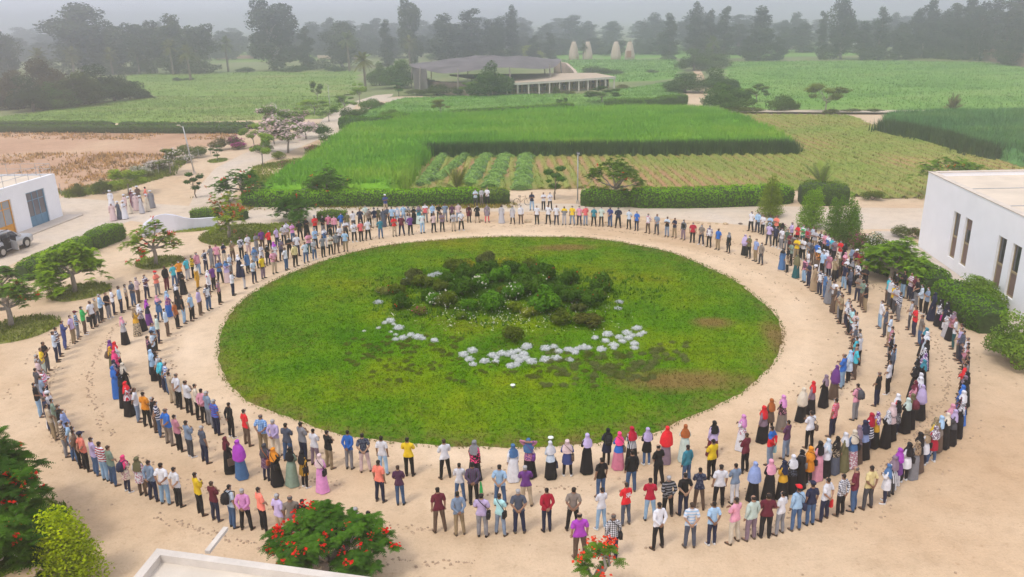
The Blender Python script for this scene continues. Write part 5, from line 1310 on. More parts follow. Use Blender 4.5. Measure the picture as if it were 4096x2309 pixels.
# -- dark acacia mass at the left and undergrowth in the belt
for i, (x, yt, yb, w, col) in enumerate(((28, 165, 262, 130, c_brown), (85, 186, 281, 115, c_dark), (128, 128, 262, 130, c_brown), (150, 200, 276, 100, c_mid), (195, 165, 272, 130, c_olive), (245, 160, 260, 140, c_dark), (290, 178, 257, 110, c_dark), (328, 182, 252, 80, c_dark), (366, 226, 251, 50, c_dark), (-10, 190, 278, 100, c_brown), (120, 222, 272, 80, c_dark), (60, 215, 272, 90, c_olive))):
    DT('acacia_tree', 'round', i % 4, x, yt, yb, w, col, 'dark rounded acacia in the thicket at the far left', 'thicket of acacias on the left')
for i, (x, yt, yb, w, lab) in enumerate(((620, 165, 184, 60, 'rounded bush right of the lone palm tree'), (745, 158, 182, 90, 'wide low bush under the big drooping tree'), (845, 160, 182, 70, 'low bush left of the palm near the net'), (490, 165, 188, 70, 'low bush at the right end of the left grove'), (445, 190, 206, 26, 'small dark bush alone in the upper pasture'), (475, 192, 204, 30, 'small grey bush alone in the upper pasture'),
                                        (250, 150, 184, 90, 'bush among the left palm trunks'), (340, 158, 186, 90, 'second bush among the left palm trunks'))):
    DT('bush', 'bush', i % 3, x, yt, yb, w, c_dark, lab, None, 'bush')
for n_, o in enumerate(sorted([o for o in COL.objects if o.get('group') == 'thicket of acacias on the left'], key=lambda o: PX(o.location)[0])): o['label'] = 'dark rounded acacia, %s from the left in the far left thicket' % ORD[n_]
# -- palms
pc = (.10, .125, .065)
PALM = [palm_proto(31, 8.5, 3.3, 44), palm_proto(32, 7.0, 3.3, 40)]
PBUSH = [palm_proto(41, .2, 3.0, 26, bushy=True), palm_proto(42, .2, 2.4, 60, bushy=True)]
def palm(x, yt, yb, var, lab, col=pc, group=None):
    b = D(x, yb); h = height_at(b, yt * 1.59); s = h / (10.6 if var == 0 else 9.2); e = tag(empty('palm_tree', b, rnd.uniform(0, 6)), lab, 'palm tree', group); e.scale = (s, s, s)
    obj('trunk', PALM[var][0], e); obj('fronds', PALM[var][1], e, color=col)
palm(575, 92, 182, 0, 'lone palm tree with a clear trunk in front of the far haze'); palm(437, 100, 192, 0, 'palm tree with a drooping crown before the left grove', (.12, .12, .08)); palm(352, 108, 188, 1, 'dusty palm tree before the twin eucalyptus', (.12, .12, .08))
palm(480, 110, 205, 1, 'palm tree rooted in the pasture edge', (.12, .12, .08)); palm(110, 118, 215, 1, 'grey palm tree behind the acacia thicket', (.12, .115, .085)); palm(190, 115, 200, 1, 'second grey palm tree behind the acacia thicket', (.12, .115, .085)); palm(285, 118, 190, 1, 'pale palm tree below the shorter eucalyptus', (.12, .115, .085))
palm(880, 78, 182, 0, 'tall palm tree left of the shade net'); palm(1032, 88, 168, 1, 'palm tree half hidden behind the left trees of the net', (.12, .12, .085)); palm(920, 128, 228, 1, 'drooping palm tree at the bend of the sandy path', (.13, .13, .075)); palm(1790, 88, 165, 1, 'palm tree above the roadside trees on the right'); palm(1468, 108, 153, 1, 'small dark palm tree between two pigeon towers', (.05, .06, .04))
def pbush(x, yt, yb, w, var, lab, col=pc):
    b = D(x, yb); h = height_at(b, yt * 1.59); s = h / 2.6; e = tag(empty('palm_tree', b, rnd.uniform(0, 6)), lab, 'palm tree'); q = w * 1.59 * mpp(b) / 4.4; e.scale = (q, q, s)
    obj('trunk', PBUSH[var][0], e); obj('fronds', PBUSH[var][1], e, color=col)
pbush(1150, 414, 482, 84, 0, 'low spreading palm behind the hedge beside the cut grass', (.12, .14, .06)); pbush(2066, 402, 470, 125, 0, 'grey-green palm above a hedge clump on the right', (.17, .22, .14)); pbush(2396, 226, 282, 66, 1, 'greyish bushy palm alone at the far right field', (.12, .125, .10))
# -- trees round the theatre and the fields
for a in (('round', 1235, 147, 243, 112, (.045, .085, .035), 'big dark round tree in front of the shade net'), ('round', 1000, 138, 222, 95, (.07, .125, .04), 'leafy green tree left of the shade net'), ('round', 955, 150, 215, 60, (.07, .115, .045), 'smaller leafy tree beside the drooping palm'),
          ('round', 1330, 108, 150, 74, (.20, .22, .06), 'yellow-green tree peeping over the shade net'), ('round', 1110, 122, 150, 80, (.07, .11, .05), 'green tree top showing above the left of the net'),
          ('scrag', 1003, 198, 243, 48, (.04, .10, .05), 'small blue-green tree where the path meets the tan court'), ('airy', 1186, 200, 243, 50, (.13, .20, .06), 'light green flat-topped tree before the big round one'),
          ('airy', 1515, 216, 262, 78, (.045, .085, .03), 'dark flat-topped acacia below the colonnade'), ('airy', 1415, 244, 276, 28, (.06, .11, .04), 'small thin tree left of the dark flat-topped acacia'), ('airy', 1110, 244, 292, 52, (.13, .15, .075), 'bare twiggy tree in the clover field'),
          ('bush', 985, 262, 302, 52, (.08, .13, .045), 'green bush on the field edge near the path'), ('bush', 1075, 272, 297, 50, (.09, .13, .05), 'low bush right of the twiggy tree base'), ('bush', 1440, 258, 280, 26, (.05, .09, .03), 'round bush beside the small thin tree'),
          ('round', 1722, 176, 232, 110, (.045, .085, .04), 'dense tree on the left side of the right path'), ('round', 1805, 168, 232, 110, (.045, .090, .04), 'dense tree on the right side of the right path'), ('round', 1832, 198, 278, 126, (.06, .115, .045), 'spreading tree lowest on the right path'),
          ('round', 1745, 120, 178, 84, (.06, .10, .05), 'hazy tree at the far end of the right path'), ('round', 1795, 118, 172, 84, (.065, .10, .05), 'hazy tree behind the palm at the path end'), ('airy', 1903, 208, 262, 56, (.085, .13, .06), 'thin flat-topped tree right of the path trees'),
          ('bush', 1965, 220, 282, 76, (.055, .10, .045), 'tall dark bush cluster before the hazy field'), ('bush', 1990, 238, 280, 50, (.065, .11, .045), 'smaller bush leaning on the dark bush cluster'), ('airy', 2076, 204, 286, 84, (.11, .14, .07), 'airy olive tree standing by the field track'),
          ('bush', 2090, 268, 288, 46, (.085, .09, .07), 'grey bush at the foot of the airy olive tree'), ('bush', 1890, 262, 285, 60, (.085, .095, .07), 'grey bush under the thin flat-topped tree'), ('bush', 1850, 258, 285, 60, (.08, .10, .06), 'grey-green bush beside the path mouth'),
          ('bush', 2145, 268, 285, 56, (.085, .09, .075), 'dull grey bush along the field track'), ('bush', 2200, 270, 285, 60, (.09, .095, .08), 'flat grey shrub along the field track'), ('bush', 1500, 160, 190, 90, (.06, .085, .06), 'hazy scrub between the towers and the colonnade'), ('bush', 1545, 168, 190, 60, (.06, .085, .06), 'second patch of hazy scrub before the towers'),
          ('bush', 1640, 172, 186, 40, (.06, .09, .06), 'small hazy bush in the tower field'), ('bush', 1565, 206, 226, 40, (.11, .10, .08), 'brownish shrub at the right end of the colonnade'), ('bush', 1430, 222, 240, 40, (.10, .095, .08), 'shrub in front of the colonnade windows'), ('bush', 1400, 212, 240, 26, (.09, .10, .08), 'thin shrub in front of the colonnade posts'),
          ('bush', 1100, 205, 240, 90, (.06, .08, .055), 'dark shrubs under the left part of the net'), ('bush', 1160, 212, 240, 70, (.06, .085, .055), 'dark shrub between the net and the light tree'), ('bush', 1050, 218, 240, 60, (.07, .085, .055), 'low shrub beside the small blue-green tree'),
          ('bush', 2195, 466, 504, 58, (.085, .115, .03), 'round olive bush beside the lane near the white building'), ('airy', 800, 200, 262, 30, (.09, .13, .06), 'faint young tree by the upper path')):
    DT({'round': 'leafy_tree', 'scrag': 'small_tree', 'airy': 'young_tree', 'bush': 'bush'}[a[0]], a[0], int(a[1]) % 4, a[1], a[2], a[3], a[4], a[5], a[6], None, 'bush' if a[0] == 'bush' else 'tree')
# -- avenue on the left path
M_fl = M_petal
def flowers_on(e, C, size, col, name='flowers'):
    V, F, T = leaves(np.asarray(C), np.tile([0, -.3, 1.0], (len(C), 1)), size, 1.2); o = obj(name, np_mesh(name, V, F, M_petal, T), e, color=col); o['kind'] = 'stuff'; return o
def bloom(e, kind, n, size, col, cl=7, spread=.16, top=.4):
    """flower heads on the outside of a tree made by put_tree"""
    tr, cr, H, W = tp(*kind); co = np.empty(len(cr.vertices) * 3, dtype=np.float32); cr.vertices.foreach_get('co', co); co = co.reshape(-1, 3)
    hi = co[co[:, 2] > H * top]; P = hi[NR.randint(0, len(hi), n)] * [1.04, 1.04, 1.02]; C = np.repeat(P, cl, 0) + NR.normal(0, spread, (n * cl, 3)); return flowers_on(e, C, size, col)
NR = np.random.RandomState(77)
lg = (.17, .26, .06)
for (kd, x, yt, yb, w, col, lab, fl, fc) in (('airy', 662, 330, 418, 66, lg, 'pale young tree with a bare trunk beside the sandy path', 0, None), ('airy', 725, 292, 385, 116, (.10, .16, .05), 'wide avenue tree covered in pinkish white blossom', 150, (.70, .55, .52)), ('airy', 792, 246, 292, 66, lg, 'light green avenue tree near the thin lamp pole', 0, None),
                     ('airy', 700, 262, 345, 76, (.09, .15, .05), 'avenue tree behind the white-blossomed one', 50, (.65, .55, .5)), ('airy', 640, 308, 372, 56, lg, 'pale avenue tree at the edge of the bare field', 20, (.6, .35, .45)), ('airy', 770, 288, 350, 72, (.09, .15, .05), 'avenue tree with pinkish flowers left of the path bend', 60, (.55, .35, .42)),
                     ('bush', 812, 300, 345, 56, (.05, .11, .03), 'round green bush beside the sandy path', 0, None), ('bush', 838, 345, 378, 66, (.07, .11, .04), 'bush with white blossom on the rim of the tall grass', 60, (.75, .72, .68)), ('bush', 790, 352, 392, 66, (.10, .10, .05), 'reddish-green shrub on the rim of the tall grass', 25, (.5, .12, .2)),
                     ('scrag', 547, 365, 405, 38, c_mid, 'small round-headed tree standing in a grass ring', 0, None), ('scrag', 494, 430, 498, 56, (.035, .09, .03), 'dark small tree at the lane junction', 0, None), ('bush', 483, 345, 396, 72, (.08, .115, .07), 'feathery grey-green bush beside the leaning lamp pole', 0, None),
                     ('bush', 592, 332, 372, 50, (.10, .09, .06), 'brownish bush with magenta flowers left part', 40, (.42, .03, .22)), ('bush', 552, 338, 378, 56, (.10, .09, .065), 'dull bush left of the magenta flowering one', 0, None), ('airy', 325, 418, 492, 92, (.17, .24, .05), 'leaning young tree with bright leaves beside the lane', 0, None),
                     ('bush', 352, 410, 444, 56, (.10, .13, .06), 'bush thick with cream-white flowers by the bare field', 120, (.75, .74, .62)), ('bush', 395, 388, 432, 60, (.12, .12, .08), 'scrubby bush with whitish blossom in the fence line', 70, (.65, .6, .55)), ('airy', 430, 372, 440, 76, (.11, .14, .06), 'airy bush tree with pale blossom in the fence line', 30, (.65, .6, .55)),
                     ('bush', 198, 446, 494, 40, (.09, .10, .06), 'lone scrubby bush left in the bare field', 0, None), ('bush', 262, 436, 488, 46, (.07, .10, .04), 'dark bush between the lone bush and the leaning tree', 0, None), ('bush', 870, 300, 330, 40, (.05, .10, .03), 'small bush beside the path near the clipped hedge', 0, None),
                     ('bush', 880, 262, 300, 60, (.06, .10, .05), 'rounded shrub where the upper path turns', 0, None), ('airy', 905, 205, 262, 44, lg, 'pale young tree at the turn of the upper path', 0, None), ('bush', 935, 235, 275, 60, (.08, .14, .05), 'leafy shrub above the clipped hedge end', 0, None), ('bush', 950, 250, 270, 36, (.10, .09, .08), 'mauve shrub beside the upper path', 20, (.4, .2, .3)),
                     ('bush', 735, 395, 425, 60, (.10, .11, .05), 'thin reddish shrub below the blossoming avenue tree', 20, (.5, .15, .25)), ('bush', 735, 400, 432, 40, (.12, .12, .06), 'dry shrub in the verge of the path', 0, None)):
    e = DT({'airy': 'blossom_tree' if fl else 'young_tree', 'bush': 'flowering_bush' if fl else 'bush', 'scrag': 'small_tree'}[kd], kd, int(x) % 4, x, yt, yb, w, col, lab, None, 'bush' if kd == 'bush' else 'tree')
    if fl: bloom(e, (kd, int(x) % 4), int(fl * 1.4), .26 if kd == 'airy' else .17, fc, 7, .18 if kd == 'airy' else .12)
for i, (kd, x, yt, yb, w, col, lab, fl, fc) in enumerate((('airy', 690, 300, 362, 60, (.11, .18, .05), 'young avenue tree filling the gap left of the white-blossomed one', 14, (.7, .6, .55)), ('airy', 752, 268, 318, 64, (.10, .17, .05), 'green avenue tree behind the path bend', 20, (.6, .4, .42)), ('airy', 828, 262, 306, 50, (.11, .19, .05), 'light avenue tree beside the thin lamp pole base', 0, None),
    ('bush', 655, 352, 382, 60, (.08, .12, .05), 'green bush in the avenue undergrowth', 10, (.6, .3, .35)), ('bush', 820, 330, 358, 46, (.08, .13, .05), 'rounded bush between path and tall grass rim', 14, (.7, .62, .6)), ('bush', 860, 340, 366, 40, (.10, .12, .05), 'pale flowering bush at the top corner of the tall grass', 16, (.7, .6, .62)), ('bush', 700, 372, 400, 44, (.12, .15, .05), 'low dry bush below the young avenue trees', 0, None),
    ('bush', 460, 382, 410, 50, (.10, .13, .06), 'bush at the foot of the leaning lamp pole', 14, (.7, .65, .6)), ('bush', 370, 420, 448, 40, (.11, .13, .06), 'small bush beside the cream-flowered one', 10, (.7, .68, .6)), ('bush', 600, 352, 376, 40, (.10, .10, .06), 'magenta flowering bush at the corner of the bare field', 50, (.45, .03, .25)),
    ('airy', 868, 236, 284, 50, (.11, .18, .06), 'young tree right of the tall thin lamp pole', 0, None), ('bush', 905, 262, 292, 50, (.07, .12, .05), 'dark bush beside the upper clipped hedge', 0, None))):
    e = DT('young_tree' if kd == 'airy' else 'flowering_bush' if fl else 'bush', kd, i % 4, x, yt, yb, w, col, lab, None, 'tree' if kd == 'airy' else 'bush')
    if fl: bloom(e, (kd, i % 4), fl * 3, .22, fc, 7, .15)
# scrub in the bare field and grassy verge
def scrub(name, P, n, h, w, col, label, mat=None):
    XY = sample(P, n); g = np.array([noise.noise(Vector((x * .12, y * .12, 2))) for x, y in XY]); XY = XY[g + NR.normal(0, .18, len(g)) > .02]
    return tag(obj(name, tufts(name, XY, np.zeros(len(XY)), h, w, M_leaf, tint=NR.uniform(0, 1, len(XY)), nbl=3, lean=1.2), color=col), label, 'scrub', kind='stuff')
scrub('dry_scrub', P_([(-60, 388), (300, 385), (430, 392), (380, 430), (200, 480), (150, 486), (130, 438), (-60, 436)]), 2600, .38, .2, (.32, .19, .26), 'dry brown scrub over the lower part of the bare field')
scrub('dry_scrub', P_([(-60, 334), (300, 332), (600, 338), (560, 352), (-60, 352)]), 1300, .3, .25, (.34, .20, .28), 'thin dry growth along the top of the bare field')
scrub('verge_grass', P_([(150, 486), (300, 455), (420, 420), (470, 405), (440, 440), (300, 480), (170, 500)]), 3500, .35, .14, (.14, .17, .06), 'green weeds in the verge below the bare field')
scrub('verge_grass', P_([(640, 420), (740, 400), (790, 395), (740, 440), (700, 470), (600, 475)]), 3500, .3, .12, (.17, .20, .07), 'weedy verge between the path and the tall grass')
scrub('verge_grass', P_([(480, 497), (620, 520), (1300, 512), (1300, 524), (620, 530)]), 1500, .25, .12, (.22, .17, .09), 'thin dry grass at the foot of the long hedge')
M_fence = M_metal
mb = MB(); fp = P_([(155, 492), (260, 478), (330, 462), (400, 440), (470, 412), (530, 388), (590, 372)])
tag(mb.build('dummy', M_metal), kind='structure') if 0 else None
fe_ = tag(empty('wire_fence', fp[0]), 'thin wire fence along the lower edge of the bare field', 'fence'); f0 = fp[0].copy()
for a, b in zip(fp, fp[1:]):
    n = max(1, int((b - a).length / 3))
    for i in range(n):
        p = a.lerp(b, i / n) - f0; mb = MB(); mb.tube([p, p + Vector((0, 0, 1.3))], .03, 4); mb.build('post', M_metal, fe_)
for h in (.4, .8, 1.2):
    mb = MB(); mb.tube([p - f0 + Vector((0, 0, h)) for p in fp], .008, 3); mb.build('wire', M_metal, fe_)

# -- hedges
hg = (.125, .26, .010); NR = np.random.RandomState(99)
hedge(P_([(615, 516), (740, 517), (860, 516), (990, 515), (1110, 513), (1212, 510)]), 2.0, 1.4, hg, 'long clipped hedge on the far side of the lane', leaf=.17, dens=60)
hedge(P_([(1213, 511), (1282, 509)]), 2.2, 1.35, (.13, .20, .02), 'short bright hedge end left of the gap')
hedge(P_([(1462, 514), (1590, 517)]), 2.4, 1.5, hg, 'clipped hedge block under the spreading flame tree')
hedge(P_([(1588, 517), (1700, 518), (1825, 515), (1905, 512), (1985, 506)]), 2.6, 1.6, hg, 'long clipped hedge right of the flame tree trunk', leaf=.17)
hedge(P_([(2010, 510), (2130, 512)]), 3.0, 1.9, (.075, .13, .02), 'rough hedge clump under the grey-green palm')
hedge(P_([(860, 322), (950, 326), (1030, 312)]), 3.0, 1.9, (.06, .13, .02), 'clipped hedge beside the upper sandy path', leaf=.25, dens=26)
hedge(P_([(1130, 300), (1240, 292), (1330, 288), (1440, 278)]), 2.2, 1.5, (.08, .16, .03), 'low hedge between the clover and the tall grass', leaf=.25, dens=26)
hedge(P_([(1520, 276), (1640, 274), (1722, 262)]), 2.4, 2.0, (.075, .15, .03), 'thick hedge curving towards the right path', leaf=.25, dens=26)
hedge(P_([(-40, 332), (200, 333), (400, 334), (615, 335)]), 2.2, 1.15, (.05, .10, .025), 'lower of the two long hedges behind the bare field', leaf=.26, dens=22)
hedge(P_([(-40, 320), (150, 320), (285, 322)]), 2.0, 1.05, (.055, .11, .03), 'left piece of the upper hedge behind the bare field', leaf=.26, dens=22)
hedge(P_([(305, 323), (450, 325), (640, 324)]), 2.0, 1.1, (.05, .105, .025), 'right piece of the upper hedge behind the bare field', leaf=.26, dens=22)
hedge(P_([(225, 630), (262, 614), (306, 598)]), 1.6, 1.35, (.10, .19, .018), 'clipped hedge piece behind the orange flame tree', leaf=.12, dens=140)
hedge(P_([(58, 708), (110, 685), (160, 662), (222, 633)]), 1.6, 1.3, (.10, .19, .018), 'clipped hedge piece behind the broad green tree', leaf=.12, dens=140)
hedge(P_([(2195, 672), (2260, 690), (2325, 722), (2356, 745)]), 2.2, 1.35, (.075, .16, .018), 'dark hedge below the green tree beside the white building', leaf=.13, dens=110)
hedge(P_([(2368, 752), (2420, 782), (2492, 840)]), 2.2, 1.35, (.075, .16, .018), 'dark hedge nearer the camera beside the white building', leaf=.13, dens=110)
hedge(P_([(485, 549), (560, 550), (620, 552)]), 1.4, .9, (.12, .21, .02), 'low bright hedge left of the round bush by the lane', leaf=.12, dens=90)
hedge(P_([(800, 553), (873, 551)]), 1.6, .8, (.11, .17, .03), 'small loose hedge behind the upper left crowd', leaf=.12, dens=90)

# -- flame trees (feathery leaves, red flowers)
def flame(x, ybase, ytop, wpx, lab, col, seed, fcol=(.75, .06, .015), nfl=40, ntip=90, frond=.45, nf=8, name='flame_tree', base=None, h=None, w=None, **k):
    b = base if base is not None else D(x, ybase); h = h or height_at(b, ytop * 1.59006); w = w or wpx * 1.59006 * mpp((b.x, b.y, h * .7))
    tr, cr, fm = delonix_proto(seed, h, w, ntip, frond, nf, nfl, **k); e = tag(empty(name, b, 0), lab, 'tree')
    obj('trunk', tr, e); obj('crown', cr, e, color=col)
    if fm: obj('flowers', fm, e, color=fcol)['kind'] = 'stuff'
    return e
dk = (.075, .155, .030); gy = (.12, .19, .022)
flame(190, 737, 602, 150, 'broad bright green tree in a round grass bed on the left', (.15, .24, .025), 501, nfl=0, ntip=330, frond=.5, layers=.85)
flame(393, 668, 545, 122, 'sparse flame tree with orange flowers before the white wavy wall', (.14, .20, .04), 502, nfl=26, ntip=110, frond=.42, layers=.8)
flame(578, 600, 482, 130, 'orange-flowered flame tree behind the upper left crowd', (.16, .21, .045), 503, (.62, .13, .03), nfl=60, ntip=150, frond=.42, layers=.8)
flame(30, 822, 692, 150, 'flame tree with red flowers at the left edge', (.10, .18, .04), 504, nfl=30, ntip=160, frond=.45, layers=.75)
flame(12, 760, 668, 80, 'small green tree behind the left edge flame tree', (.07, .14, .03), 505, nfl=0, ntip=60, layers=.6)
flame(1548, 516, 400, 150, 'spreading flame tree above the far hedge', (.075, .13, .03), 506, nfl=6, ntip=220, frond=.45, layers=.6)
flame(2390, 500, 402, 150, 'flat green flame tree top behind the right building', (.10, .18, .03), 507, nfl=10, ntip=200, frond=.5, layers=.35)
flame(2240, 712, 612, 168, 'green flame tree leaning over the hedge by the white building', (.11, .20, .03), 508, nfl=0, ntip=300, frond=.45, layers=.8)
flame(612, 508, 424, 130, 'dark spreading shrub tree with small red flowers by the lane', (.05, .12, .02), 509, nfl=16, ntip=300, frond=.42, layers=.75)
flame(822, 508, 432, 132, 'dark spreading shrub tree behind the long hedge', (.055, .115, .028), 510, nfl=5, ntip=260, frond=.42, layers=.7)
flame(740, 560, 490, 124, 'round dense tree hanging over the upper left crowd', (.05, .115, .03), 511, nfl=6, ntip=330, frond=.40, layers=.8)
bF = G(1290, 2330); bF2 = bF
flame(0, 0, 0, 0, 'big flame tree with many red flowers in the foreground', (.042, .105, .022), 512, (.80, .022, .012), nfl=60, ntip=380, frond=.34, nf=9, limbs=4.2, base=G(1315, 2325), h=height_at(G(1315, 2325), 2075), w=4.1, pin=7, layers=.62, fl_size=.10)
flame(0, 0, 0, 0, 'big dark flame tree with scattered red flowers at the bottom left', (.036, .088, .020), 513, (.75, .03, .012), limbs=2.6, nfl=75, ntip=560, frond=.46, nf=9, base=G(-70, 2200), h=height_at(G(-70, 2200), 1705), w=5.2, pin=7, layers=.85, fl_size=.11)
flame(0, 0, 0, 0, 'second dark flame tree below the first at the bottom left corner', (.045, .10, .02), 515, (.75, .03, .012), nfl=30, ntip=300, frond=.46, nf=9, base=G(-60, 2480), h=height_at(G(-60, 2480), 2060), w=3.6, pin=7, layers=.85, fl_size=.10)
flame(0, 0, 0, 0, 'top of a small flame tree cut by the bottom edge', (.075, .15, .03), 514, (.85, .07, .02), nfl=26, ntip=26, frond=.30, nf=7, base=G(2385, 2420), h=height_at(G(2385, 2420), 2170), w=1.7, pin=6, layers=.6, fl_size=.09)
e = DT('small_tree', 'scrag', 1, 1395, 414, 503, 74, (.04, .11, .03), 'small dark tree with separate leaf clumps by the hedge gap', None, 'tree')
# upright dense shrubs
def conic(x, yt, yb, w, lab, col, var=0, name='upright_shrub'): return DT(name, 'conic', var, x, yt, yb, w * 1.0, col, lab, None, 'shrub')
conic(1937, 446, 545, 70, 'upright olive-green shrub left of the right crowd', (.15, .20, .035)); conic(2042, 468, 575, 74, 'upright bright green shrub above the right crowd', (.14, .25, .03), 1); conic(2098, 492, 605, 62, 'left half of the tall dark green shrub pair', (.085, .17, .025), 2); conic(2140, 494, 605, 58, 'right half of the tall dark green shrub pair', (.09, .18, .025), 3)
bY = G(292, 2350); h = height_at(bY, 1272 * 1.59); put_tree('yellow_green_tree', 'conic', 1, bY, h, 300 * mpp((bY.x, bY.y, h * .6)), (.28, .34, .012), 'rounded yellow-green tree at the bottom left', None, 'tree')
# bushy trees by the right building
for x, yt, yb, w, lab, v in ((2456, 676, 772, 128, 'round bushy tree beside the hedge at the white building', 0), (2546, 782, 915, 150, 'bushy tree at the right edge of the sand', 1), (2600, 800, 900, 110, 'bush half outside the right edge', 2)):
    DT('leafy_tree', 'round', v, x, yt, yb, w, (.12, .20, .06), lab)
# bougainvillea by the right crowd
for x, yt, yb, w, col, fc, n, lab in ((2165, 566, 640, 58, (.06, .10, .03), (.42, .015, .22), 120, 'magenta bougainvillea right of the upright shrubs'), (2205, 570, 655, 84, (.08, .12, .04), (.78, .77, .68), 230, 'bush covered with white flowers beside the walkway'), (1950, 548, 585, 60, (.06, .09, .03), (.42, .03, .22), 60, 'magenta flowering bush behind the first right-hand rows'),
                              (2130, 575, 625, 60, (.05, .09, .03), (.42, .02, .2), 30, 'dark bush with few magenta flowers between the shrubs'), (2265, 556, 600, 60, (.09, .11, .05), (.7, .66, .55), 40, 'thin bush with whitish flowers near the building corner'), (2300, 560, 600, 50, (.08, .09, .05), (.5, .1, .25), 14, 'brownish bush against the building corner')):
    e = DT('bougainvillea', 'bush', int(x) % 3, x, yt, yb, w, col, lab, None, 'bush'); bloom(e, ('bush', int(x) % 3), n, .11, fc, 6, .09, .25)
# dirt rings and grass beds round the trees
def bed(x, y, rx, ry, col, lab, name='grass_bed'):
    c = D(x, y); sx_ = rx * 1.59 * mpp(c); sy_ = (D(x, y - ry).y - D(x, y + ry).y) / 2; n = 40
    V = [(c.x, c.y, .10)]; 
    for q, zz in ((.5, .10), (.9, .07), (1.0, -.01)):
        V += [(c.x + sx_ * q * cos(a) * (1 + .05 * sin(5 * a)), c.y + sy_ * q * sin(a) * (1 + .06 * cos(4 * a)), zz) for a in (2 * pi * k / n for k in range(n))]
    F = [(0, 1 + k, 1 + (k + 1) % n) for k in range(n)] + [(1 + i * n + k, 1 + (i + 1) * n + k, 1 + (i + 1) * n + (k + 1) % n, 1 + i * n + (k + 1) % n) for i in range(2) for k in range(n)]
    o = obj(name, mesh(name, V, F, M_bed, smooth=True)); tag(o, lab, 'grass bed', kind='stuff')
    m_ = int(sx_ * sy_ * pi * 90); a = NR.uniform(0, 6.28, m_); q = np.sqrt(NR.uniform(0, 1, m_)); XY = np.c_[c.x + sx_ * q * np.cos(a), c.y + sy_ * q * np.sin(a)]
    obj('blades', tufts('blades', XY, np.full(m_, .05), .16, .09, M_leaf, tint=NR.uniform(0, 1, m_), nbl=2, lean=1.0), o, color=col)
M_bed = plain('bed_soil', (.20, .21, .05), 1, .3, 1.5)
bed(200, 735, 72, 22, (.125, .15, .05), 'round grass bed under the broad green tree'); bed(402, 661, 58, 16, (.125, .15, .05), 'round grass bed under the sparse flame tree'); bed(50, 828, 88, 34, (.125, .15, .05), 'grass bed under the left edge flame tree')
bed(600, 590, 92, 26, (.125, .15, .05), 'grass patch under the orange-flowered flame tree'); bed(475, 575, 66, 9, (.22, .27, .08), 'low planting along the white wavy wall'); bed(548, 405, 22, 5, (.15, .2, .05), 'small grass ring round the small tree'); bed(0, 1360, 150, 110, (.09, .15, .03), 'dark undergrowth below the bottom left trees')
bed(700, 575, 60, 12, (.22, .26, .08), 'grassy strip behind the upper left crowd')

# ------------------------------------------------------------------ the garden on the lawn
def K(x, y): return (1350 + x / 1.815, y / 1.815 + 800)     # coordinates read from a crop of the photograph
def gbase(x, y):
    p = G(*K(x, y)); p.z = lawn_z(p.x, p.y) - .02; return p
NR = np.random.RandomState(123)
def gbush(x, y, w, h, col, lab, fl=0, fc=None, group=None, var=None, name='garden_bush', fsz=.08):
    """x, y: foot in crop pixels; w, h: size in crop pixels"""
    b = gbase(x, y); mp_ = mpp(b) / 1.815; hh = h * mp_ / .93; ww = w * mp_; v = var if var is not None else int(x) % 4
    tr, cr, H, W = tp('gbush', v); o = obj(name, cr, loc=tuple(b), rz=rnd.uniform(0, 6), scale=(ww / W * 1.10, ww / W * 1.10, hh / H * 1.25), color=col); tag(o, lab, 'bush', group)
    obj('stem', tr, o)
    if fl:
        f = bloom(o, ('gbush', v), fl, fsz * W / ww * (.8 if fc is RED else 1.15), fc, 5, .07, .3)
    return o
dg = (.046, .10, .016); mg = (.075, .18, .022); og = (.085, .11, .028); gg = (.075, .085, .070)
RED, WHT, YEL = (.62, .02, .012), (.80, .78, .66), (.42, .36, .02)
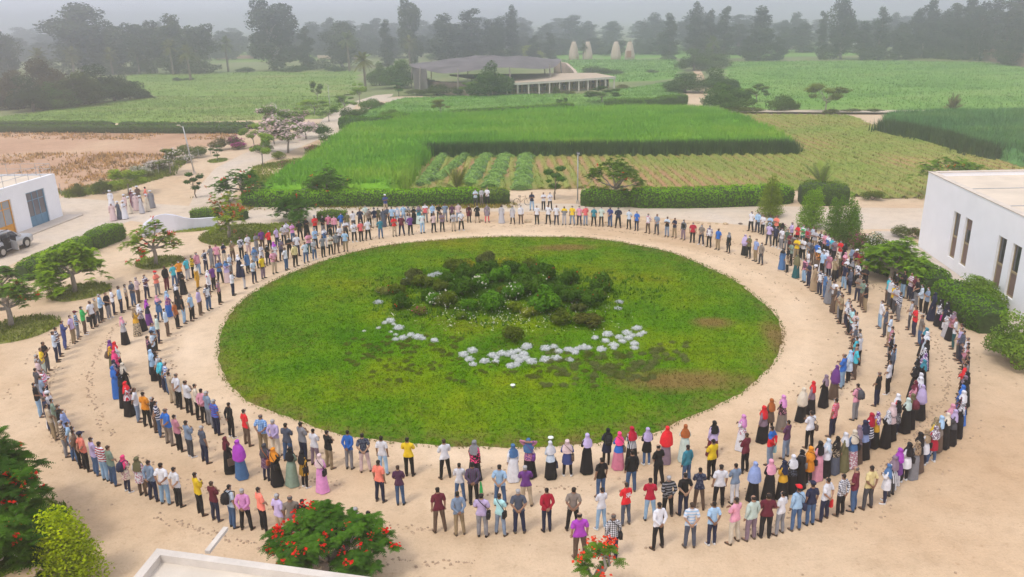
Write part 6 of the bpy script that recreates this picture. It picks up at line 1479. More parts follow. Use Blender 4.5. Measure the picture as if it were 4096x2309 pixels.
for a in ((1075, 470, 140, 85, gg, 'grey-green bush at the very top of the lawn garden'), (850, 545, 150, 100, og, 'brownish green bush at the upper left of the garden'), (945, 520, 120, 60, (.16, .17, .02), 'yellow-leaved bush behind the dark garden bushes', 40, YEL), (1225, 505, 150, 60, (.15, .17, .02), 'yellow-flowered bush at the top of the garden', 50, YEL),
          (1080, 600, 180, 130, dg, 'dark bush in the upper middle of the garden'), (935, 610, 150, 110, dg, 'dark bush left of the upper middle one'), (1190, 640, 160, 120, mg, 'bright green bush in the garden centre'), (1260, 555, 130, 90, dg, 'dark bush right of the yellow-flowered one'),
          (1400, 540, 120, 90, og, 'bush with one red flower cluster at the upper right of the garden', 5, RED), (1500, 610, 190, 120, dg, 'wide dark bush with red flowers right of centre', 10, RED), (1345, 560, 90, 60, mg, 'small green bush between dark ones'), (1690, 640, 130, 100, dg, 'red-flowered bush standing apart on the right', 6, RED),
          (1895, 680, 190, 120, dg, 'rightmost dark bush with red flowers', 10, RED), (1470, 640, 110, 60, mg, 'bush topped with small white flowers', 16, WHT), (555, 590, 120, 75, gg, 'greyish bush behind the left red-flowered ones'), (610, 655, 160, 90, og, 'left bush with two red flowers in the garden', 6, RED),
          (790, 625, 100, 75, dg, 'small dark bush in the left middle of the garden'), (430, 720, 120, 90, og, 'bush with red flowers furthest left in the garden', 6, RED), (465, 810, 140, 100, dg, 'dark red-flowered bush at the left rim of the garden', 9, RED), (750, 690, 110, 80, og, 'olive bush beside the white-flowered rose bush'),
          (1040, 680, 130, 100, mg, 'bush full of white roses in the upper left middle', 34, WHT), (920, 730, 190, 130, dg, 'big dark bush in the left half of the garden'), (700, 800, 120, 90, mg, 'low bush with many small white flowers', 36, WHT), (800, 820, 150, 110, og, 'greyish bush with white flowers on top', 22, WHT),
          (650, 760, 90, 70, dg, 'small dark bush beside the white-flowered low bush'), (1120, 850, 190, 140, mg, 'large rounded green bush at the front middle left'), (1280, 760, 160, 110, mg, 'bush of white roses in the garden middle', 40, WHT), (1340, 690, 170, 110, dg, 'dark bush behind the middle white roses'),
          (1450, 720, 200, 120, dg, 'wide dark bush in the right middle of the garden'), (1600, 740, 130, 90, dg, 'dark bush right of the wide one'), (1505, 850, 220, 150, mg, 'large green bush at the front right of the garden', 4, RED), (1700, 780, 170, 110, dg, 'dark bush with one red flower at the right', 3, RED),
          (1850, 790, 190, 110, dg, 'dark spreading bush low on the right rim', 5, RED), (1900, 740, 110, 60, og, 'small reddish-green bush on the right rim', 4, RED), (1625, 930, 150, 90, og, 'brown-green bush below the front right bush'), (1820, 940, 210, 85, (.085, .085, .05), 'wide low greyish bush at the lower right of the garden'),
          (1280, 1060, 150, 115, og, 'lone bush in the grass above the silver plants'), (960, 840, 120, 80, mg, 'leafy green plant between garden bushes'), (600, 860, 120, 50, (.12, .12, .05), 'low plant with pink flowers at the lower left', 22, (.62, .06, .26)), (1290, 850, 110, 70, (.13, .17, .04), 'pale yellowish plant in front of the middle roses'),
          (900, 900, 80, 50, (.12, .18, .04), 'light green plant in the lower left of the garden'), (1750, 840, 110, 60, gg, 'greyish low plant beside the wide low bush'), (330, 700, 110, 50, (.16, .17, .12), 'pale dry plant left of the red-flowered bushes'), (500, 640, 90, 50, gg, 'grey plant beside the two-red-flower bush'),
          (1390, 880, 120, 60, (.17, .19, .05), 'yellowish seedy plant in front of the large right bush', 14, (.6, .6, .3)), (1200, 720, 110, 60, og, 'small olive plant left of the middle white roses'), (1100, 640, 120, 70, dg, 'dark plant between white roses and bright bush')):
    gbush(*a[:4], a[4], a[5], *(a[6:8] if len(a) > 6 else ()), name='rose_bush' if len(a) > 6 and a[7] is WHT else 'garden_bush')
# silver-leaved mounds
def mound_proto(seed, silver):
    global NR
    NR = np.random.RandomState(seed); n = 620; d = unit(NR.normal(0, 1, (n, 3))); d[:, 2] = np.abs(d[:, 2]); r = NR.uniform(.55, 1.12, n) * (1 + .28 * np.sin(d[:, 0] * 6 + seed) * np.sin(d[:, 1] * 5 + seed))
    C = d * r[:, None] * [.5, .5, .42]; V, F, T = leaves(C, d + [0, 0, .3], .20 if silver else .14, 3.4 if silver else 3.6, -.2, .35 + .5 * d[:, 2] + NR.uniform(-.2, .2, n), .7)
    return np_mesh('foliage', V, F, M_silver if silver else M_leaf, T)
MS = [mound_proto(s, True) for s in (1, 2, 3, 4)]; MT = [mound_proto(s, False) for s in (11, 12, 13)]
def mound(x, y, w, silver, lab, group, nm, col, hk=.62):
    b = gbase(x, y); s = w * mpp(b) / 1.815; o = obj(nm, (MS if silver else MT)[int(x + y) % (4 if silver else 3)], loc=tuple(b), rz=rnd.uniform(0, 6), scale=(s * .93, s * .93, s * hk * 1.35), color=col); return tag(o, lab, 'plant', group)
SL = [(385, 905, 75), (445, 955, 72), (345, 915, 45), (300, 950, 38), (410, 925, 35), (535, 1005, 55), (480, 1025, 62), (425, 1035, 48), (585, 1020, 75), (620, 1030, 50), (705, 1045, 62), (425, 1000, 36), (390, 980, 32), (195, 970, 28),
      (980, 1118, 78), (915, 1145, 75), (958, 1178, 70), (985, 1212, 58), (1070, 1190, 72), (1150, 1190, 55), (1125, 1150, 70), (1195, 1140, 78), (1155, 1165, 50), (1265, 1135, 72), (1310, 1120, 60), (1240, 1150, 50), (1290, 1165, 70), (1345, 1155, 75), (1375, 1095, 85), (1370, 1175, 60), (1320, 1190, 72), (1260, 1225, 70), (1300, 1215, 60), (1410, 1195, 78), (1355, 1140, 60),
      (1510, 1105, 78), (1570, 1090, 62), (1605, 1125, 68), (1665, 1105, 55), (1690, 1115, 70), (1740, 1105, 55), (1790, 1095, 80), (1725, 1130, 60), (1510, 1185, 85), (1590, 1175, 78), (1685, 1180, 60), (1825, 1095, 50),
      (1915, 1105, 72), (1945, 1045, 62), (1960, 1000, 78), (1870, 1025, 55), (2005, 1075, 72), (2005, 1095, 50), (2045, 1015, 62), (2065, 1045, 60), (2100, 985, 72), (2110, 1020, 68), (2155, 1060, 66), (2155, 1090, 60), (2175, 950, 70), (2190, 995, 55), (2220, 980, 50), (2140, 1000, 50)]
def side_lab(x, y):
    return 'silver-white mound in the left cluster of the front garden' if x < 800 else 'silver-white mound in the long front middle cluster' if x < 1470 else 'silver-white mound in the front cluster right of the middle' if x < 1850 else 'silver-white mound in the front cluster furthest right'
for x, y, w in SL: mound(x, y + 4, w, True, side_lab(x, y), side_lab(x, y).replace('mound', 'mounds'), 'silver_plant', (.73, .74, .73))
for x, y, w, lab in ((720, 560, 80, 'silver plant behind the left garden bushes, right piece'), (680, 565, 60, 'silver plant behind the left garden bushes, middle piece'), (630, 580, 50, 'silver plant behind the left garden bushes, left piece'), (500, 600, 60, 'silver plant left of the greyish garden bush'), (2045, 760, 62, 'upper silver plant alone at the right rim of the garden'), (2035, 808, 62, 'lower silver plant alone at the right rim of the garden'),
                     (320, 680, 60, 'pale silver plant at the upper left rim of the garden'), (300, 765, 70, 'pale silver plant at the left rim of the garden')):
    mound(x, y + 5, w, True, lab, None, 'silver_plant', (.55, .57, .58), .45)
# low grey-green tufts in the front beds
r7 = random.Random(17); n_ = 0
for (x0, x1, y0, y1, n, w0, w1) in ((60, 900, 1010, 1230, 74, 30, 62), (200, 1000, 1230, 1340, 22, 34, 60), (1500, 2320, 1120, 1260, 44, 40, 80), (1850, 2300, 1200, 1320, 34, 50, 90), (2280, 2560, 1040, 1180, 16, 45, 80), (1330, 1900, 1230, 1370, 30, 40, 75), (1000, 1500, 1200, 1290, 14, 30, 55)):
    for _ in range(n):
        x, y = r7.uniform(x0, x1), r7.uniform(y0, y1); gr = x > 1480
        mound(x, y, r7.uniform(w0, w1), False, 'low grey-green lavender tuft in the right front of the lawn' if gr else 'low olive tuft in the left front of the lawn', 'grey-green tufts in the right front lawn' if gr else 'olive tufts in the left front lawn', 'low_tuft', (.115, .13, .15) if gr and r7.random() < .7 else (.085, .10, .06), .50)

NR = np.random.RandomState(321)
gc = gbase(1230, 700); k = 9000; a = NR.uniform(0, 6.28, k); q = np.abs(NR.normal(0, .55, k)); XY = np.c_[gc.x + 8.2 * q * np.cos(a), gc.y + 5.6 * q * np.sin(a)]; Z = np.array([lawn_z(x, y) for x, y in XY]); g = np.array([noise.noise(Vector((x * .6, y * .6, 7))) for x, y in XY]); kk = g + NR.normal(0, .15, k) > -.02; XY, Z, g = XY[kk], Z[kk], g[kk]
tag(obj('ground_cover', tufts('ground_cover', XY, Z, .20, .13, M_leaf, tint=np.clip(.5 + g, 0, 1), nbl=3, lean=1.0), color=(.055, .12, .02)), 'wild green ground cover between the garden bushes', 'ground cover', kind='stuff')
C = []; n0 = 420; P0 = np.array([gbase(x, y) + Vector((0, 0, .18)) for x, y in zip(NR.normal(1250, 360, n0), NR.normal(860, 90, n0)) if 350 < x < 2150 and y < 1010]); V, F, T = leaves(np.repeat(P0, 2, 0) + NR.normal(0, .06, (len(P0) * 2, 3)), np.tile([0, 0, 1.], (len(P0) * 2, 1)), .07, 1.1)
tag(obj('small_flowers', np_mesh('small_flowers', V, F, M_petal, T), color=(.8, .8, .7)), 'tiny white flowers dotted through the front of the garden', 'flowers', kind='stuff')

# ------------------------------------------------------------------ people
CO = dict(black=(.012, .012, .014), white=(.72, .72, .76), navy=(.018, .024, .06), grey=(.24, .24, .26), beige=(.50, .40, .28), jeans=(.06, .12, .24), lightblue=(.36, .54, .74), slate=(.085, .10, .14), mauve=(.24, .17, .22), darkgrey=(.07, .07, .08), brown=(.13, .085, .06),
    pink=(.72, .32, .42), lilac=(.52, .42, .66), lightgrey=(.48, .47, .50), greyblue=(.22, .29, .40), blue=(.03, .15, .52), palepink=(.66, .50, .50), paleblue=(.55, .64, .74), khaki=(.32, .24, .14), cream=(.68, .60, .48), rose=(.48, .20, .26), maroon=(.14, .018, .035),
    red=(.72, .02, .03), purple=(.17, .05, .25), lightjeans=(.28, .44, .62), denim=(.07, .17, .36), olive=(.15, .14, .065), crimson=(.46, .012, .04), taupe=(.24, .20, .17), yellow=(.80, .55, .02), plum=(.10, .035, .085), mint=(.55, .66, .60), turquoise=(.06, .48, .58), mustard=(.66, .36, .025),
    violet=(.42, .06, .50), teal=(.04, .22, .29), tan=(.36, .26, .16), salmon=(.88, .24, .17), sage=(.22, .30, .23), orchid=(.72, .30, .60), orange=(.78, .28, .02), hotpink=(.85, .06, .22), indigo=(.05, .075, .24), darkteal=(.015, .10, .11), rust=(.42, .12, .03), periwinkle=(.28, .36, .62),
    coral=(.78, .15, .16), aqua=(.42, .72, .74), rosepink=(.62, .20, .30), paleyellow=(.75, .62, .30), green=(.04, .42, .10), darkgreen=(.06, .12, .07), magenta=(.6, .03, .3))
WORD = dict(lightblue='light-blue', darkgrey='dark-grey', lightgrey='light-grey', greyblue='grey-blue', palepink='pale-pink', paleblue='pale-blue', lightjeans='pale-denim', jeans='denim', paleyellow='pale-yellow', darkgreen='dark-green', darkteal='dark-teal', rosepink='rose-pink', hotpink='hot-pink', denim='denim-blue')
W_ = lambda c: WORD.get(c, c)
PATW = {'st': 'striped', 'vs': 'pinstriped', 'pl': 'checked', 'fl': 'patterned', 'half': 'two-tone'}
PEOPLE = '''f 277 1827 m s beige:st:brown grey g
f 297 1838 m b lightblue jeans d
f 312 1850 m b cream jeans d
f 324 1862 m b brown black d
f 342 1875 m b salmon black cap-navy
f 389 1897 m c lilac jeans d
f 426 1920 m s white:st:crimson lightjeans d
f 458 1937 m c sage jeans d
f 514 1966 t c cream:fl:rose navy hotpink bp-navy ws
f 576 1979 t s white:fl:rose brown olive tb-brown
f 618 1999 m b greyblue navy d
f 665 2014 m b white lightjeans d
f 720 2024 m b white black d
f 807 2056 m c yellow black d
f 867 2081 m c maroon navy d
f 934 2108 m s paleblue jeans d bp-black
f 989 2116 m b orchid black g
f 1061 2121 m c salmon black d
f 1129 2149 m s lilac beige g
f 1179 2153 m s taupe beige b
f 1228 2165 m c black black d pr-white
f 1267 2198 m c white jeans d
f 1367 2198 m c white:pl:black black d
f 1437 2200 m s cream beige g
f 1489 2208 m c paleblue black d
f 1761 2124 m s maroon brown d
f 1841 2137 m b greyblue khaki d
f 1931 2143 m c lilac grey d sb-black
f 2003 2137 m c aqua greyblue d sb-black
f 2079 2129 m b slate navy g
f 2187 2123 m b crimson navy d
f 2289 2119 m b taupe black d
f 2321 2231 m s violet brown b
f 2448 2231 m s white:pl:black navy b sb-black
f 2403 2114 m c white lightjeans d ws
f 2502 2097 m c red slate d pr-white
f 1897 2015 m b plum:vs:slate black d tb-green
f 2002 2020 m b lightblue jeans d
f 2109 2022 m c purple beige g
f 2401 1990 m s black jeans d
f 1841 2005 m c white jeans d
f 1522 2005 m s salmon navy d
f 1604 2017 m c plum jeans d
f 1901 1915 w s black:fl:hotpink black grey
f 2054 1920 w s white white denim
f 2119 1905 w h rose:fl:purple black denim sb-purple
f 2204 1910 w c paleblue black white tb-navy
f 2270 1902 t c indigo black palepink sb-brown ws
f 2347 1889 w c black black lilac
f 2471 1872 w c blue rosepink hotpink sb-brown
f 2522 1965 m s black jeans d
f 2585 1857 t c black jeans lilac ws
f 2635 1942 m c black black b
f 2744 1932 m s teal jeans d
f 2842 1912 m c yellow black d
f 2600 2079 m c crimson lightjeans d
f 2669 2064 m b black:st:grey black g
f 2729 2057 m b black navy d
f 2794 2037 m c navy:fl:slate brown d
f 2871 2025 m s white black d
f 2936 2012 m c greyblue white d
f 3009 2000 w c black black periwinkle
f 3073 1999 w c black black pink
f 3125 1992 w c mustard black navy
f 3162 1967 w c black:fl:slate black white
f 3194 1950 w c black black black sb-grey
f 3232 1932 t c orange black orange sb-black ws
f 3262 1915 w c pink pink black
f 3299 1900 w c white black paleblue sb-white
f 3332 1890 w c black:fl:beige slate black
f 3366 1880 w s olive olive white
f 3401 1865 w c denim rose:fl:white cream sb-black
f 3421 1850 w c brown:fl:mauve brown mauve
f 3449 1830 w c periwinkle black navy
f 3474 1797 t c navy:st:white navy crimson
f 3521 1787 w c black black white:fl:grey
f 2630 2192 m b white black d
f 2757 2187 m b white:st:lightblue slate d
f 2844 2177 m b lightblue navy d ws
f 2934 2169 m c pink cream d
f 2999 2157 m s mint mauve b
f 3058 2147 m c maroon black d
f 3115 2135 m c white grey d
f 3180 2119 m s lightblue jeans cap-red sb-navy
f 3237 2097 m s navy jeans cap-navy
f 3292 2077 m b white navy d tb-red
f 3357 2059 m b white:pl:navy black d
f 3411 2039 m c maroon jeans b
f 3466 2032 m b paleyellow darkgrey d
f 3536 2009 t c white navy denim ws
f 3561 1979 t c white:vs:black darkgrey mauve
f 3583 1949 t c purple white violet ws
f 3613 1922 t c white black black sb-black ws
f 3077 1857 m b blue:half:red greyblue d tb-aqua
f 3140 1830 m c plum greyblue d
f 3234 1790 m c white black d sb-brown
f 3047 1764 w s mauve black red
f 3641 1910 w c grey grey tan:fl:brown
f 3663 1883 w s black brown black
f 3690 1863 t c white navy tan sb-black ws
f 3720 1848 t c crimson jeans mauve:fl:white ws
f 3741 1802 w c taupe brown lightblue tb-crimson
h 3750 1667 t c yellow white khaki:fl:olive
f 3770 1791 w c black black cream
f 3799 1770 w c darkgrey black lilac
f 3579 1738 t c grey:fl:black navy black ws
f 3604 1713 w c red jeans white
f 3557 1757 w c palepink black palepink
f 3499 1789 w c mustard black purple:fl:white tb-salmon
h 3823 1612 t c pink jeans pink
h 3845 1604 w c black black grey:fl:white
h 3859 1554 w c black:fl:rose blue white
h 3856 1543 t c blue navy blue
h 3866 1517 w c black black black tb-white
h 3866 1500 w c black grey mauve
h 3875 1490 w c darkgrey black black
h 3862 1454 m c red black d
h 3868 1443 m c grey black d
h 3877 1427 m c navy black d ws
h 3877 1405 m c black black d ws
h 3871 1383 m c rose black d ws
h 3700 1409 w c purple black purple:fl:white
h 3675 1423 t c black black black
h 3700 1436 w c black black teal
h 3670 1462 w c black black black
h 3691 1489 w c rust brown white
h 3682 1510 w c lilac brown white
h 3679 1522 w c pink white maroon
f 3667 1669 w c lilac black lilac tb-black
h 3642 1571 w c black black olive bp-maroon
h 3627 1579 w c black black mint
f 3504 1620 m c black navy b
f 3548 1576 m c white black d ws
h 3577 1394 m s slate black d
h 3875 1369 m c white black d ws
h 3873 1349 m c white grey b
h 3859 1326 m c slate navy d
h 3850 1312 m c lilac darkgrey b
h 3847 1299 m c white darkgrey d
f 3808 1392 m c white darkteal d
f 3797 1359 w c rose black mauve
f 3784 1346 w c white lightgrey black tb-white
f 3773 1317 w c navy black black tb-magenta
f 3751 1302 w c white:fl:black black black
f 3722 1280 w s navy navy navy
f 3698 1260 m c greyblue black d ws
f 3680 1247 m c paleblue black d ws
f 3660 1224 m c black grey d
f 3643 1204 m c maroon navy d
f 3631 1198 m c white:st:rose navy d
f 3614 1191 m c black lightjeans d
h 3592 1088 m c black black d
f 3546 1213 m s turquoise brown d
f 3553 1225 m s white darkgrey d
f 3569 1245 m s yellow black g ws
f 3578 1258 m c lightgrey darkgrey g
f 3590 1282 m c navy:st:white grey d
f 3632 1315 m c lightgrey darkgrey cap-grey
f 3652 1342 m c red navy d
f 3674 1378 m b taupe jeans d
h 3708 1306 w c plum:fl:black black teal
h 3713 1326 w s paleblue white white sb-black
h 3715 1354 w c black black black
h 3702 1389 w c black black white:fl:black
h 3581 1378 m c lightblue black d
h 3572 1345 m c black black d
h 3580 1328 m c white navy d
h 3571 1302 m c rose grey d
f 3550 1385 m c paleblue khaki d
f 3535 1344 m c slate darkgrey d
f 3516 1310 m b white lightjeans d
f 3332 1247 g c brown brown white
f 3346 1260 m c slate khaki d
f 3354 1279 m c beige grey d
f 3361 1293 m c khaki black d
f 3381 1303 m c paleblue navy d
f 3388 1312 m c white navy b
f 3393 1335 m s white black d bp-navy
f 3402 1343 m c aqua navy b
h 3429 1253 m c palepink grey d
h 3427 1273 m c white black g
h 3424 1280 m c white brown d
h 3428 1304 m c slate black d
h 3443 1319 m c grey darkgrey d
h 3441 1342 m c white black g
h 3430 1350 m c turquoise grey d
h 3428 1373 m c crimson navy d
f 3415 1508 m b turquoise brown b
f 3390 1526 t s paleblue black lightblue
f 3365 1548 m c blue lightjeans b
f 3331 1592 w c purple brown purple
f 3291 1625 w c black black mauve
f 3239 1653 w s mauve black red
f 3199 1682 w c cream black cream
f 3324 1742 m s pink:pl:red navy d
f 3417 1678 m c pink grey d bp-darkgrey
f 3124 1718 w c black:fl:rose taupe orchid
f 3076 1736 t c brown black rust
f 2962 1795 w c white:fl:rose white orchid
f 2848 1822 w s lilac maroon black
f 2736 1843 w c mint mint rust
f 2659 1850 w c red mauve red
f 2527 1858 w c white:vs:black black crimson
f 2977 1888 m c maroon black d
f 2423 1857 t c navy black black bp-black
f 3002 925 m b white black d
f 3028 929 m c lightblue navy d
f 3048 937 m c white black d
f 3077 941 m c lightblue navy d
f 3102 945 m c salmon black d
h 3132 886 w c black black black
f 3073 981 m b lilac darkgrey g
f 3099 988 m b navy black d ws
f 3123 997 m c white grey d ws
f 3145 1003 m s darkgreen grey b
h 3165 933 m c maroon black d
h 3181 939 m c brown:st:grey grey d
h 3199 944 m c lightgrey black d ws
h 3218 951 m c white black d ws
h 3236 955 m c grey lightjeans d
h 3254 965 m c darkgrey brown d
h 3271 970 m c blue brown d
h 3283 988 w c brown:fl:orange brown paleblue
h 3294 992 w c white:fl:grey white white
h 3309 1000 w c lilac white white
h 3321 1010 t c rose navy d
h 3336 1013 w c beige:fl:brown navy tan
f 3353 1103 w c olive brown cream
f 3364 1103 w c rose:fl:crimson black pink
h 3392 1031 w c black black white
h 3412 1040 w c black black grey
f 3301 1103 m s lightblue black d
f 3334 1127 m b khaki black b
h 3171 887 m c lilac black b
h 3196 896 m c red black d
h 3215 900 m c green:st:white darkteal b
h 3235 909 m c crimson:st:grey black d
h 3256 904 m c paleblue black d
h 3265 917 m c lightgrey khaki d
h 3285 921 m c white:fl:black black d
h 3304 930 m c pink black d
h 3317 939 m c white:half:blue black d
h 3337 951 m c turquoise black d
h 3344 955 m c mauve black d
h 3362 960 m c red palepink d
h 3383 970 w c black black black
h 3413 986 m c greyblue black d
h 3434 997 m c maroon beige cap-white
h 3169 969 m c sage black d
f 3186 1040 m c yellow khaki d
f 3182 1110 w s darkteal darkteal olive
f 3126 1077 w s denim denim black
f 3147 1087 t s beige:vs:brown black black
f 2976 1020 w s lilac black lilac
f 2993 1031 m c olive black d
f 3020 1044 m s periwinkle khaki b
f 3042 1057 m s taupe darkgrey d
h 3236 1003 m c white grey d
f 3214 1128 m s plum:st:pink lightjeans b
f 3232 1147 m c navy navy b
f 3253 1162 g s tan tan kufi
f 3276 1176 m s white:st:navy navy d
f 3294 1192 m b denim jeans d
f 3312 1213 g s grey grey g
h 3343 1125 m c white navy d
f 3373 1155 m s navy lightjeans d
f 3396 1175 m c slate navy d
h 3436 1051 m c white:fl:navy black d
h 3467 1065 m c black black d
f 3425 1205 m c taupe navy d
f 3445 1228 m c sage brown d
f 3458 1244 m c black khaki d
h 3448 1002 m c crimson black d
h 3471 1007 m c blue:pl:navy beige d
f 1264 1860 m c white mauve d
f 1320 1870 m c black khaki d
f 1399 1874 m b blue grey d
f 1464 1885 m b slate:fl:navy palepink d
f 1536 1896 m s white lightblue d
f 1640 1901 m c yellow black d
f 1782 1911 m c white black d
f 1292 1964 w c orchid orchid palepink sb-black
f 1223 1948 t s mustard:vs:black black black sb-black ws
f 1171 1939 w c sage sage black
f 1111 1937 w c black black orange sb-black
f 1069 1919 t s plum:fl:mauve navy darkgrey sb-rust
f 970 1909 w c violet denim violet
f 922 1887 w c black black maroon tb-brown
f 1219 1841 m c grey navy d
f 1157 1843 m c slate jeans d
f 1107 1821 m b lilac cream g
f 1057 1805 m b lightblue:pl:blue khaki b
f 993 1779 m s red brown d
f 929 1749 m b black black d ws
f 872 1736 m s blue:st:purple navy g
f 846 1703 m s greyblue grey g
f 823 1693 m b pink black d
f 793 1674 m c cream black d
f 762 1654 m c white black b
f 720 1632 m b white black b
f 690 1602 m s beige beige g
f 682 1776 m b blue taupe b
f 724 1802 m c rose black d
f 767 1826 m c greyblue darkgrey d ws
f 824 1848 m s slate navy g
f 644 1743 m b navy:st:white jeans d
f 627 1724 m c black brown g
f 594 1706 m c orange black d
f 557 1683 m b white greyblue d
f 522 1659 w c white:vs:crimson black red
f 498 1627 w c black black black
f 167 1664 m c black lightjeans d
h 184 1571 g c white white kufi
f 206 1727 m c navy navy b
h 203 1602 m c sage beige d
h 222 1622 m c black black d
h 240 1630 m c periwinkle navy d
f 234 1753 m c beige khaki d
f 231 1445 m c paleblue navy d
f 243 1422 m c navy:st:white navy d
f 263 1394 m c indigo indigo b
f 298 1371 m s lilac khaki d
f 316 1353 m c lightblue:st:navy grey cap-maroon
f 344 1335 m c green brown d ws
f 375 1310 m s white black d tb-black
f 393 1296 m b beige darkgrey g
f 411 1281 m c lightblue black g
f 440 1272 m c black grey d ws
h 166 1369 m c black darkgrey d
h 155 1390 m c yellow mint d ws
h 143 1418 m c taupe grey g
h 145 1440 m c palepink navy g
h 137 1469 m c darkgrey grey d
h 162 1482 m c white:st:hotpink navy b
h 152 1503 m c greyblue navy b
h 179 1553 m c rose grey d
f 472 1477 w c white black red
h 439 1354 w c purple olive purple
h 436 1379 t c olive khaki mustard bp-brown
h 451 1400 w c hotpink navy hotpink
h 453 1434 w c navy black navy
h 455 1458 w c blue blue blue
h 477 1451 w c black black cream
f 472 1577 w c maroon maroon mauve
f 504 1375 w c lightgrey black pink
f 552 1341 w c mustard beige:fl:black tan:fl:brown
f 638 1369 m s mint navy d
h 606 1294 m c lightblue black d
h 601 1323 m c paleblue black cap-navy
h 590 1348 m c navy:fl:rose black d
h 596 1375 w c black:fl:brown navy black
h 601 1396 w s lightblue black lightblue tb-black
h 622 1419 m b lightgrey black d
h 639 1436 m b turquoise navy g
h 654 1446 m b white:st:blue jeans g
h 673 1483 m c beige beige d
f 675 1341 m s paleblue brown d
f 715 1311 m s rust black d
f 741 1291 m s black lightjeans d
f 464 1255 m c white navy d
f 485 1249 m s lightblue navy d
f 514 1234 m s beige:pl:grey black d
f 538 1222 m c slate jeans d
f 558 1208 m c palepink brown g
f 592 1195 m c plum:st:white navy d
f 634 1180 m c salmon grey cap-red
f 671 1160 m s black maroon d
f 702 1146 m b turquoise jeans d
f 574 1321 w c plum:pl:white black white
f 598 1298 w c navy purple violet
f 644 1282 t c denim jeans pink
f 679 1263 w c purple:fl:pink blue lightblue
f 716 1234 w s black black white:fl:grey
f 725 1133 m b orange navy d
f 754 1118 m s turquoise lightgrey d
f 776 1109 m c yellow:st:black black d
f 796 1101 m s pink:st:rose lightjeans b
f 827 1084 m b navy:st:white navy d
f 851 1071 m b grey grey d
f 873 1060 m s pink mauve d
f 736 1176 w c black black black tb-green
f 794 1152 t s mustard mustard cream tb-yellow
f 772 1279 m s lightblue black g
f 805 1257 m s lilac brown d
f 838 1238 m s white:st:navy jeans d
f 882 1214 m s rose:pl:grey black d
f 840 1170 t s crimson:half:white navy white
f 858 1157 m s purple black d
f 884 1132 m c denim black b
f 912 1128 w c lilac palepink denim
f 935 1180 m c white navy d
f 926 1106 m c paleblue grey g
f 961 1106 w c navy navy white tb-purple
f 981 1154 m s navy lightgrey cap-white
f 901 1054 m c navy cream d
f 934 1044 m c khaki:st:olive brown b
f 969 1032 m c white:fl:slate black d
f 997 1022 m c white palepink d
f 1030 1017 m c grey grey d bp-navy
f 1052 998 m s purple brown d
f 1081 999 m b red black d
f 1111 989 m s lilac navy d
f 1138 979 m c lightgrey black d
f 1151 969 m c white beige d
f 1174 971 m c orchid jeans d
f 994 1090 t s denim black d
f 1025 1075 t c greyblue black denim
f 1020 1131 m c paleblue navy d
f 1055 1113 m s yellow mauve d
f 1052 1059 t c white black d
f 1073 1059 t c black navy d
f 1100 1093 m c pink beige d
f 1103 1049 t c white maroon violet
f 1129 1040 m c mauve:fl:slate navy g
f 1148 1079 m b white jeans d
f 1162 1032 m c black black d pr-lightblue
f 1184 1065 m s paleyellow black d
f 1192 1024 m s white navy d
f 1203 962 m s black black d
f 1229 946 w c black black d
f 1264 942 m c red black cap-grey
f 1295 941 m c black grey d pr-white
f 1318 936 m b rosepink navy d
f 1341 936 m s pink navy d
f 1368 926 m b blue greyblue d
f 1393 926 m b olive lightgrey b
f 1416 918 m b white darkgrey d
f 1444 913 m b navy black b
f 1226 1050 m b paleblue jeans d
f 1239 1013 m c pink darkteal d
f 1264 995 m c lightblue navy cap-grey
f 1260 1038 m c lightgrey jeans d ws
f 1295 1027 m b grey black d
f 1302 994 m c white:half:denim white d
f 1325 1018 m c cream black d
f 1325 965 m c black black b
f 1348 1013 m s grey brown d
f 1363 982 m c white navy b
f 1384 1005 m s lightblue khaki d
f 1386 962 m c white:half:darkgrey black d
f 1419 967 m c white black d ws
f 1446 964 m s coral black d
f 1474 959 m s white black d
f 1524 953 m b teal jeans d
f 1579 945 m c red beige b
f 1608 941 m b maroon navy b
f 1643 939 m b purple black d
f 1691 932 m b white:st:aqua lightblue d
f 1736 929 m b palepink black b
f 1770 926 m c mauve black b
f 1815 924 m c lightgrey beige d
f 1846 922 m c white black d ws
f 1465 896 m c mint khaki d
f 1482 910 m c taupe black d
f 1499 910 m s navy cream cap-darkgrey
f 1515 906 m s olive brown b
f 1536 907 g s slate slate d
f 1552 903 m c slate black d
f 1544 850 m c indigo beige cap-white
f 1569 904 m s lightblue navy d
f 1591 900 m s white:st:lightblue lightjeans b
f 1617 895 m b lightblue greyblue d
f 1636 896 w c black:fl:beige lightgrey grey
f 1657 895 w c black black d
f 1677 895 w c teal mint mauve
f 1703 889 m s white:half:coral grey d
f 1732 889 m c lightblue black b
f 1757 888 m c black darkgrey d pr-white
f 1782 886 m b greyblue grey b
f 1810 889 m s plum black d
f 1835 888 m b palepink greyblue g
f 1877 889 t s maroon:fl:black black d
f 1910 890 t b black beige d
f 1949 889 t s mauve:fl:grey coral g
f 2007 892 w s lightgrey lightgrey d
f 2051 895 t s lightgrey black d
f 2084 895 m s white brown b
f 2148 896 m s white black g
f 2193 896 m b white black b
f 2226 899 m s white navy b
f 2257 899 m b yellow:half:grey lightgrey d
f 2289 899 m s yellow greyblue d
f 2317 900 m s pink navy d
f 2342 901 m b coral greyblue d
f 2375 904 m s teal black b
f 1903 825 m c paleblue darkgrey b
f 1927 820 m c lightgrey taupe g
f 1950 821 m c white black d sb-black
f 2128 841 m c navy lightjeans d
f 2174 840 m c white black d
f 2200 839 m c white black d
f 2405 905 m b mint black d
f 2440 906 m c indigo jeans d
f 2472 910 m b navy black d
f 2515 916 m b paleblue black d
f 2546 922 m s blue navy b
f 2591 932 m b white:st:rose brown b
f 2626 937 m c greyblue darkgrey d
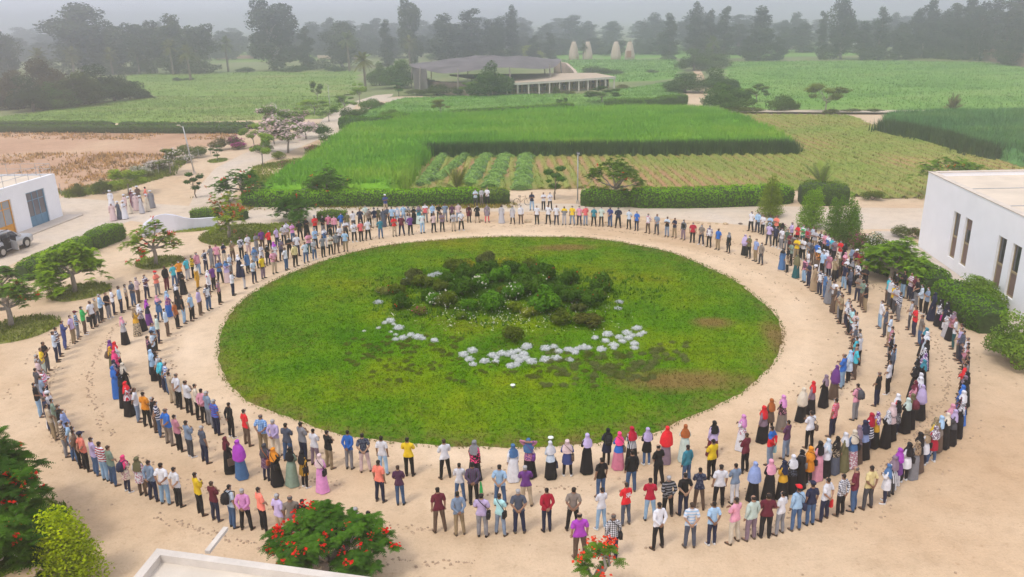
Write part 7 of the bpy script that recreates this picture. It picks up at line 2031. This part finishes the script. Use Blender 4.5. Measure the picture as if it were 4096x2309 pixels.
f 2667 946 m c paleblue:half:black greyblue d
f 2697 950 m c navy khaki b
f 2732 958 m s black:st:grey mauve d tb-white
f 2769 969 m s crimson black d
f 2804 979 m c taupe navy d ws
f 2835 988 m s white:st:plum black d
f 2870 998 m s blue khaki d
f 2912 1010 t s black black grey tb-red
f 455 883 g s palepink palepink white
f 449 831 g s white white white
f 483 877 g c slate slate white
f 499 876 g c white white white
f 505 848 g s palepink palepink white
f 522 854 g s cream cream white
f 540 831 g s mauve mauve white
f 549 842 g s palepink palepink white
f 569 853 g s lightgrey lightgrey white
f 593 845 g s cream cream white
f 588 807 t c salmon black d
f 610 832 g s grey grey white
f 557 813 g c brown brown white
f 533 822 g c maroon maroon white'''
class Per: pass
PL = []
for ln in PEOPLE.strip().split('\n'):
    f = ln.split(); p = Per(); p.mode = f[0]; p.px, p.py = float(f[1]), float(f[2]); p.kind, p.pose = f[3], f[4]
    tq = f[5].split(':'); p.top = tq[0]; p.pat = tq[1] if len(tq) > 1 else None; p.top2 = tq[2] if len(tq) > 2 else None
    bq = f[6].split(':'); p.bot = bq[0]; p.bpat = bq[1] if len(bq) > 1 else None; p.bot2 = bq[2] if len(bq) > 2 else None
    hq = f[7].split(':'); p.head = hq[0]; p.hpat = hq[1] if len(hq) > 1 else None; p.head2 = hq[2] if len(hq) > 2 else None
    p.acc = f[8:]; p.i = len(PL)
    if p.kind == 'g' and p.head in 'db': p.head = 'd'
    p.w = G(p.px, p.py, 1.68 if p.mode == 'h' else .02); p.w.z = 0
    if p.mode == 'f': p.w += (C0 - p.w).normalized() * 0
    PL.append(p)
# nobody may stand inside anybody else
for _ in range(30):
    for i, a in enumerate(PL):
        for b in PL[i + 1:]:
            d = a.w - b.w
            if abs(d.x) < .46 and abs(d.y) < .46 and d.length < .46:
                u = d.normalized() if d.length > .01 else Vector((0, 1, 0)); s = (.46 - d.length) / 2; a.w += u * s; b.w -= u * s
for p in PL:
    q = PX(p.w); p.sx, p.sy = q[0], q[1]; p.size = 1 / q[2]
order = sorted(PL, key=lambda p: -p.size); IND = set(id(p) for p in order[:300])
# ---- labels: look first, then what stands beside, checked so that each singles out one person
def top_w(p): return (PATW[p.pat] + ' ' if p.pat else '') + W_(p.top)
def bot_w(p): return (PATW[p.bpat] + ' ' if p.bpat else '') + W_(p.bot)
def head_w(p):
    if p.kind in 'wt': return None if p.head == 'd' or (p.kind == 't' and p.head in 'gb') else ((PATW[p.hpat] + ' ' if p.hpat else '') + W_(p.head) + ' headscarf')
    if p.head.startswith('cap-'): return W_(p.head[4:]) + ' cap'
    if p.kind == 'g': return 'white cap' if p.head == 'kufi' else ('white turban' if p.head == 'white' else None)
    return {'g': 'grey hair', 'b': 'balding head', 'kufi': 'white cap'}.get(p.head)
def outfit(p, short=False):
    if p.kind == 'g': s = 'long %s robe' % top_w(p)
    elif p.kind == 'w': s = ('long %s dress' % top_w(p)) if p.top == p.bot and not p.bpat else '%s top, long %s skirt' % (top_w(p), bot_w(p))
    elif p.kind == 't': s = '%s tunic, %s trousers' % (top_w(p), bot_w(p))
    else: s = '%s top, %s trousers' % (top_w(p), bot_w(p))
    return s
ACCW = {'bp': 'backpack', 'sb': 'shoulder bag', 'tb': 'bag in hand'}
def acc_w(p):
    for a in p.acc:
        k, _, c = a.partition('-')
        if k in ACCW: return W_(c) + ' ' + ACCW[k]
        if k == 'pr': return 'print on shirt'
    return None
POSEW = {'b': 'hands behind back', 'c': 'hands held in front', 's': 'arms hanging', 'h': 'hands behind head', 'f': 'hands clasped'}
def lab0(p): 
    s = 'person in ' + outfit(p); h = head_w(p); a = acc_w(p)
    if h: s += ', ' + h
    if a: s += ', ' + a
    return s
from collections import Counter
cnt = Counter(lab0(p) for p in PL)
cnt2 = Counter(lab0(p) + ', ' + POSEW[p.pose] for p in PL)
def neigh(p, side):
    best = None
    for q in PL:
        if q is p: continue
        dx, dy = q.sx - p.sx, q.sy - p.sy; d = sqrt(dx * dx + dy * dy)
        if d > 230 or abs(dy) > abs(dx) * 1.4: continue
        if (dx < 0) == (side == 'left') and (best is None or d < best[0]): best = (d, q)
    return best[1] if best else None
def short(p):
    if p.kind == 'g': return '%s robe' % top_w(p)
    if p.kind in 'wt' and head_w(p): return head_w(p)
    return '%s top' % top_w(p)
def side_of(p):
    return 'near side' if p.sy > 1790 else 'far side' if p.sy < 1010 else 'left side' if p.sx < 2000 else 'right side'
cands = {}
for p in PL:
    L = []
    l0 = lab0(p)
    if cnt[l0] == 1: L.append(l0)
    l2 = l0 + ', ' + POSEW[p.pose]
    if cnt2[l2] == 1: L.append(l2)
    R, Lf = neigh(p, 'right'), neigh(p, 'left')
    base = 'person in ' + outfit(p); h = head_w(p)
    for b in ([base + ', ' + h] if h else []) + [base]:
        if R: L.append(b + ', left of ' + short(R))
        if Lf: L.append(b + ', right of ' + short(Lf))
        if R and Lf: L.append(b + ', between ' + short(Lf) + ' and ' + short(R))
    if R: L.append(l0 + ', left of ' + short(R))
    L += [l + ', ' + side_of(p) for l in list(L) if ' side' not in l]
    cands[id(p)] = L
allc = Counter(c for L in cands.values() for c in set(L)); used = set()
for p in PL:
    ch = None
    for c in cands[id(p)]:
        if len(c.split()) <= 16 and allc[c] == 1 and c not in used: ch = c; break
    if ch is None:
        for c in cands[id(p)]:
            if len(c.split()) <= 16 and c not in used: ch = c; break
    p.label = ch or lab0(p); used.add(p.label)
SKIN = [(.34, .19, .12), (.27, .14, .085), (.40, .24, .16), (.22, .115, .07), (.31, .17, .105)]
def paint(o, c, pat=None, c2=None, jit=0.0):
    c = CO.get(c, (.3, .3, .3)) if isinstance(c, str) else c
    o.color = (*[max(.008, v * (1 + jit)) for v in c], 1)
    if pat:
        o.material_slots[0].link = 'OBJECT'; o.material_slots[0].material = CLOTH[pat]
        o['second_colour'] = list(CO.get(c2, (.1, .1, .1)))
rp = random.Random(99)
def parts_for(p, lod):
    """-> [(part key, name, colour, pattern, second colour)]"""
    ls = (p.i * 7 % 10) < 3 if p.kind == 'm' else True
    spread = (.015, .045, .075)[p.i * 5 % 3] if p.kind in 'mt' else .015
    pose = p.pose
    if pose == 'c' and (p.i * 3 % 5) in (1, 3): pose = 'f'
    P = proto(pose, spread, p.kind, ls, lod); L = []
    if p.kind == 'm': L += [('shirt', 'shirt', p.top, p.pat, p.top2), ('trousers', 'trousers', p.bot, p.bpat, p.bot2)]
    elif p.kind == 't': L += [('tunic', 'tunic', p.top, p.pat, p.top2), ('tunic_hem', 'tunic_hem', p.top, p.pat, p.top2), ('trousers', 'trousers', p.bot, p.bpat, p.bot2)]
    elif p.kind == 'w': L += [('tunic', 'tunic', p.top, p.pat, p.top2), ('tunic_hem', 'tunic_hem', p.top, p.pat, p.top2), ('skirt', 'skirt', p.bot, p.bpat, p.bot2)]
    else: L += [('tunic', 'robe', p.top, None, None), ('robe_skirt', 'robe_skirt', p.top, None, None)]
    hair = (.016, .012, .010) if p.i % 7 else (.05, .03, .02)
    if p.kind in 'wt':
        if p.head in ('d', 'g', 'b'): L.append(('long_hair', 'hair', hair if p.head != 'g' else (.5, .46, .38), None, None))
        else: L.append(('cape' if (p.i in CAPES ) else 'headscarf', 'headscarf', p.head, p.hpat, p.head2))
    else:
        if p.head == 'b': L.append(('bald', 'hair', (.10, .09, .085) if p.i % 2 else hair, None, None))
        elif p.head == 'g': L.append(('hair', 'hair', (.36, .35, .35), None, None))
        elif p.head == 'white' and p.kind == 'g': L += [('turban', 'turban', 'white', None, None)]
        else: L.append(('hair', 'hair', hair, None, None))
        if p.head.startswith('cap-'): L.append(('cap', 'cap', p.head[4:], None, None))
        if p.head == 'kufi': L.append(('kufi', 'skull_cap', 'white', None, None))
    if p.i % 10 < 7: L.append(('face_mask', 'face_mask', (.62, .72, .82) if p.i % 3 else ((.70, .70, .72) if p.i % 2 else (.02, .02, .025)), None, None))
    if p.kind != 'w' or p.i % 3 == 0:
        sc = (.70, .70, .70) if 'ws' in p.acc else ((.02, .018, .016), (.06, .035, .022), (.10, .075, .055))[p.i % 3]
        L += [('shoeL', 'shoe', sc, None, None), ('shoeR', 'shoe', sc, None, None)]
    return P, L
CAPES = {p.i for p in PL if (p.top, p.head) in (('purple', 'purple'), ('red', 'red'), ('violet', 'violet'), ('darkteal', 'olive'), ('rust', 'rust'), ('cream', 'cream'), ('lilac', 'lilac'), ('black', 'periwinkle'))}
def facing(p):
    if p.kind == 'g' and p.sx < 800: return rp.uniform(0, 6.28)
    if p.kind == 't' and p.top == 'salmon': return 2.0
    a = atan2(C0.y - p.w.y, C0.x - p.w.x) - pi / 2
    return a + rp.gauss(0, .22)
M_bagx = M_bag
def bag_meshes():
    B = {}
    mb = MB(); R = lambda y, z, w, d: [(-w, y, z), (-w * .8, y - d, z), (w * .8, y - d, z), (w, y, z), (w * .8, y + .02, z), (-w * .8, y + .02, z)]
    mb.loft([R(-.13, 1.02, .13, .10), R(-.13, 1.08, .16, .17), R(-.13, 1.25, .16, .18), R(-.13, 1.38, .13, .13), R(-.13, 1.43, .07, .06)]); mb.box((0, -.31, 1.14), (.20, .05, .16)); B['bp'] = mb.me('backpack', M_bag, smooth=True)
    mb = MB()
    for s in (-1, 1): mb.tube([(s * .10, -.16, 1.41), (s * .115, -.02, 1.475), (s * .12, .125, 1.40), (s * .145, .10, 1.22), (s * .15, -.08, 1.08)], .020, 5)
    B['bps'] = mb.me('strap', M_bag)
    mb = MB(); mb.loft([[( .215 + a * .05, -.06 + b * .11, zz) for a, b in ((-1, -1), (1, -1), (1.1, 0), (1, 1), (-1, 1), (-1.1, 0))] for zz in (.80, .86, .98, 1.03)]); B['sb'] = mb.me('shoulder_bag', M_bag, smooth=True)
    mb = MB(); mb.tube([(.235, -.06, 1.0), (.20, -.13, 1.2), (.02, -.15, 1.42), (-.10, -.06, 1.50), (-.10, .06, 1.46), (.08, .15, 1.30), (.24, .02, 1.02)], .012, 4); B['sbs'] = mb.me('strap', M_bag)
    mb = MB(); mb.loft([[(.26 + a * w, .04 + b * .15, zz) for a, b in ((-1, -1), (1, -1), (1, 1), (-1, 1))] for zz, w in ((.44, .05), (.48, .06), (.74, .03), (.77, .01))]); B['tb'] = mb.me('carrier_bag', M_bag)
    mb = MB(); mb.tube([(.26, -.02, .76), (.255, .03, .90), (.26, .09, .76)], .008, 4); B['tbs'] = mb.me('handle', M_bag)
    return B
BG = bag_meshes()
def make_person(p):
    P, L = parts_for(p, 2); s = rp.uniform(.975, 1.05) * (.955 if p.kind in 'wt' else 1.0); g = rp.uniform(.90, 1.04) * (1.12 if p.kind == 'm' and (p.head in 'bg' or p.i % 9 == 0) else 1.0)
    o = bpy.data.objects.new('person', P['body']); COL.objects.link(o); o.location = (p.w.x, p.w.y, 0); o.rotation_euler = (rp.gauss(0, .018), rp.gauss(0, .018), facing(p)); o.scale = (s * g, s * g, s)
    o.color = (*SKIN[p.i % 5], 1); tag(o, p.label, 'person', 'people standing in rings round the lawn' if (p.w - C0).length < 29 else 'people standing outside the rings')
    for key, nm, col, pat, c2 in L:
        c = bpy.data.objects.new(nm, P[key]); COL.objects.link(c); c.parent = o; paint(c, col, pat, c2, rp.uniform(-.12, .12) if isinstance(col, str) else 0)
    for a in p.acc:
        if a.startswith('pr-'):
            mb = MB(); mb.add([(-.10, -.162, 1.36), (.10, -.162, 1.36), (.10, -.158, 1.17), (-.10, -.158, 1.17)], [(0, 1, 2, 3)]); mb.add([(-.11, .168, 1.33), (.11, .168, 1.33), (.11, .165, 1.16), (-.11, .165, 1.16)], [(3, 2, 1, 0)]); pr = mb.build('shirt_print', CLOTH['fl'], o); paint(pr, a[3:]); pr['second_colour'] = list(CO[p.top])
        k, _, c = a.partition('-')
        if k in ('bp', 'sb', 'tb'):
            b = bpy.data.objects.new({'bp': 'backpack', 'sb': 'shoulder_bag', 'tb': 'carrier_bag'}[k], BG[k]); COL.objects.link(b); b.location = o.location; b.rotation_euler = o.rotation_euler; b.scale = o.scale; b.color = (*CO[c], 1)
            tag(b, ('%s %s %s the person in %s' % (W_(c), {'bp': 'backpack', 'sb': 'shoulder bag', 'tb': 'bag'}[k], {'bp': 'on', 'sb': 'on', 'tb': 'held by'}[k], outfit(p)))[:200], 'bag')
            lb_ = b['label']
            if lb_ in used: b['label'] = lb_ + ', ' + side_of(p)
            used.add(b['label'])
            q = bpy.data.objects.new('handle' if k == 'tb' else 'strap', BG[k + 's']); COL.objects.link(q); q.parent = b; q.color = b.color
    return o
for p in order[:300]: make_person(p)
# ---- everyone beyond the 300 nearest: one object, colours stored on the mesh
M_crowd, t, b_ = newmat('crowd_cloth'); at = N(t, 'ShaderNodeAttribute', attribute_name='col'); t.links.new(at.outputs['Color'], b_.inputs['Base Color'])
def mesh_np(me):
    n = len(me.vertices); co = np.empty(n * 3, np.float32); me.vertices.foreach_get('co', co)
    tri = []; 
    for pl in me.polygons:
        v = pl.vertices
        tri.append((v[0], v[1], v[2], v[3] if len(v) > 3 else v[2]))
    mi = np.array([pl.material_index for pl in me.polygons]); return co.reshape(-1, 3), np.array(tri), mi
_mc = {}
Vs, Fs, Cs = [], [], []; base = 0
for p in order[300:]:
    P, L = parts_for(p, 1); s = rp.uniform(.955, 1.03) * (.955 if p.kind in 'wt' else 1.0); g = rp.uniform(.96, 1.12); a = facing(p); ca, sa = cos(a), sin(a)
    for key, nm, col, pat, c2 in [('body', 'body', SKIN[p.i % 5], None, None)] + L:
        me = P[key]
        if me.name not in _mc:
            V, F, mi = mesh_np(me)
            if key == 'body':
                z = V[F].mean(1)[:, 2]; x = np.abs(V[F].mean(1)[:, 0]); keep = (z > 1.44) | (x > .19) | ((z < 1.3) & (z > .80) & (np.abs(V[F].mean(1)[:, 1]) > .12)); F = F[keep]; mi = mi[keep]
            _mc[me.name] = (V, F, mi)
        V, F, mi = _mc[me.name]; c = np.array(CO.get(col, (.3, .3, .3)) if isinstance(col, str) else col); C = np.tile(c, (len(F), 1))
        if pat:
            ce = V[F].mean(1); d = np.array(CO.get(c2, (.1, .1, .1)))
            k = {'st': np.sin(ce[:, 2] * 60) > 0, 'vs': np.sin(ce[:, 0] * 100) > 0, 'pl': (np.sin(ce[:, 2] * 90) > 0) ^ (np.sin(ce[:, 0] * 90) > 0), 'half': ce[:, 2] < 1.24}.get(pat, NR.uniform(0, 1, len(F)) > .6); C[k] = d
        if key == 'body': C[mi == 1] = .015; C[mi == 2] *= .55
        X = V[:, 0] * g * s; Y = V[:, 1] * g * s; Vs.append(np.c_[X * ca - Y * sa + p.w.x, X * sa + Y * ca + p.w.y, V[:, 2] * s]); Fs.append(F + base); Cs.append(C); base += len(V)
V = np.concatenate(Vs); F = np.concatenate(Fs); C = np.concatenate(Cs)
dg_ = F[:, 3] == F[:, 2]
me = bpy.data.meshes.new('crowd'); me.from_pydata(V.tolist(), [], [tuple(f[:3]) if t_ else tuple(f) for f, t_ in zip(F.tolist(), dg_)])
me.materials.append(M_crowd); at = me.attributes.new('col', 'FLOAT_COLOR', 'FACE') if False else me.attributes.new('col', 'FLOAT_VECTOR', 'FACE'); at.data.foreach_set('vector', C.astype(np.float32).ravel()); me.polygons.foreach_set('use_smooth', [True] * len(me.polygons)); me.update()
tag(obj('crowd', me), 'people standing further away on the far side of the rings', 'crowd', kind='stuff')
print('crowd faces', len(F), 'people', len(PL))

# ------------------------------------------------------------------ haze: one closed box of even air round everything
hz = bpy.data.materials.new('haze'); hz.use_nodes = True; t = hz.node_tree; t.nodes.clear()
o_ = N(t, 'ShaderNodeOutputMaterial'); pv = N(t, 'ShaderNodeVolumePrincipled'); pv.inputs['Density'].default_value = .0018; pv.inputs['Color'].default_value = (.93, .945, .985, 1); pv.inputs['Anisotropy'].default_value = .8
t.links.new(pv.outputs[0], o_.inputs['Volume'])
mb = MB(); mb.box((0, 1150, 19.5), (5200 + 40, 2930, 41)); hb = mb.build('haze', hz); tag(hb, kind='stuff'); hb['label'] = 'pale haze lying over the fields'
